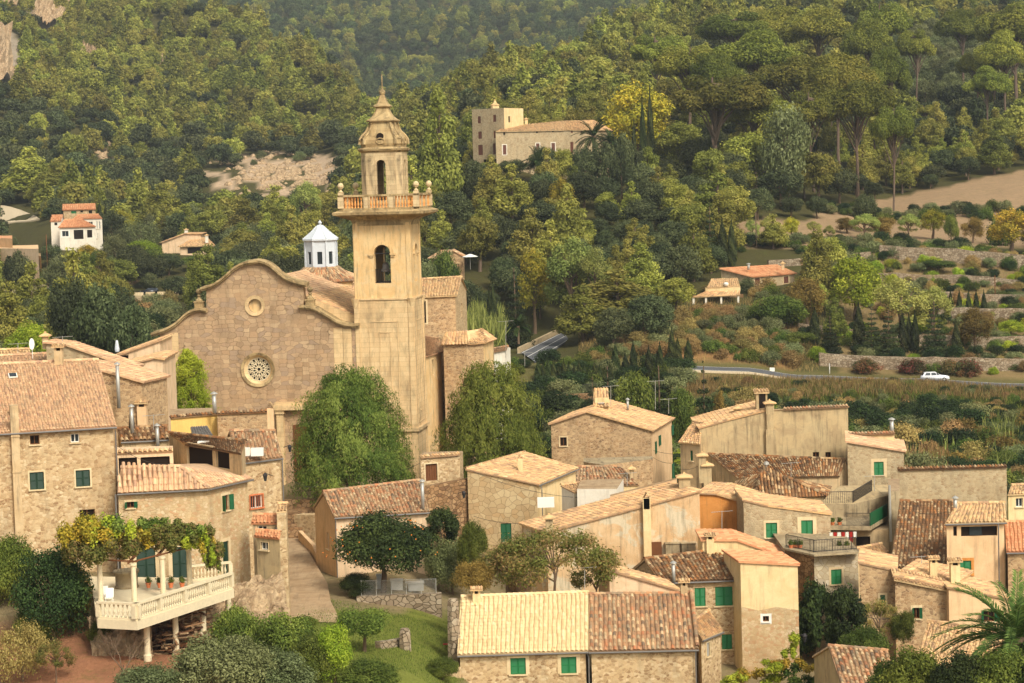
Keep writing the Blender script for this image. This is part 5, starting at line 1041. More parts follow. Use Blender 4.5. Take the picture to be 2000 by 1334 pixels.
m2 = MB(); p = Pz(245, 1150, ZT); m2.lathe((p[0], p[1]+.6, ZT), [(.85, 0), (.85, .1), (.78, .14), (.78, 1.0), (.9, 1.05), (.9, 1.22), (.6, 1.22), (.6, .9)], 20); o = m2.build('stone_well', M['concrete'], None, True, (p[0], p[1]+.6, ZT)); tag(o, 'round grey stone well head on the terrace under the pergola', 'well')
for k, (x, y) in enumerate(((203,1172), (214,1176))):
    p = Pz(x, y+3, ZT); m2 = MB(); F = Face((p[0]-.28, p[1]), (p[0]+.28, p[1])); m2.box(p + A(0, 0, .42), (.26, .26, .03)); s1 = MB()
    CT = thing('garden_chair', tuple(p), ('white garden chair at the left end of the terrace', 'white garden chair nearest the terrace columns')[k], 'chair', 'white terrace chairs'); m2.build('seat', M['white'], CT)
    s1.box(p + A(0, .28, .72), (.26, .03, .3), ((1,0,0), (0,.95,-.3), (0,.3,.95))); s1.build('backrest', M['white'], CT)
    for i in (-1, 1):
        for j in (-1, 1): s1 = MB(); s1.tube([p + A(i*.22, j*.22, 0), p + A(i*.2, j*.2, .42)], .02, 5); s1.build('leg', M['white'], CT)
# tall narrow house column beside the street
H = house('B3', 'narrow stone house with barred window and aged tile roof at the street corner', (459,905), (552,893), (448,842), (538,842), 176, 22, 'gable', 'st_warm', 'tl_mix', .1, 0,
  [(0,'glass',489,967,513,992,dict(surround=.1, smat='clay'))], col=.36, gut=True, gutdown=[(.98, (0, -.05))], sides={1:'pl_old'})
T = H['T']; f = H['faces'][0]; m2 = MB(); u0, z0, u1, z1 = f.rect(488,966,514,993)
for k in range(8): u = u0+(u1-u0)*k/7; m2.tube([f.pt(u, z0, .08), f.pt(u, z1, .08)], .022, 5)
m2.build('window_bars', M['clay'], T)
for x in (459, 486):
    m2 = MB(); u, z = f.uz(x+12, 882); m2.box(f.pt(u, z, .3), (.48, .3, .3)); m2.build('water_tank', M['white'], T)
chimney(T, onroof(H, 530, 850), .5, 2.2, 'tri', 'pl_peach')
polyblock('lean_to', 'small plastered annexe with tiny window stepping down beside the street wall', 'annexe', [(494,1012,166), (552,1008)], 1, 'pl_old', closed=None, capm='tl_or', holes=[(0,'glass',505,1020,521,1033,{})]) if False else None
H = house('B3b', 'small plastered annexe with short tile roof below the barred window', (490,1022), (549,1022), (494,1006), (549,1006), 168, 18, 'shed', 'pl_old', 'tl_or', .15, 1, [(0,'glass',503,1027,521,1040,{}), (0,'glass',537,1030,543,1045,{})], col=.3, name='house_annexe', cat='annexe')
H = house('B3c', 'lower grey plastered annexe with single little window beside the street', (496,1047), (545,1052), (500,1036), (548,1040), 166.5, 18, 'shed', 'pl_grey', 'tl_or', .15, -1, [(0,'glass',509,1059,524,1074,dict(surround=.05))], col=.3, name='house_annexe', cat='annexe')
H = house('B3d', 'rough stone flank wall of the corner house running down to the street', (540,1000), (560,998), (541,985), (561,983), 167, 12, 'shed', 'st_warm', 'tl_pale', .05, -1, [], name='stone_buttress', cat='wall')
for x, y, s in ((420,1205,1.2),):
    pass
# rocky slope under the house
# terrace cluster between the left house and the church
H = house('HA', 'small house with dark tile strip roof and low white parapet behind the hipped roof', (236,862), (331,857), (228,838), (327,832), 182, 20, 'shed', 'pl_old', 'tl_dark', .12, 6, [], col=.38, sides={1:'pl_old'}, gut=True, row=.6)
for x, y, m_ in ((258,838,'iron'), (308,868,'metal')):
    chimney(H['T'], P(x, y, 182), .3, 1.7 if m_ == 'iron' else 1.4, 'pipe')
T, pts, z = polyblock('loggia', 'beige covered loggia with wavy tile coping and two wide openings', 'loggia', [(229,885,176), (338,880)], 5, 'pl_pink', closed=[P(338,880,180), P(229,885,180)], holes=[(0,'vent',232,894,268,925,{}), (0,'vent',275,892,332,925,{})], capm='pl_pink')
mb = MB(); coping_tiles(mb, pts[0], pts[1], .3, .4, 3); mb.build('coping', M['tl_pale'], T)
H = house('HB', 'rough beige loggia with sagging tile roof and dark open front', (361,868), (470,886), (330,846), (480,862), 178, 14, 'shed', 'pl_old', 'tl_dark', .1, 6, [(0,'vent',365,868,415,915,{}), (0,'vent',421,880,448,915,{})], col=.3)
m2 = MB(); m2.box(P(454, 885, 177.6) + A(0, 0, -1.2), (.16, .16, 1.6)); m2.build('post', M['pl_peach'], H['T']); f = H['faces'][0]
for x, y in ((398,866), (443,873)):
    m2 = MB(); p = P(x, y, 177.2); m2.box(p, (.45, .3, .18)); m2.build('roller_cover', M['white'], H['T'])
T, pts, z = polyblock('parapet_house', 'yellow plastered house front with tile coping below the church facade', 'house', [(333,816,200), (424,808)], 5, 'pl_yellow', closed=[P(424,808,208), P(333,816,208)], capm='pave')
mb = MB(); coping_tiles(mb, pts[0], pts[1], .4, .3, 3); mb.build('coping', M['tl_dark'], T)
T, pts, z = polyblock('garden_wall', 'rubble stone wall with tile coping joining the yellow house below the church', 'wall', [(424.5,808,200.5), (522,804)], 4, 'st_brown', closed=[P(522,804,202), P(424.5,808,202)], capm='pave')
mb = MB(); coping_tiles(mb, pts[0], pts[1], .4, .3, 4); mb.build('coping', M['tl_dark'], T); chimney(T, P(419, 800, 201), .36, 1.3, 'pipe', 'concrete')
house('HC', 'low house with steep mottled tile roof below the rubble wall', (378,778+76), (416,850), (372,834), (405,832), 190, 20, 'shed', 'pl_yellow', 'gutter', .05, 6, [], ridge=False, name='lean_to', cat='lean-to')
# roofs behind the left house
H = house('L1', 'long low house with pale gable roof rising behind the big left house', (100,760), (278,742), (92,662), (150,664), 205, 12, 'gable', 'st_warm', 'tl_pale', .2, 5, [], col=.3) if False else None
H = vhouse('L1', 'tan house with long sloping verge and tiled roof behind the big left roof', [(90,668,200), (128,672,200), (256,716,200)], 2.2, 12, 'st_grey', 'tl_warm', 5, [], col=.3, flat=())
chimney(H['T'], P(89, 668, 200.5), .5, .5, 'cap', 'pl_old'); 
H = vhouse('L2', 'stone house with low orange roof between the left house and the dark tree', [(120,712,188), (205,724,188), (276,744,188)], 5, 16, 'st_brown', 'tl_warm', 5, [], col=.3)
chimney(H['T'], P(232, 790, 187), .3, 3.2, 'pipe')
H = house('L3', 'low house roof at the far left edge behind the big roof', (-60,712), (64,706), (-60,686), (58,682), 210, 14, 'gable', 'st_grey', 'tl_pale', .2, 6, [], col=.3)
H = house('L6', 'house with shallow tiled roof under the satellite dish at far left', (-80,735), (120,722), (-90,700), (110,690), 196, 14, 'gable', 'st_grey', 'tl_warm', .2, 6, [], col=.3)
m2 = MB(); p = P(62, 672, 200)
for k in range(12):
    a, b = 2*math.pi*k/12, 2*math.pi*(k+1)/12; m2.face([p, p + A(.22*math.cos(a), .1*math.cos(a), .52*math.sin(a)), p + A(.22*math.cos(b), .1*math.cos(b), .52*math.sin(b))])
m2.tube([p, P(64, 700, 200)], .03, 5); m2.build('satellite_dish', M['white'], H['T'])
H = vhouse('L4', 'pink plastered house with two stepped roofs against the church corner', [(228,694,225), (312,664,225)], 8, 0, 'pl_pink', 'tl_pale', 4, [(0,'vent',233,694,251,703,{})], col=.3)
H = vhouse('L5', 'beige gabled house front just left of the church facade', [(243,713,214), (302,698,214), (318,700,214)], 8, 0, 'pl_pink', 'tl_pale', 4, [], col=.3)
H = house('L7', 'small beige house with door and lean-to tile roof behind the narrow metal chimney', (232,803), (272,790), (232,783), (262,779), 190, 14, 'shed', 'pl_peach', 'tl_mix', .1, 6, [(0,'vent',232,806,236,834,{}), (0,'vent',253,800,259,830,{})], col=.3)
chimney(H['T'], P(279, 832, 188), .75, 1.6, 'box', 'pl_peach'); T = H['T']
# garage-like house beside the street
H = house('C1', 'cream walled house with mottled tile roof facing the orange tree beside the street', (653,1010), (840,999), (630,961), (820,938), 188, 19, 'gable', 'pl_pink', 'tl_mix', .25, 0, [(3,'glass',638,1040,642,1072,{})], col=.34, gut=True, gutdown=[(.01, (0, .1))], sides={3:'pl_peach'})
chimney(H['T'], onroof(H, 826, 986) + A(0, -.2, 0), .3, 1.9, 'pipe')
# little stone hut and the retaining walls by the church
T, pts, z = polyblock('stone_hut', 'tiny stone hut with brown plank door under the church tower', 'hut', [(821,893,212), (898,887)], 3, 'st_warm', closed=[P(898,887,216)+A(.3,0,0), P(821,893,216)+A(.3,0,0)], capm='pave', holes=[(0,'door',831,906,854,939,dict(surround=.12))])
mb = MB(); coping_tiles(mb, pts[0], pts[1], .5, .3, 3); mb.build('coping', M['tl_pale'], T)
# crazy paved house
H = house('CR', 'house of crazy paved stone with green shuttered door behind the dark bushes', (1053,946), (1130,914), (909,916), (1025,883), 207, 15, 'shed', 'st_crazy', 'tl_pale', .25, -2.5, [(3,'doorsh',978,1022,999,1058,dict(mat='sh_mid', surround=.15, smat='st_crazy'))], col=.3, sides={0:'pl_cream', 2:'st_crazy'}, gut=True, gutdown=[(.02, (.1, -.2))])
chimney(H['T'], onroof(H, 1017, 922), .42, 1.3, 'plain' if False else 'tri', 'pl_cream')
m2 = MB(); f = H['faces'][0]; p = P(1066, 981, 204); m2.box(p, (.75, .4, .42)); m2.build('air_conditioner', M['white'], H['T'])
# long brown gabled house
H = vhouse('GB', 'long brown stone house with low gable roof and one small dark window', [(1076,826,236), (1145,803,236), (1272,839,236)], 11, 15, 'st_brown', 'tl_pale', -1, [(0,'dk',1094,854,1107,871,dict(surround=.12))], col=.3, sides={1:'pl_peach'}, ov=.3)
f = H['faces'][1]
for r_ in ((1279,862,1282,886), (1286,850,1290,870), (1311,830,1315,850), (1312,905,1316,935)):
    q = f.rect(*r_); shutters(f, q[0], q[1], q[2], q[3], .04, H['T'], 'sh_mid', 1)
T = H['T']; v = H['v']; m2 = MB(); pa = P(1176, 800, 240); F = Face(pa + A(-.7, 0, 0), pa + A(.7, 0, 0))
m2.box(pa + A(0, .8, .0), (.75, .7, 1.2)); ch = m2.build('stair_tower', M['pl_cream'], T); m2 = MB(); tiles(m2, pa + A(-.95, -.2, .3), pa + A(.75, -.2, .3), pa + A(-.75, 1.7, 2.1), pa + A(.75, 1.7, 2.1), .34); m2.build('tile_hood', M['tl_pale'], ch)
m2 = MB(); m2.box(pa + A(-.1, -.05, .55), (.33, .05, .25), ((1,0,0),(0,.7,.7),(0,-.7,.7))); m2.build('skylight', M['metal'], ch); chimney(T, P(1226, 795, 243), .26, .7, 'pipe')
T, pts, z = polyblock('yard_wall', 'low rubble wall with white stone ledge in front of the long brown house', 'wall', [(1140,902,226), (1180,908), (1275,897)], -1, 'st_brown', closed=[P(1275,897,229), P(1140,902,229)], capm='concrete')
H = house('PY', 'small dark mottled pyramid-like roof between crazy paved house and the yard wall', (1120,948), (1248,947), (1128,912), (1215,912), 218, 19, 'gable', 'pl_cream', 'tl_mix', .15, -1, [], col=.38)
chimney(H['T'], onroof(H, 1234, 935), .4, .9, 'cap', 'pl_old')
H = house('WH', 'small white house with lean-to roof behind the stained plaster house', (1122,962), (1140,958), (1095,948), (1140,942), 205, 15, 'shed', 'pl_white', 'tl_pale', .1, -1, [], col=.3)
T, pts, z = polyblock('white_house', 'bright white plastered wall house with pale flat top near the pyramid roof', 'house', [(1127,955,203), (1205,955)], -1, 'pl_white', closed=[P(1218,944,209), P(1135,944,209)], capm='pave')
# stained plaster house
H = vhouse('ST', 'large stained plaster house with rising tile verge and tall pilaster chimney', [(1068,1038,190), (1366,958,190)], 5.5, -22, 'pl_stain', 'tl_pale', -1.5, [], col=.3, sides={1:'pl_stain'}, ov=.2)
T = H['T']; f = H['faces'][0]; m2 = MB(); u0, z0, u1, z1 = f.rect(1256, 972, 1271, 1092); f.slab(m2, u0, z0-1, u1, z1, 0, .5); c = m2.build('chimney_breast', M['pl_cream'], T); chimney(T, f.pt((u0+u1)/2, z1-.3, .25), .5, .35, 'tri', 'pl_cream')
for x in (1299+14, 1330+14):
    m2 = MB(); u, z = f.uz(x, 1070); f.slab(m2, u-.58, z-.42, u+.58, z+.42, 0, .6); f.slab(m2, u-.64, z+.42, u+.64, z+.5, 0, .68); m2.build('water_tank', M['concrete'], T)
m2 = MB(); u0, z0, u1, z1 = f.rect(1272, 1058, 1292, 1084); f.slab(m2, u0, z0, u1, z1, 0, .35); s_ = m2.build('flower_niche', M['wood'], T)
chimney(T, P(1337, 962, 192.5), .95, 1.3, 'cap', 'pl_grey'); chimney(T, P(1073, 1036, 189), .6, 1.0, 'cap', 'pl_grey')
T, pts, z = polyblock('parapet_house', 'peach roof terrace parapet behind the verge of the stained plaster house', 'house', [(1197,962,199), (1322,938)], 0, 'pl_peach', closed=[P(1322,938,203), P(1197,962,203)], capm='pave') if False else (None,)*3
H = vhouse('PP', 'peach plastered parapet wall rising behind the stained house roof', [(1192,966,197), (1322,933,197)], .5, 0, 'pl_peach', 'tl_pale', 0, [], flat=(0,), ov=.02)
# ochre house
H = vhouse('OC', 'ochre rendered house front with pale tile verge right of the stained plaster house', [(1364,962,196), (1400,964,196), (1478,988,196), (1500,994,196)], 6, 18, 'pl_ochre', 'tl_pale', -1, [], col=.3, ov=.2)
# dark tile house with AC and green shutters
H = house('N1', 'house with dark mottled roof and two green shuttered windows right of the big tree', (1290,1137), (1451,1131), (1258,1092), (1420,1072), 178, 19, 'gable', 'st_warm', 'tl_dark', .3, -5,
  [(0,'sh',1357,1148,1378,1184,SGN), (0,'sh',1397,1146,1431,1183,SGN), (0,'sh',1410,1239,1430,1268,SGN)], col=.36, gut=True)
chimney(H['T'], onroof(H, 1315, 1130) + A(0, -.4, .1), .3, 1.1, 'pipe')
# cream house
H = vhouse('CM', 'tall cream plastered house with bare stone base and one tiny window', [(1446,1096,176), (1558,1102,176)], 5.5, -8, 'pl_cream', 'tl_or', -5, [(0,'dk',1490,1203,1502,1214,dict(surround=.3, smat='white'))], flat=(), ov=.15, col=.3)
T = H['T']; f = H['faces'][0]; m2 = MB(); f2 = Face(f.p0 + f.n*.05, f.p0 + f.t*f.L + f.n*.05); zs_ = f.uz(1500, 1188)[1]; h4 = f.rect(1485, 1198, 1507, 1219); wall(m2, f2, -5.5, [(0, zs_+.2), (f.L*.3, zs_-.15), (f.L*.6, zs_+.1), (f.L, zs_-.2)], [h4], .05); m2.build('stone_base', M['st_pale'], T)
H2 = vhouse('CS', 'sloping orange tile roof behind the cream house with little chimney', [(1372,1054,183), (1440,1054,183), (1548,1092,183)], 5, 0, 'pl_cream', 'tl_or', -3, [], col=.3, ov=.15)
chimney(H2['T'], P(1387, 1072, 183), .6, .8, 'box', 'pl_cream')
# foreground house
z_ = P(893, 1278, 160)[2]
H = house('F1', 'foreground house with cream new tile roof and two green windows', (893,1279), (1149,1271), (900,1166), (1149,1157), 160, 24, 'gable', 'st_warm', 'tl_new', .3, -7, [(0,'sh',997,1285,1027,1317,dict(mat='sh_green', surround=.25)), (0,'sh',1096,1283,1126,1315,dict(mat='sh_green', surround=.25))], col=.335, row=.42, gut=True, gutdown=[(.99, (.1, .1))])
chimney(H['T'], onroof(H, 931, 1175), .55, .6, 'box', 'pl_cream')
H = house('F2', 'foreground house with aged multicoloured tile roof joined to the cream tiled one', (1150,1272), (1365,1267), (1150,1161), (1353,1159), 160, 24, 'gable', 'st_warm', 'tl_mix', .3, -7, [], col=.34, row=.44, gut=True, gutdown=[(.97, (0, .1))])
m2 = MB(); ridge_tiles(m2, H['E1'] + A(-.1, 0, .1), H['R1'] + A(-.1, 0, .12), .17, .3); m2.build('verge', M['tl_mix'], H['roof'])
H = house('F3', 'low stone annexe with sloping pale roof right of the aged foreground roof', (1372,1249), (1412,1232), (1350,1215), (1385,1192), 161, 20, 'shed', 'st_warm', 'tl_pale', .15, -7, [(0,'sh',1380,1255,1386,1282,dict(mat='metal', surround=.1))], col=.3, name='house_annexe', cat='annexe', gut=True)
H = vhouse('F4', 'thin tiled verge of a low plastered house behind the foreground ridge', [(1190,1112,170), (1322,1150,170)], 4, -10, 'pl_pink', 'tl_pale', -3, [], col=.3, ov=.15)
chimney(H['T'], P(1336, 1158, 166), .5, .55, 'box', 'pl_old')
H = house('F5', 'small broken tile roof hidden in the greenery behind the cream tiled house', (1010,1130), (1040,1112), (985,1118), (1015,1098), 176, 14, 'shed', 'st_dark', 'tl_pale', .1, -2, [], col=.3)
# grey rendered house
H = vhouse('GR', 'tall grey rendered house with big blank wall and central chimney at the village edge', [(1366,835,226), (1420,820,226), (1496,801,226), (1509,799,226), (1656,793,226)], 9, 0, 'pl_grey', 'tl_pale', -2, [(0,'dk',1587.5,883,1600,896,{}), (0,'dk',1612,883,1623,896,{})], flat=(2,3), ov=.12, col=.3)
T = H['T']; f = H['faces'][0]; m2 = MB(); u0, z0, u1, z1 = f.rect(1497, 792, 1511, 889); f.slab(m2, u0-.1, z0-1, u1+.2, z0+2.6, 0, .45); f.slab(m2, u0, z0+2.6, u1, z1, 0, .38); m2.build('chimney_breast', M['pl_grey'], T); chimney(T, f.pt((u0+u1)/2, z1-.2, .0), .8, .4, 'cap', 'pl_grey')
m2 = MB(); coping_tiles(m2, f.pt(f.uz(1530, 798)[0], H['T3'][3][2]-.05, .05), f.pt(f.L, H['T3'][4][2]-.02, .05), .4, .3); m2.build('coping', M['tl_mix'], T)
m2 = MB(); p = P(1487, 785, 228); m2.box(p + A(0, 0, 0), (.55, .5, 1.0)); c = m2.build('lantern_chimney', M['pl_grey'], T); m2 = MB(); tiles(m2, p + A(-.75, -.7, 1.0), p + A(.75, -.7, 1.0), p + A(-.75, .6, 1.25), p + A(.75, .6, 1.25), .3); m2.build('cap', M['tl_pale'], c); m2 = MB(); m2.box(p + A(.05, -.52, .0), (.32, .03, .85)); m2.build('opening', M['dark'], c)
chimney(T, P(1440, 808, 230), .6, .5, 'cap', 'pl_grey')
H = house('GL', 'small house with fanned pale roof against the left side of the grey rendered house', (1324,864), (1367,868), (1353,824), (1372,828), 226, 24, 'gable', 'pl_old', 'tl_pale', .2, -2, [(0,'sh',1348,880,1353,900,dict(mat='sh_mid'))], col=.3)
H = house('M1', 'wide dark mottled roof in front of the grey rendered house', (1440,934), (1640,930), (1383,887), (1652,898), 217, 20, 'gable', 'pl_old', 'tl_dark', .2, -2, [], col=.3, back=.3)
m2 = MB(); p = onroof(H, 1497, 918); m2.lathe(p, [(.12, -.2), (.12, .5), (.3, .55), (.25, .75), (.02, .85)], 10); m2.build('roof_vent', M['metal'], H['T'])
for x, y, w_, h_, s_ in ((1372, 905, .7, .7, 'cap'), (1382, 920, .75, .5, 'cap')): chimney(H['T'], P(x, y+25, 212), w_, h_+1.2, s_, 'pl_grey')
# hipped roof
z = P(1473, 974, 205)[2]; a, b, ap, apr = P(1470, 974, 205), Pz(1616, 969, z), Pz(1487, 926, z+1.75), Pz(1540, 934, z+1.6)
T = thing('stone_house', ((a[0]+b[0])/2, a[1]+3, -2), 'house with dark hipped roof and pale hip tiles below the wide mottled roof', 'house'); al = Pz(1440, 948, z) + A(0, 2.5, 0); br_ = b + A(1.2, 6, 0)
m2 = MB(); m2.prism([(a[0]+.3, a[1]+.3), (b[0]-.3, b[1]+.3), (br_[0]-.3, br_[1]), (al[0]+.3, al[1]+2)], -3, z-.1); m2.build('wall', M['pl_cream'], T)
m2 = MB(); tiles_clip(m2, [a, b, apr, ap], .3, seed=7); tiles_clip(m2, [b, br_, apr], .3, seed=8); tiles_clip(m2, [al, a, ap], .3, seed=9); ridge_tiles(m2, a, ap, .16); ridge_tiles(m2, ap, apr, .16); ridge_tiles(m2, b, apr, .16); m2.face([al, br_, apr, ap], rn=.5); m2.build('roof', M['tl_dark'], T)
F = Face(A(a[0]+.3, a[1]+.28, 0), A(b[0]-.3, b[1]+.28, 0)); q = F.rect(1586, 982, 1598, 991); opening(F, (q[0], q[1]-.0, q[2], q[3]), 'sh', T, mat='sh_green', rev=-.02)
# stone house with balcony door
H = vhouse('BD', 'grey stone house with green balcony door and green shuttered window', [(1452,976,190), (1500,987,190), (1622,1003,190)], 7, 0, 'st_grey', 'tl_pale', -3, [(0,'sh',1496,1021,1518,1050,dict(mat='sh_green', surround=.2)), (0,'doorsh',1565,1016,1588,1073,dict(mat='sh_green', surround=.3))], ov=.1, col=.3)
# balcony block
z = P(1590, 1083, 180)[2]; pp = [Pz(1533, 1071, z), P(1590, 1083, 180), Pz(1676, 1077, z)]
T, pts, z = polyblock('stone_house', 'pale crazy stone block with roof terrace railing and small green shuttered window', 'house', [(1590,1083,180), (1676,1077)], -4, 'st_white', closed=[Pz(1676,1077,z) + A(0, 8, 0), Pz(1533,1071,z) + A(0, 8, 0), Pz(1533,1071,z)], capm='clay', holes=[(0,'sh',1623,1112,1644,1141,dict(mat='sh_green', surround=.18))], mats={4:'st_dark'})  # left wall gets the darker stone: that side's shade put into its colour
m2 = MB(); m2.prism([(p[0]*1.0, p[1]) for p in (Pz(1530,1073,z+.05), Pz(1590,1086,z+.05), Pz(1680,1080,z+.05))] + [tuple((Pz(1680,1080,z) + A(0, 8, 0))[:2]), tuple((Pz(1530,1073,z) + A(0, 8, 0))[:2])], z+.005, z+.16); m2.build('terrace_slab', M['concrete'], T)
rl_ = MB()
for a, b in ((Pz(1533,1071,z), Pz(1590,1083,z)), (Pz(1590,1083,z), Pz(1674,1077,z))):
    F = Face(a, b); n = int(F.L/.13)
    for k in range(n+1): rl_.tube([F.pt(F.L*k/n, z+.16, -.12), F.pt(F.L*k/n, z+1.12, -.12)], .014 if k % 12 else .03, 4)
    for zz in (z+.22, z+1.12): rl_.tube([F.pt(0, zz, -.12), F.pt(F.L, zz, -.12)], .028, 5)
rl_.build('terrace_railing', M['iron'], T)
# concrete terraces right of it
T, pts, z = polyblock('concrete_terrace', 'weathered concrete block with railed roof terrace beside the hipped roof', 'terrace', [(1600,984,199), (1670,984)], -2, 'concrete', closed=[P(1735,975,203), P(1735,975,210), P(1640,975,210)], capm='pl_grey')
rl_ = MB()
for a, b in ((P(1606,984,199), P(1668,984,199)), (P(1668,984,199), P(1706,972,206))):
    F = Face(a, b); n = int(F.L/.16)
    for k in range(n+1): rl_.tube([F.pt(F.L*k/n, z, -.12), F.pt(F.L*k/n, z+1.0, -.12)], .016, 4)
    rl_.tube([F.pt(0, z+1.0, -.12), F.pt(F.L, z+1.0, -.12)], .03, 5)
rl_.build('terrace_railing', M['iron'], T)
zz = P(1625, 1030, 193)[2]; pa = [P(1606,1030,194), P(1700,1028,193), Pz(1734,1008,zz)]; T = thing('concrete_balcony', (pa[1][0], pa[1][1], zz-4), 'projecting concrete balcony with green netting and clutter beside the tall pipe', 'balcony')
m2 = MB(); m2.prism([tuple(p[:2]) for p in (pa[0], pa[1], pa[2], pa[2] + A(0, 5, 0), pa[0] + A(0, 5, 0))], zz-.35, zz); m2.build('slab', M['concrete'], T)
m2 = MB(); F = Face(pa[1], pa[2]); F.slab(m2, .05, zz+.02, F.L, zz+1.1, -.06, -.02); m2.build('netting', M['sh_mid'], T); m2 = MB(); F = Face(pa[0], pa[1])
for k in range(24): m2.tube([F.pt(F.L*(.5+.5*k/23), zz, -.1), F.pt(F.L*(.5+.5*k/23), zz+1.1, -.1)], .014, 4)
m2.tube([F.pt(F.L*.5, zz+1.1, -.1), F.pt(F.L, zz+1.1, -.1)], .025, 5); m2.build('railing', M['iron'], T)
T, pts, z = polyblock('plastered_house', 'shabby plastered ground floor under the concrete balcony with dark garage opening', 'house', [(1604,1038,195), (1735,1034)], -3, 'pl_old', closed=[P(1740,1030,204), P(1604,1030,204)], capm='pave', holes=[(0,'vent',1620,1046,1662,1068,{}), (0,'vent',1672,1048,1700,1066,{})])
T, pts, z = polyblock('plastered_house', 'narrow grubby white wall strip beside the tall grey pipe', 'house', [(1735,960,196), (1757,958)], -3, 'concrete', closed=[P(1757,958,204), P(1735,960,204)], capm='pave')
m2 = MB(); m2.tube([P(1737, 948, 195), P(1740, 1058, 195)], .11, 10); m2.build('pipe', M['metal'], T)
H = house('RB', 'small house with broken orange tiles below the concrete balcony', (1678,1098), (1736,1078), (1672,1072), (1722,1062), 186, 14, 'shed', 'pl_cream', 'tl_pale', .1, -3, [], col=.3)
# shuttered stone house by the scrub
H = vhouse('SH', 'grey stone house with single green shutter below the reed bank', [(1655,862,216), (1765,880,216)], 8, 8, 'st_grey', 'tl_warm', -4, [(0,'sh',1707,902,1726,928,dict(mat='sh_green', surround=.3))], col=.3, ov=.2)
H = vhouse('SW', 'cream wall house top with tile coping behind the grey stone house', [(1657,848,222), (1747,848,222)], .6, 0, 'pl_cream', 'tl_mix', -3, [], flat=(0,), ov=.02); m2 = MB(); f = H['faces'][0]; coping_tiles(m2, f.pt(0, H['T3'][0][2], .1), f.pt(f.L, H['T3'][0][2], .1), .4, .3); m2.build('coping', M['tl_mix'], H['T']); chimney(H['T'], P(1742, 845, 223), .4, 1.2, 'pipe')
# long stone wall house
T, pts, z = polyblock('stone_house', 'long windowless stone house wall with tile coping at the right', 'house', [(1753,917,212), (1966,911)], -5, 'st_grey', closed=[P(1966,911,213), P(1753,917,213)], capm='pave')
m2 = MB(); coping_tiles(m2, pts[0], pts[1], .45, .27, 5); m2.build('coping', M['tl_dark'], T)
H = house('BR', 'very large dark weathered tile roof sloping down below the long stone wall', (1738,1108), (1862,1108), (1757,979), (1864,979), 184, 19, 'shed', 'pl_old', 'tl_dark', .1, -4, [], col=.32)
H = house('LG', 'peach house with open loggia under pale tiled roof and green shutter at the right', (1846,1022), (1966,1019), (1868,984), (1963,982), 180, 20, 'gable', 'pl_peach', 'tl_pale', .25, -5,
   [(0,'vent',1862,1028,1869,1047,{}), (0,'vent',1877,1028,1948,1047,{}), (0,'sh',1871,1095,1897,1122,dict(mat='sh_green', surround=.22, smat='pl_ochre'))], col=.33, gut=True, gutdown=[(.86, (0, -.1))])
m2 = MB(); F = H['faces'][0]; q = F.rect(1894, 1028, 1918, 1046); F.slab(m2, q[0], q[1], q[2], q[3], -.2, -.12); m2.build('loggia_window', M['glass'], H['T']); chimney(H['T'], onroof(H, 1866, 992), .3, .7, 'pipe')
H = house('RO', 'house at the right edge with bright orange tiled roof and brown stone wall', (1966,1078), (2080,1076), (1962,1020), (2075,1018), 179, 20, 'gable', 'st_brown', 'tl_or', .2, -5, [], col=.3, gut=True)
H = house('RE', 'small cream house top at the right edge under a pale roof', (1968,966), (2060,962), (1975,948), (2060,944), 205, 16, 'gable', 'pl_cream', 'tl_pale', .2, -5, [(0,'glass',1984,973,1998,990,{})], col=.3)
# lower right stone houses
H = vhouse('S1', 'brown stone house with small green shutter behind the leafy bush', [(1678,1098,172.5), (1749,1113,172.5)], 6, 10, 'st_brown', 'tl_pale', -6, [(0,'sh',1719,1162,1729,1185,dict(mat='sh_mid', surround=.15))], col=.3, ov=.1)
H = vhouse('S2', 'brown stone house with open green shutters and thin tiled eave at lower right', [(1748,1124,171), (1852,1146,171)], 7, 25, 'st_brown', 'tl_pale', -6, [(0,'open',1784,1187,1796,1208,dict(mat='sh_mid', surround=.2))], col=.3, ov=.2)
z = H['T3'][1][2]; fr = H['faces'][0]; m2 = MB(); tiles(m2, fr.pt(-.1, H['T3'][0][2]-.25, .3), fr.pt(fr.L, H['T3'][1][2]-.25, .3), fr.pt(-.1, H['T3'][0][2]+.35, -1.4), fr.pt(fr.L, H['T3'][1][2]+.35, -1.4), .27); m2.build('eave_tiles', M['tl_pale'], H['T'])
chimney(H['T'], P(1823, 1124, 173), .55, 1.0, 'box', 'pl_cream'); chimney(H['T'], P(1865, 1134, 172), .7, 1.2, 'box', 'pl_cream')
H = vhouse('PE', 'peach plastered house with green shuttered window behind the palm', [(1853,1146,170), (1968,1168,170)], 7, 0, 'pl_peach', 'tl_pale', -6, [(0,'open',1920,1192,1942,1214,dict(mat='sh_mid', surround=.1))], col=.3, ov=.15)
H = house('LR', 'low pale tiled roof beneath the palm at lower right', (1775,1330), (1940,1320), (1812,1214), (1960,1236), 146, 17, 'gable', 'st_dark', 'tl_pale', .2, -6, [], col=.28)
H = house('LB', 'small roof of old tiles with pale verge at the bottom right', (1655,1372), (1760,1368), (1618,1262), (1735,1272), 143, 20, 'gable', 'pl_grey', 'tl_mix', .15, -6, [], col=.34)
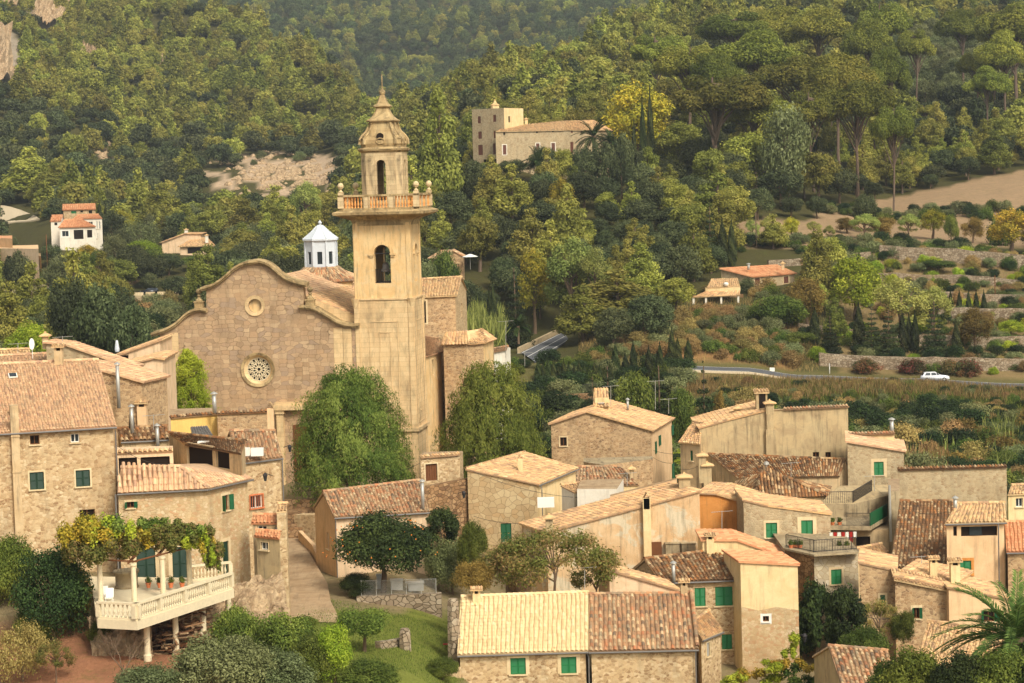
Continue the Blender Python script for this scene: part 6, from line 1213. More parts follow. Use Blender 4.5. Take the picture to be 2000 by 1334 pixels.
# ---------------------------------------------------------------- street, garden walls, small village things
def strip(name, pairs, mat, z_up=.0, skirt=1.2, kind='structure'):
    mb = MB()
    for (a, b), (c, d) in zip(pairs[:-1], pairs[1:]):
        a, b, c, d = [q + A(0, 0, z_up) for q in (a, b, c, d)]; mb.face([a, b, d, c], [(q[0], q[1]) for q in (a, b, d, c)])
        for p, q in ((b, d), (c, a)): mb.face([p - A(0, 0, skirt), q - A(0, 0, skirt), q, p][::-1])
    o = mb.build(name, mat); o['kind'] = kind; return o
def gpt(x, y, up=0): p = G(x, y, 140); return p + A(0, 0, up)
st = [(567,662,1222), (567,658,1205), (566,646,1180), (564,640,1150), (563,622,1120), (562,604,1090), (561,592,1070), (560,584,1056)]
pr = []
for xl, xr, y in st:
    a, b = gpt(xl, y), gpt(xr, y); z = max(a[2], b[2]) + .12; pr.append((A(a[0], a[1], z), A(b[0], b[1], z)))
strip('street', pr, M['pave'])
for i in range(7):
    y0 = pr[-1][0][1] + .45*i; z0 = pr[-1][0][2] + .28*(i+1) ; m2 = MB(); m2.box(((pr[-1][0][0]+pr[-1][1][0])/2, y0+1.5, z0-1), (1.15, 1.5, 1.0)) 
    if i == 0: ST = thing('stone_steps', (pr[-1][0][0]+1, y0, z0), 'flight of brown stone steps at the top of the street', 'steps')
    m2.build('step', M['st_dark'], ST)
def fwall(name, label, pts, zb, mat, th=.5, cat='wall', rough=.0, group=None, seg=1.2, cap=None):
    # free-standing wall along top points (3D); rough > 0 gives an uneven top
    c = sum(pts)/len(pts); mb = MB(); rg = random.Random(int(c[0]*7)); P2 = []
    for a, b in zip(pts[:-1], pts[1:]):
        n = max(1, int(np.linalg.norm(b-a)/seg)); P2 += [a + (b-a)*k/n for k in range(n)]
    P2.append(pts[-1]); P2 = [p + A(0, 0, rg.uniform(-rough, rough)) for p in P2]; u = 0
    zbf = zb if callable(zb) else (lambda p: zb)
    for a, b in zip(P2[:-1], P2[1:]):
        t = nrm(A(b[0]-a[0], b[1]-a[1], 0)); n = A(t[1], -t[0], 0)*th/2; L = float(np.linalg.norm((b-a)[:2])); za, zc = zbf(a), zbf(b)
        q = lambda p, s, z: A(p[0]+n[0]*s, p[1]+n[1]*s, z)
        mb.face([q(a,1,za), q(b,1,zc), q(b,1,b[2]), q(a,1,a[2])], [(u, za), (u+L, zc), (u+L, b[2]), (u, a[2])]); mb.face([q(b,-1,zc), q(a,-1,za), q(a,-1,a[2]), q(b,-1,b[2])], [(u+L, zc), (u, za), (u, a[2]), (u+L, b[2])])
        mb.face([q(a,1,a[2]), q(b,1,b[2]), q(b,-1,b[2]), q(a,-1,a[2])], [(u, 0), (u+L, 0), (u+L, th), (u, th)]); u += L
    for p, p2, s in ((P2[0], P2[1], 1), (P2[-1], P2[-2], -1)):
        t = nrm(A(p2[0]-p[0], p2[1]-p[1], 0)); n = A(t[1], -t[0], 0)*th/2; f = [A(p[0]-n[0], p[1]-n[1], zbf(p)), A(p[0]+n[0], p[1]+n[1], zbf(p)), A(p[0]+n[0], p[1]+n[1], p[2]), A(p[0]-n[0], p[1]-n[1], p[2])]; mb.face(f if s < 0 else f)
    o = mb.build(name, M[mat], None, False, (c[0], c[1], c[2])); return tag(o, label, cat, group)
fwall('stone_wall', 'dark rubble retaining wall above the steps at the street top', [P(556,976,213.5), P(640,974,213.5)], 1, 'st_dark', .6)
fwall('stone_wall', 'short pale stone wall beside the brown steps', [P(583,1004,210), P(634,1004,208)], 0, 'st_warm', 1.2)
fwall('parapet', 'plain plastered parapet dropping along the right of the street', [P(586,1036,207), P(613,1064,199), P(626,1092,193)], -1, 'pl_peach', .35, 'parapet')
fwall('garden_wall', 'dry stone garden wall under the wire fence below the orange tree', [P(697,1164,178), P(862,1158,178)], 0, 'st_dry', .7, 'wall', .04)
fwall('stone_wall', 'high rough rubble wall with wall lamp between hut and crazy paved house', [P(818,952,205), P(930,931,209)], -1, 'st_dark', .6)
fwall('garden_wall', 'low crumbling stone wall across the lawn beside the short pillar', [G(738,1268,130) + A(0,0,.5), G(786,1266,130) + A(0,0,.55)], 0, 'st_dry', .5, 'wall', .06)
fwall('garden_wall', 'low stone wall leading to the foreground house at bottom centre', [P(790,1330,152), P(893,1302,160)], -3, 'st_warm', .6, 'wall', .04)
for (x, yt, yb, d, w, mat, lab) in ((790,1226,1268,G(790,1268,130)[1],.65,'st_dry','short round topped stone gate pillar on the lawn'), (884,1168,1215,162,.7,'st_dry','tall stone pillar against the cream tiled foreground house')):
    p = P(x, yt, d); m2 = MB(); m2.lathe((p[0], p[1], -1), [(w*.75, 0), (w*.62, p[2]+.5), (w*.6, p[2]+1-.3), (w*.45, p[2]+1-.05), (.05, p[2]+1)], 7); tag(m2.build('stone_pillar', M[mat], None, False, (p[0], p[1], 0)), lab, 'pillar')
m2 = MB(); p = P(884, 1250, 163); m2.box(p + A(0, .3, -.2), (.32, .25, 1.4)); m2.box(p + A(-.1, .1, -.3), (.6, .05, .05)); tag(m2.build('gate_panel', m_flat('faded_red_paint', c8(176, 66, 52), .7, .2, .3), None, False, p), 'faded red panel leaning by the cream tiled foreground house', 'panel')
FW = thing('wire_fence', P(775, 1160, 178), 'low wire mesh fence with metal posts on the dry stone wall', 'fence')
F = Face(P(706,1160,178), P(852,1156,178)); z0 = P(780,1161,178)[2]
for k in range(6): m2 = MB(); m2.tube([F.pt(F.L*k/5, z0-.1), F.pt(F.L*k/5, z0+1.2)], .03, 6); m2.build('post', M['metal'], FW)
m2 = MB()
for k in range(60): m2.tube([F.pt(F.L*k/60, z0), F.pt(F.L*(k+3)/60 if k < 57 else F.L, z0+1.15)], .006, 3, False); m2.tube([F.pt(F.L*k/60, z0+1.15), F.pt(F.L*min(60, k+3)/60, z0)], .006, 3, False)
m2.tube([F.pt(0, z0+1.15), F.pt(F.L, z0+1.15)], .012, 4); m2.build('mesh', M['metal'], FW)
# things under the orange tree
for (x, y, d, s, mat, lab, nm) in ((775,1142,181,(.45,.3,.45),'white','white plastic bin beside the fence under the orange tree','plastic_bin'), (812,1143,181,(.6,.4,.3),'metal','grey covered barrow behind the fence near the orange tree','barrow'), (741,1138,181.5,(.2,.2,.7),'bluewhite','pale blue barrel leaning by the orange tree','barrel')):
    p = P(x, y, d); m2 = MB(); m2.box(p + A(0, 0, -.1), s, ((1,.1,0),(-.1,1,.0),(0,0,1))); m2.box(p + A(0, 0, s[2]-.06), (s[0]+.06, s[1]+.06, .05), ((1,.1,0),(-.1,1,.0),(0,0,1))); m2.tube([p + A(-s[0], -.3, -s[2]-.3), p + A(s[0], -.3, s[2])], .03, 5); tag(m2.build(nm, M[mat], None, False, p), lab, nm.split('_')[-1])
# firewood under the terrace
m2 = MB(); rg = random.Random(3)
for k in range(240):
    x = rg.uniform(298, 400); t_ = rg.random(); d = 153 + 5*rg.random(); zt_ = 3.3 + 2.6*rg.random()*(.4 + .6*(x-298)/100) + (d-153)*.12; p = P(x, 1200, d); L_ = rg.uniform(.3, 1.1); a = rg.uniform(0, 6.28); b = rg.uniform(-.35, .35); m2.rn = rg.random()
    u = A(math.cos(a)*math.cos(b), math.sin(a)*math.cos(b), math.sin(b)); v = nrm(np.cross(u, (0,0,1))); m2.box((p[0], p[1], zt_), (L_, rg.uniform(.03, .1), rg.uniform(.02, .08)), (u, v, np.cross(v, u)))
tag(m2.build('firewood', m_tile('split_firewood', [c8(150,112,76), c8(120,84,56), c8(190,160,120), c8(96,66,46)], .1), None, False, P(345,1240,155)), 'heap of split firewood and planks under the terrace', 'firewood', None, 'stuff')
# rocky bank under the pale stone house
def rockbank(name, quad, seed, amp=.5, nu_=26, nv_=26, mat='rock'):
    rg = np.random.RandomState(seed); mb = MB(); q = [np.array(p, float) for p in quad]; g = np.empty((nv_+1, nu_+1, 3)); nn = nrm(np.cross(q[1]-q[0], q[3]-q[0]))
    for j in range(nv_+1):
        for i in range(nu_+1):
            u, v = i/nu_, j/nv_; p = (q[0]*(1-u)+q[1]*u)*(1-v) + (q[3]*(1-u)+q[2]*u)*v; h = float(vnoise(np.array(u*6+seed), np.array(v*6), seed)) + .5*float(vnoise(np.array(u*14), np.array(v*14), seed)) + .25*rg.rand(); g[j, i] = p + nn*(h-.8)*amp
    for j in range(nv_):
        for i in range(nu_): mb.face([g[j,i], g[j,i+1], g[j+1,i+1], g[j+1,i]], [(i/4, j/4), ((i+1)/4, j/4), ((i+1)/4, (j+1)/4), (i/4, (j+1)/4)])
    o = mb.build(name, M[mat]); o['kind'] = 'structure'; return o
mr, t, b = newmat('pale_limestone_rock', .95, .1); g_ = N(t, 'NewGeometry'); n1 = noise(t, g_.outputs['Position'], 1.1, 8, .7, 1.2); n2 = noise(t, g_.outputs['Position'], 5, 5, .7)
t.links.new(mix(t, ramp(t, n1, [(.3, c8(96,80,60)), (.46, c8(170,142,108)), (.62, c8(206,178,138)), (.8, c8(176,136,92))]), mix(t, (.55,)*3, (1.3,)*3, n2), .6, 'MULTIPLY'), b.inputs['Base Color']); bump(t, b, n1, 1.0, .4); M['rock'] = mr
rockbank('rock_bank', [P(395,1262,158), P(575,1238,160), P(548,1115,166), P(400,1165,161.5)], 3, 1.0)
rockbank('rock_bank', [P(180,1290,150), P(300,1290,151), P(290,1200,155), P(170,1200,155)], 4, 1.0)
# lamps, aerials, parasols
def lantern(x, y, d, side, lab):
    p = P(x, y, d); T_ = thing('wall_lamp', p, lab, 'lamp', 'old style wall lanterns'); m2 = MB(); m2.tube([p + A(side*.55, .1, .1), p + A(side*.3, 0, .2), p + A(0, 0, .32)], .03, 5); m2.build('bracket', M['iron'], T_)
    m2 = MB(); m2.lathe(p, [(.09, -.3), (.17, .12), (.21, .14), (.1, .28), (.02, .36)], 6); m2.build('lamp_shade', M['iron'], T_); m2 = MB(); m2.lathe(p + A(0, 0, -.26), [(.1, 0), (.165, .36)], 6, .4); m2.build('glass', M['glass'], T_)
lantern(566, 876, 200, -1, 'black wall lantern beside the church portal left of the weeping tree'); lantern(906, 966, 205, -1, 'black wall lantern on the high rubble wall near the crazy paved house')
lantern(518, 932, 174.5, 1, 'black wall lantern above the barred pink window'); lantern(1572, 1246, 164, -1, 'white and black lantern by the dark doorway at lower right')
def aerial(x, y, yb, d, lab):
    p = P(x, y, d); q = P(x, yb, d); m2 = MB(); m2.tube([q, p + A(0, 0, .1)], .03, 5)
    T_ = thing('tv_aerial', q, lab, 'aerial', 'thin television aerials on the roofs'); m2.build('mast', M['metal'], T_); m2 = MB(); m2.tube([p + A(-.9, 0, 0), p + A(.9, 0, .08)], .018, 4)
    for k in range(9): m2.tube([p + A(-.8+k*.2, -.25+.02*k, k*.008), p + A(-.8+k*.2, .25-.02*k, k*.008)], .012, 4)
    m2.build('antenna', M['metal'], T_)
aerial(1193, 755, 800, 243, 'tv aerial behind the stair tower of the long brown house'); aerial(1280, 745, 800, 246, 'tallest tv aerial above the long brown house roof'); aerial(1306, 780, 808, 244, 'tv aerial near the right end of the long brown house roof')
aerial(988, 628, 700, 262, 'lone tv aerial on a tall pole right of the chapel'); aerial(1025, 690, 715, 262, 'low tv aerial beside the green weeping tree top'); aerial(122, 659, 690, 201, 'tv aerial above the tan roof behind the left house'); aerial(35, 672, 700, 203, 'tv aerial beside the satellite dish at far left')
def parasol(x, yt, yb, d, mat, lab, w=.16):
    q = P(x, yb, d); p = P(x, yt, d); h = p[2]-q[2]; T_ = thing('closed_parasol', q, lab, 'parasol'); m2 = MB(); m2.tube([q, p], .03, 6); m2.build('pole', M['metal'], T_); m2 = MB(); m2.lathe(q, [(w*1.3, h*.12), (w*1.5, h*.3), (w, h*.7), (w*.8, h*.9), (.03, h)], 8); m2.build('canopy', M[mat], T_)
parasol(229, 664, 690, 224, 'bluewhite', 'closed grey parasol on the terrace of the pink house'); parasol(258, 798, 842, 184, 'iron', 'closed dark parasol above the dark tile strip')

# cables between the houses, pots and washing
def cable(a, b, sag, lab):
    a, b = P(*a), P(*b); pts = [a + (b-a)*k/12 + A(0, 0, -sag*4*(k/12)*(1-k/12)) for k in range(13)]; m2 = MB(); m2.tube(pts, .018, 4); tag(m2.build('cable', M['iron'], None, False, a), lab, 'cable', 'thin dark cables between the houses')
cable((918,918,206), (1190,972,205), .8, 'dark cable drooping across the crazy paved wall'); cable((925,1008,206), (1050,1018,206), .4, 'lower dark cable on the crazy paved wall'); cable((1276,880,234), (1400,870,226), .6, 'dark cable from the long brown house to the grey house')
cable((1275,893,234), (1330,900,226), .4, 'short dark cable at the corner of the long brown house'); cable((552,920,176), (640,935,214), 1.0, 'dark cable from the corner house towards the church'); cable((1690,1204,163), (1738,1208,163), .1, 'washing line pole cable above the tangled creeper')
def pots(x, y, d, n, dx, lab, grp):
    for k in range(n):
        p = P(x + dx*k, y, d); T_ = thing('flower_pot', p, ('first ', 'second ', 'third ', 'fourth ', 'fifth ')[k] + lab, 'pot', grp); m2 = MB(); m2.lathe(p, [(.12, 0), (.18, .3), (.2, .3), (.2, .36), (.15, .36)], 10); m2.build('pot', M['clay'], T_)
        c, nn, rn, inn = lobes_leaves([(0, 0, .55, .25, .25, .25)], 260, .4, .2, .4); o = bpy.data.objects.new('plant', leafmesh('plant', c, nn, .06*(.6+NR.rand(260)*.8), .55, rn, M['green'])); COL.objects.link(o); o.parent = T_
pots(1545, 1073, 182.5, 3, 9, 'clay pot on the railed roof terrace from the left', 'clay pots on the roof terrace'); pots(1612, 1028, 194.3, 3, 14, 'clay pot on the concrete balcony from the left', 'clay pots on the balcony'); pots(290, 1148, 158, 4, 22, 'clay pot along the terrace doors from the left', 'clay pots by the terrace doors')
pots(1640, 1075, 183, 2, 14, 'clay pot near the corner of the railed roof terrace', 'clay pots near the railing corner')
WL = thing('washing_line', P(1640, 1052, 186), 'washing line with red and white laundry under the concrete balcony', 'washing line'); a, b = P(1618, 1040, 188), P(1672, 1038, 187); m2 = MB(); m2.tube([a, b], .012, 4); m2.build('line', M['iron'], WL); F = Face(a, b); mr_ = m_flat('red_cloth', c8(170, 50, 44), .9, .1, .2)
for k in range(7):
    u = F.L*(k+.3)/7; h = .5 + .35*((k*7) % 3)/2; m2 = MB(); zt0 = a[2] + (b[2]-a[2])*(k+.5)/7
    for j in range(4): m2.face([F.pt(u + j*.07, zt0-h, .03*math.sin(j*2.+k)), F.pt(u + (j+1)*.07, zt0-h, .03*math.sin(j*2.+2+k)), F.pt(u + (j+1)*.07, zt0, 0), F.pt(u + j*.07, zt0, 0)])
    m2.build('garment', mr_ if k % 2 else M['white'], WL)

cable((620,905,214), (820,905,213), 1.2, 'dark cable behind the weeping pepper tree'); cable((1325,915,226), (1372,905,212), .3, 'dark cable between the fanned roof and the chimneys'); cable((1500,985,192), (1600,1000,196), .4, 'dark cable above the green balcony door'); cable((1735,975,200), (1850,1000,184), .6, 'dark cable over the large weathered roof')
cable((228,870,166), (340,905,175), .5, 'dark cable in front of the loggia'); cable((1453,1120,177), (1534,1080,180), .3, 'dark cable from the dark mottled roof to the railed terrace'); cable((1290,1128,178), (1190,1105,176), .5, 'dark cable beside the sloping verge')
aerial(1545, 905, 932, 214, 'tv aerial on the wide dark mottled roof'); aerial(1410, 1000, 1046, 190, 'tv aerial above the ochre front'); aerial(1225, 925, 950, 216, 'tv aerial by the small pyramid roof'); aerial(1708, 930, 975, 206, 'tv aerial by the concrete block'); aerial(300, 812, 840, 184, 'tv aerial above the dark tile strip'); aerial(1800, 1088, 1120, 176, 'tv aerial above the two box chimneys'); aerial(1142, 1150-40, 1180, 168, 'thin aerial behind the cream tiled ridge')
# ---------------------------------------------------------------- roads and far buildings
pr = []
for x in list(range(1296, 2120, 24)):
    p = GD(x, 366); q = GD(x, 359); z = max(hg(p[0], d_) for d_ in (357, 359, 362, 366, 368)) + .12; pr.append((A(q[0], 359, z), A(p[0], 366, z)))
strip('road', pr, M['asph'], 0, .6)
strip('road_edge_line', [(a + A(0, .35, .006), a + A(0, .55, .006)) for a, b in pr], M['white'], 0, .004); strip('road_edge_line', [(b + A(0, -.55, .006), b + A(0, -.35, .006)) for a, b in pr], M['white'], 0, .004)
strip('gravel_verge', [(a + A(0, -1.6, -.03), a + A(0, 0, -.012)) for i, (a, b) in enumerate(pr[:11])], M['gravel'], 0, .25)
zr_ = 5.5; a0, a1, b0, b1 = Pz(1018,688,zr_), Pz(1112,642,zr_), Pz(1044,706,zr_), Pz(1124,656,zr_)
def lerp(a, b, f): return a + (b-a)*f
n_ = 8; rp = [(lerp(b0, b1, k/n_), lerp(a0, a1, k/n_)) for k in range(n_+1)]
strip('road', rp, M['asph'], 0, .5)
for f0 in (.06, .5, .93): strip('road_edge_line', [(lerp(a, b, f0) + A(0, 0, .006), lerp(a, b, f0+.025) + A(0, 0, .006)) for a, b in rp], M['white'], 0, .004)
fwall('roadside_wall', 'low stone parapet along the upper side of the curving grey road', [a0 + A(-.4, .3, .8), a1 + A(-.4, .3, .8)], 3, 'st_grey', .5)
M['bankearth'] = m_plaster('dry_bank_earth', c8(128,112,66), c8(96,92,46), .2, .5, c8(150,130,86), 1.0)
strip('embankment', [((lambda g: A(g[0], g[1], min(g[2], a[2]) - .3))(GD(1296 + 24*i, 343)), a + A(0, 0, -.03)) for i, (a, b) in enumerate(pr)], M['bankearth'], 0, .1)
# left valley road and lane
def gstrip(name, prs, mat, up=.15):
    pr_ = []
    for (x0, y0, x1, y1) in prs:
        a, b = G(x0, y0, 380), G(x1, y1, 380); pr_.append((a, b))
    return strip(name, pr_, M[mat], up, 2.5)
gstrip('lane', [(-60,438,-60,398), (0,438,0,402), (30,436,20,406), (52,434,40,414), (78,430,70,424)], 'gravel', .3)
gstrip('lane', [(-60,575,-60,545), (0,573,0,540), (40,573,45,552), (75,573,80,556), (110,575,112,568)], 'gravel', .3)
fwall('parapet', 'pale parapet wall of the lane at the far left', [P(-60,577,545), P(112,577,548)], 5, 'st_grey', .6, 'wall')
CW = thing('crenellated_wall', P(312, 572, 556), 'tall stone retaining wall with notched parapet left of the church', 'wall'); F = Face(P(236,572,555), P(374,572,557)); m2 = MB(); z_ = P(312,576,556)[2]; wall(m2, F, 2, [(0, z_), (F.L, z_)]); F.slab(m2, 0, 2, F.L, z_, -.8, -.02); m2.build('wall', M['st_grey'], CW)
for k in range(6): m2 = MB(); F.slab(m2, F.L*(k+.1)/6, z_, F.L*(k+.9)/6, z_+.75, -.5, 0); m2.build('merlon', M['trim'], CW)
def car(x, y, d, L, yaw, paint, lab, z=None):
    p = P(x, y, d); z = p[2] if z is None else z; T_ = thing('car', (p[0], p[1], z), lab, 'car'); ax = A(math.cos(yaw), math.sin(yaw), 0); ay = A(-math.sin(yaw), math.cos(yaw), 0); W_ = .85
    def sec(prof, w, mb):
        n = len(prof); a = [A(p[0], p[1], z) + ax*q[0]*L + A(0, 0, q[1]) - ay*w*q[2] for q in prof]; b_ = [A(p[0], p[1], z) + ax*q[0]*L + A(0, 0, q[1]) + ay*w*q[2] for q in prof]
        for i in range(n): j = (i+1) % n; mb.face([a[i], a[j], b_[j], b_[i]])
        mb.face(a[::-1]); mb.face(b_)
    m2 = MB(); sec([(-.5,.35,.92), (-.5,.75,.96), (-.46,.92,1), (.2,.95,1), (.44,.82,.96), (.5,.62,.9), (.5,.35,.92), (.4,.22,.95), (-.42,.22,.95)], W_, m2); m2.build('body', paint, T_, True)
    m2 = MB(); sec([(-.46,.93,.95), (-.38,1.42,.78), (.02,1.47,.78), (.2,.96,.93)], W_, m2); m2.build('cabin', paint, T_)
    m2 = MB()
    for s in (-1, 1):
        for u0, u1, v0, v1 in ((-.38,-.18,-.33,-.18), (-.15,.04,-.15,.0), (.06,.15,.02,.06)): 
            q = lambda u, zz, k: A(p[0], p[1], z) + ax*u*L + A(0, 0, zz) + ay*s*W_*k
            f = [q(u0, 1.0, .955), q(u1, 1.0, .955), q(v1, 1.38, .815), q(v0, 1.38, .815)]; m2.face(f if s < 0 else f[::-1])
    q = lambda u, zz, k: A(p[0], p[1], z) + ax*u*L + A(0, 0, zz) + ay*W_*k
    m2.face([q(.195,1.0,-.8), q(.195,1.0,.8), q(.04,1.42,.7), q(.04,1.42,-.7)]); m2.face([q(-.455,1.0,.8), q(-.455,1.0,-.8), q(-.395,1.36,-.7), q(-.395,1.36,.7)]); m2.build('windows', M['glass'], T_)
    for i in (-.31, .31):
        for s in (-1, 1):
            c = A(p[0], p[1], z) + ax*i*L + ay*s*W_*.88 + A(0, 0, .31); m2 = MB(); m2.tube([c - ay*.1, c + ay*.1], .31, 16); w = m2.build('wheel', M['iron'], T_); m2 = MB(); m2.tube([c - ay*.11, c + ay*.11], .18, 10); m2.build('rim', M['metal'], w)
    for s in (-1, 1): m2 = MB(); m2.box(A(p[0], p[1], z) + ax*.485*L + ay*s*.6 + A(0, 0, .68), (.06, .18, .09), (ax, ay, (0,0,1))); m2.build('headlight', M['metal'], T_)
    return T_
mw, t, b = newmat('white_car_paint', .25, .5); b.inputs['Base Color'].default_value = (.82, .82, .8, 1); mk, t, b = newmat('black_car_paint', .2, .6); b.inputs['Base Color'].default_value = (.02, .022, .025, 1)
rz_ = pr[0][0][2]; pz_ = max(hg(P(1826, 745, 361)[0], d_) for d_ in (357, 359, 362, 366, 368)) + .13
car(1826, 748, 362, 4.4, math.radians(-2), mw, 'white car driving along the lower road at right', pz_)
car(292, 572, 559.5, 4.3, math.radians(172), mk, 'black car parked behind the notched parapet left of the church', P(292,574,559)[2]); car(79, 531, 600, 4.4, .5, mk, 'dark car on the lane by the peach buildings at far left', G(79,536,380)[2]+.3)
def pole(x, yt, d, h, lab, mat='metal', top=None, name='pole', cat='pole', r=.09):
    p = P(x, yt, d); m2 = MB(); m2.tube([A(p[0], p[1], p[2]-h), p], r, 8)
    if top: T_ = thing(name, (p[0], p[1], p[2]-h), lab, cat); m2.build('pole', M[mat], T_); m2 = MB(); m2.box(p + A(top[0]/2*0, -.1, -top[1]/2), (top[0]/2, .05, top[1]/2)); m2.build('panel', M['white'], T_)
    else: tag(m2.build(name, M[mat], None, True, (p[0], p[1], p[2]-h)), lab, cat)
pole(1508, 718, 367, 3, 'white roadside post with mirror near the earth bank', 'white', (.8, .6), 'road_mirror', 'mirror'); pole(1356, 712, 367, 3, 'thin white post beside the road near the brown cypresses', 'white')
pole(1620, 710, 369, 3, 'thin grey roadside post in front of the dark conifers'); m2 = MB(); p = P(1458, 745, 356); m2.box(p, (.7, .4, .45)); m2.box(p + A(0, 0, .5), (.75, .45, .05)); tag(m2.build('service_box', M['metal'], None, False, p), 'grey service box beside the lower road', 'box')
pole(1476, 415, 470, 9, 'tall thin utility pole left of the grove', 'bark' if 'bark' in M else 'wood', None, 'utility_pole', 'utility pole'); pole(1943, 538, 425, 5, 'utility pole on the right hand terraces', 'wood', None, 'utility_pole', 'utility pole'); pole(90, 458, 580, 9, 'utility pole beside the white villa', 'wood', None, 'utility_pole', 'utility pole')
# manor on the hill
dm = 550.0
a = P(921.5, 214, dm+1); bq = P(984, 209, dm-5); F = Face(a, bq)
v = A(math.sin(math.radians(29)), math.cos(math.radians(29)), 0)*9.5
zt_ = a[2]; pts = [A(a[0], a[1], zt_), A(bq[0], bq[1], zt_), A(bq[0]+v[0], bq[1]+v[1], zt_), A(a[0]+v[0], a[1]+v[1], zt_)]
T = thing('manor_tower', (a[0]+4, a[1]+4, 36), 'square stone manor tower with brown shutters on the wooded hill', 'tower'); BR = dict(mat='sh_brown', surround=.0, sill=False)
ops = {0: [('sh',933,227,939,241,BR), ('sh',963,224,969,238,BR), ('sh',934,257,941,271,BR), ('sh',964,256,968,270,BR), ('sh',934,283,943,303,BR), ('sh',963,280,968,301,BR), ('vent',944,311,970,330,{})], 1: [('vent',993,227,997,239,{})]}
for i in range(4):
    F = Face(pts[i], pts[(i+1)%4]); mb = MB(); td = [(F.rect(*o[1:5]), o[0], o[5]) for o in ops.get(i, [])]; wall(mb, F, 30, [(0, zt_), (F.L, zt_)], [t_[0] for t_ in td]); mb.build('wall', M['st_grey' if i == 0 else 'pl_cream'], T)
    for r_, s_, kw in td: opening(F, r_, s_, T, **kw)
m2 = MB(); m2.face([p - A(0, 0, .6) for p in pts]); m2.build('flat_roof', M['pave'], T)
m2 = MB(); c = (pts[0]+pts[1])/2*.5 + (pts[2]+pts[3])/2*.5 + A(-.6, 0, 0); m2.lathe(c + A(0, 0, -.5), [(1.0, 0), (1.0, 1.4)], 6); tu_ = m2.build('turret', M['pl_cream'], T); m2 = MB(); m2.lathe(c + A(0, 0, .9), [(1.2, 0), (.5, .5), (.1, 1.2), (.02, 1.5)], 6); m2.build('turret_roof', M['tl_pale'], tu_)
z = P(968, 257, dm-9)[2]; w0, w1, w2 = P(968, 257, dm-9), Pz(1101, 249.5, z) if False else P(1101, 249.5, dm-2), P(1186, 247, dm+14)
for q in (w1, w2): q[2] = z
r0, r1, r2 = P(990, 246.5, dm+2), P(1100, 236, dm+9), P(1160, 234.5, dm+18)
T = thing('manor_house', (w1[0], w1[1], 34), 'long stone manor wing with tiled roof and brown shuttered windows on the hill', 'manor'); bk = [w2 + A(3, 16, 0), w0 + A(10, 20, 0)]; pts = [w0, w1, w2] + bk; pts = [A(p[0], p[1], z) for p in pts]
BR2 = dict(mat='sh_brown', surround=.2, sill=False, smat='pl_white'); BR = dict(mat='sh_brown', surround=.0, sill=False)
ops = {0: [('sh',982,283,989,302,BR2), ('sh',1047,280,1054,300,BR2), ('sh',1077,279,1084,296,BR2), ('vent',983,258,987,264,{}), ('vent',1078,252,1082,258,{}), ('vent',1047,255,1051,260,{})], 1: [('sh',1114,277,1120,300,BR), ('sh',1115,253.5,1119,260,BR), ('sh',1134,253,1138,260,BR), ('sh',1160,252,1164,259,BR)]}
for i in range(5):
    F = Face(pts[i], pts[(i+1)%5]); mb = MB(); td = [(F.rect(*o[1:5]), o[0], o[5]) for o in ops.get(i, [])]; wall(mb, F, 24, [(0, z-.1), (F.L, z-.1)], [t_[0] for t_ in td]); mb.build('wall', M['st_grey'], T)
    for r_, s_, kw in td: opening(F, r_, s_, T, **kw)
m2 = MB(); o = A(0, -.4, 0); tiles(m2, pts[0]+o, pts[1]+o, r0, r1, .45, .8); tiles(m2, pts[1]+o, pts[2]+A(.6,-.2,0), r1, r2, .45, .8); m2.face([pts[2]+A(.6,-.2,0), pts[3], r2], rn=.4); m2.face([r0, r1, r2, pts[3], pts[4]], rn=.5); m2.face([pts[0]+o, r0, pts[4]], rn=.5); m2.build('roof', M['tl_pale'], T)
for x in (1016, 1028): chimney(T, P(x, 246, dm+4), .7, 1.6, 'cap', 'pl_cream')
# villas on the left
WB = dict(mat='iron', surround=.25, smat='white', sill=False)
H = house('V1', 'white villa with orange hipped roof and dark windows on the left valley side', (111,445), (186,442), (124,428), (160,429), 600, 20, 'gable', 'pl_white', 'tl_or', .5, 14, [(0,'glass',121,451,134,462,dict(surround=.3, smat='white', sill=False)), (0,'vent',144,449,163,467,{}), (0,'vent',170,449,180,464,{})], col=.5, row=.8, name='villa', cat='villa')
H = house('V2', 'taller white wing of the villa with pale tiled roof', (140,424), (199,430), (150,417), (192,421), 612, 12, 'gable', 'pl_white', 'tl_or', .3, 14, [(0,'glass',173,433,181,441,{}), (0,'glass',188,432,190.5,447,{}), (0,'glass',193,432,196,447,{}), (0,'glass',189,455,191,466,{})], col=.5, row=.8, name='villa_wing', cat='villa')
H = house('V3', 'white corner of the villa with small terrace at its left', (96,432), (118,432), (100,421), (122,420), 606, 16, 'gable', 'pl_white', 'tl_or', .3, 14, [(0,'vent',106,435,112,440,{})], col=.5, row=.8, name='villa_wing', cat='villa')
H = house('V4', 'stone villa with striped tile roof standing above the white villa', (121,411), (187,408), (122,400), (186,398), 640, 18, 'gable', 'st_warm', 'tl_or', .4, 16, [(0,'sh',139,412,149,417,dict(mat='sh_green', sill=False)), (0,'vent',157,411,162,415,{}), (0,'vent',173,411,180,417,{})], col=.55, row=.8, name='villa', cat='villa')
H = house('V5', 'low villa with wide pale tiled roof among trees left of the church dome', (344,482), (419,480), (372,466), (404,465), 620, 15, 'gable', 'pl_pink', 'tl_pale', .8, 12, [(0,'vent',366,483,396,495,{})], col=.5, row=.8, name='villa', cat='villa')
H = vhouse('V6', 'raised rear wing of the low villa with sloping pale roof', [(316,473,626), (362,456,626), (392,456,626)], 8, 0, 'pl_pink', 'tl_pale', 12, [], ov=.5, col=.5, name='villa_wing', cat='villa')
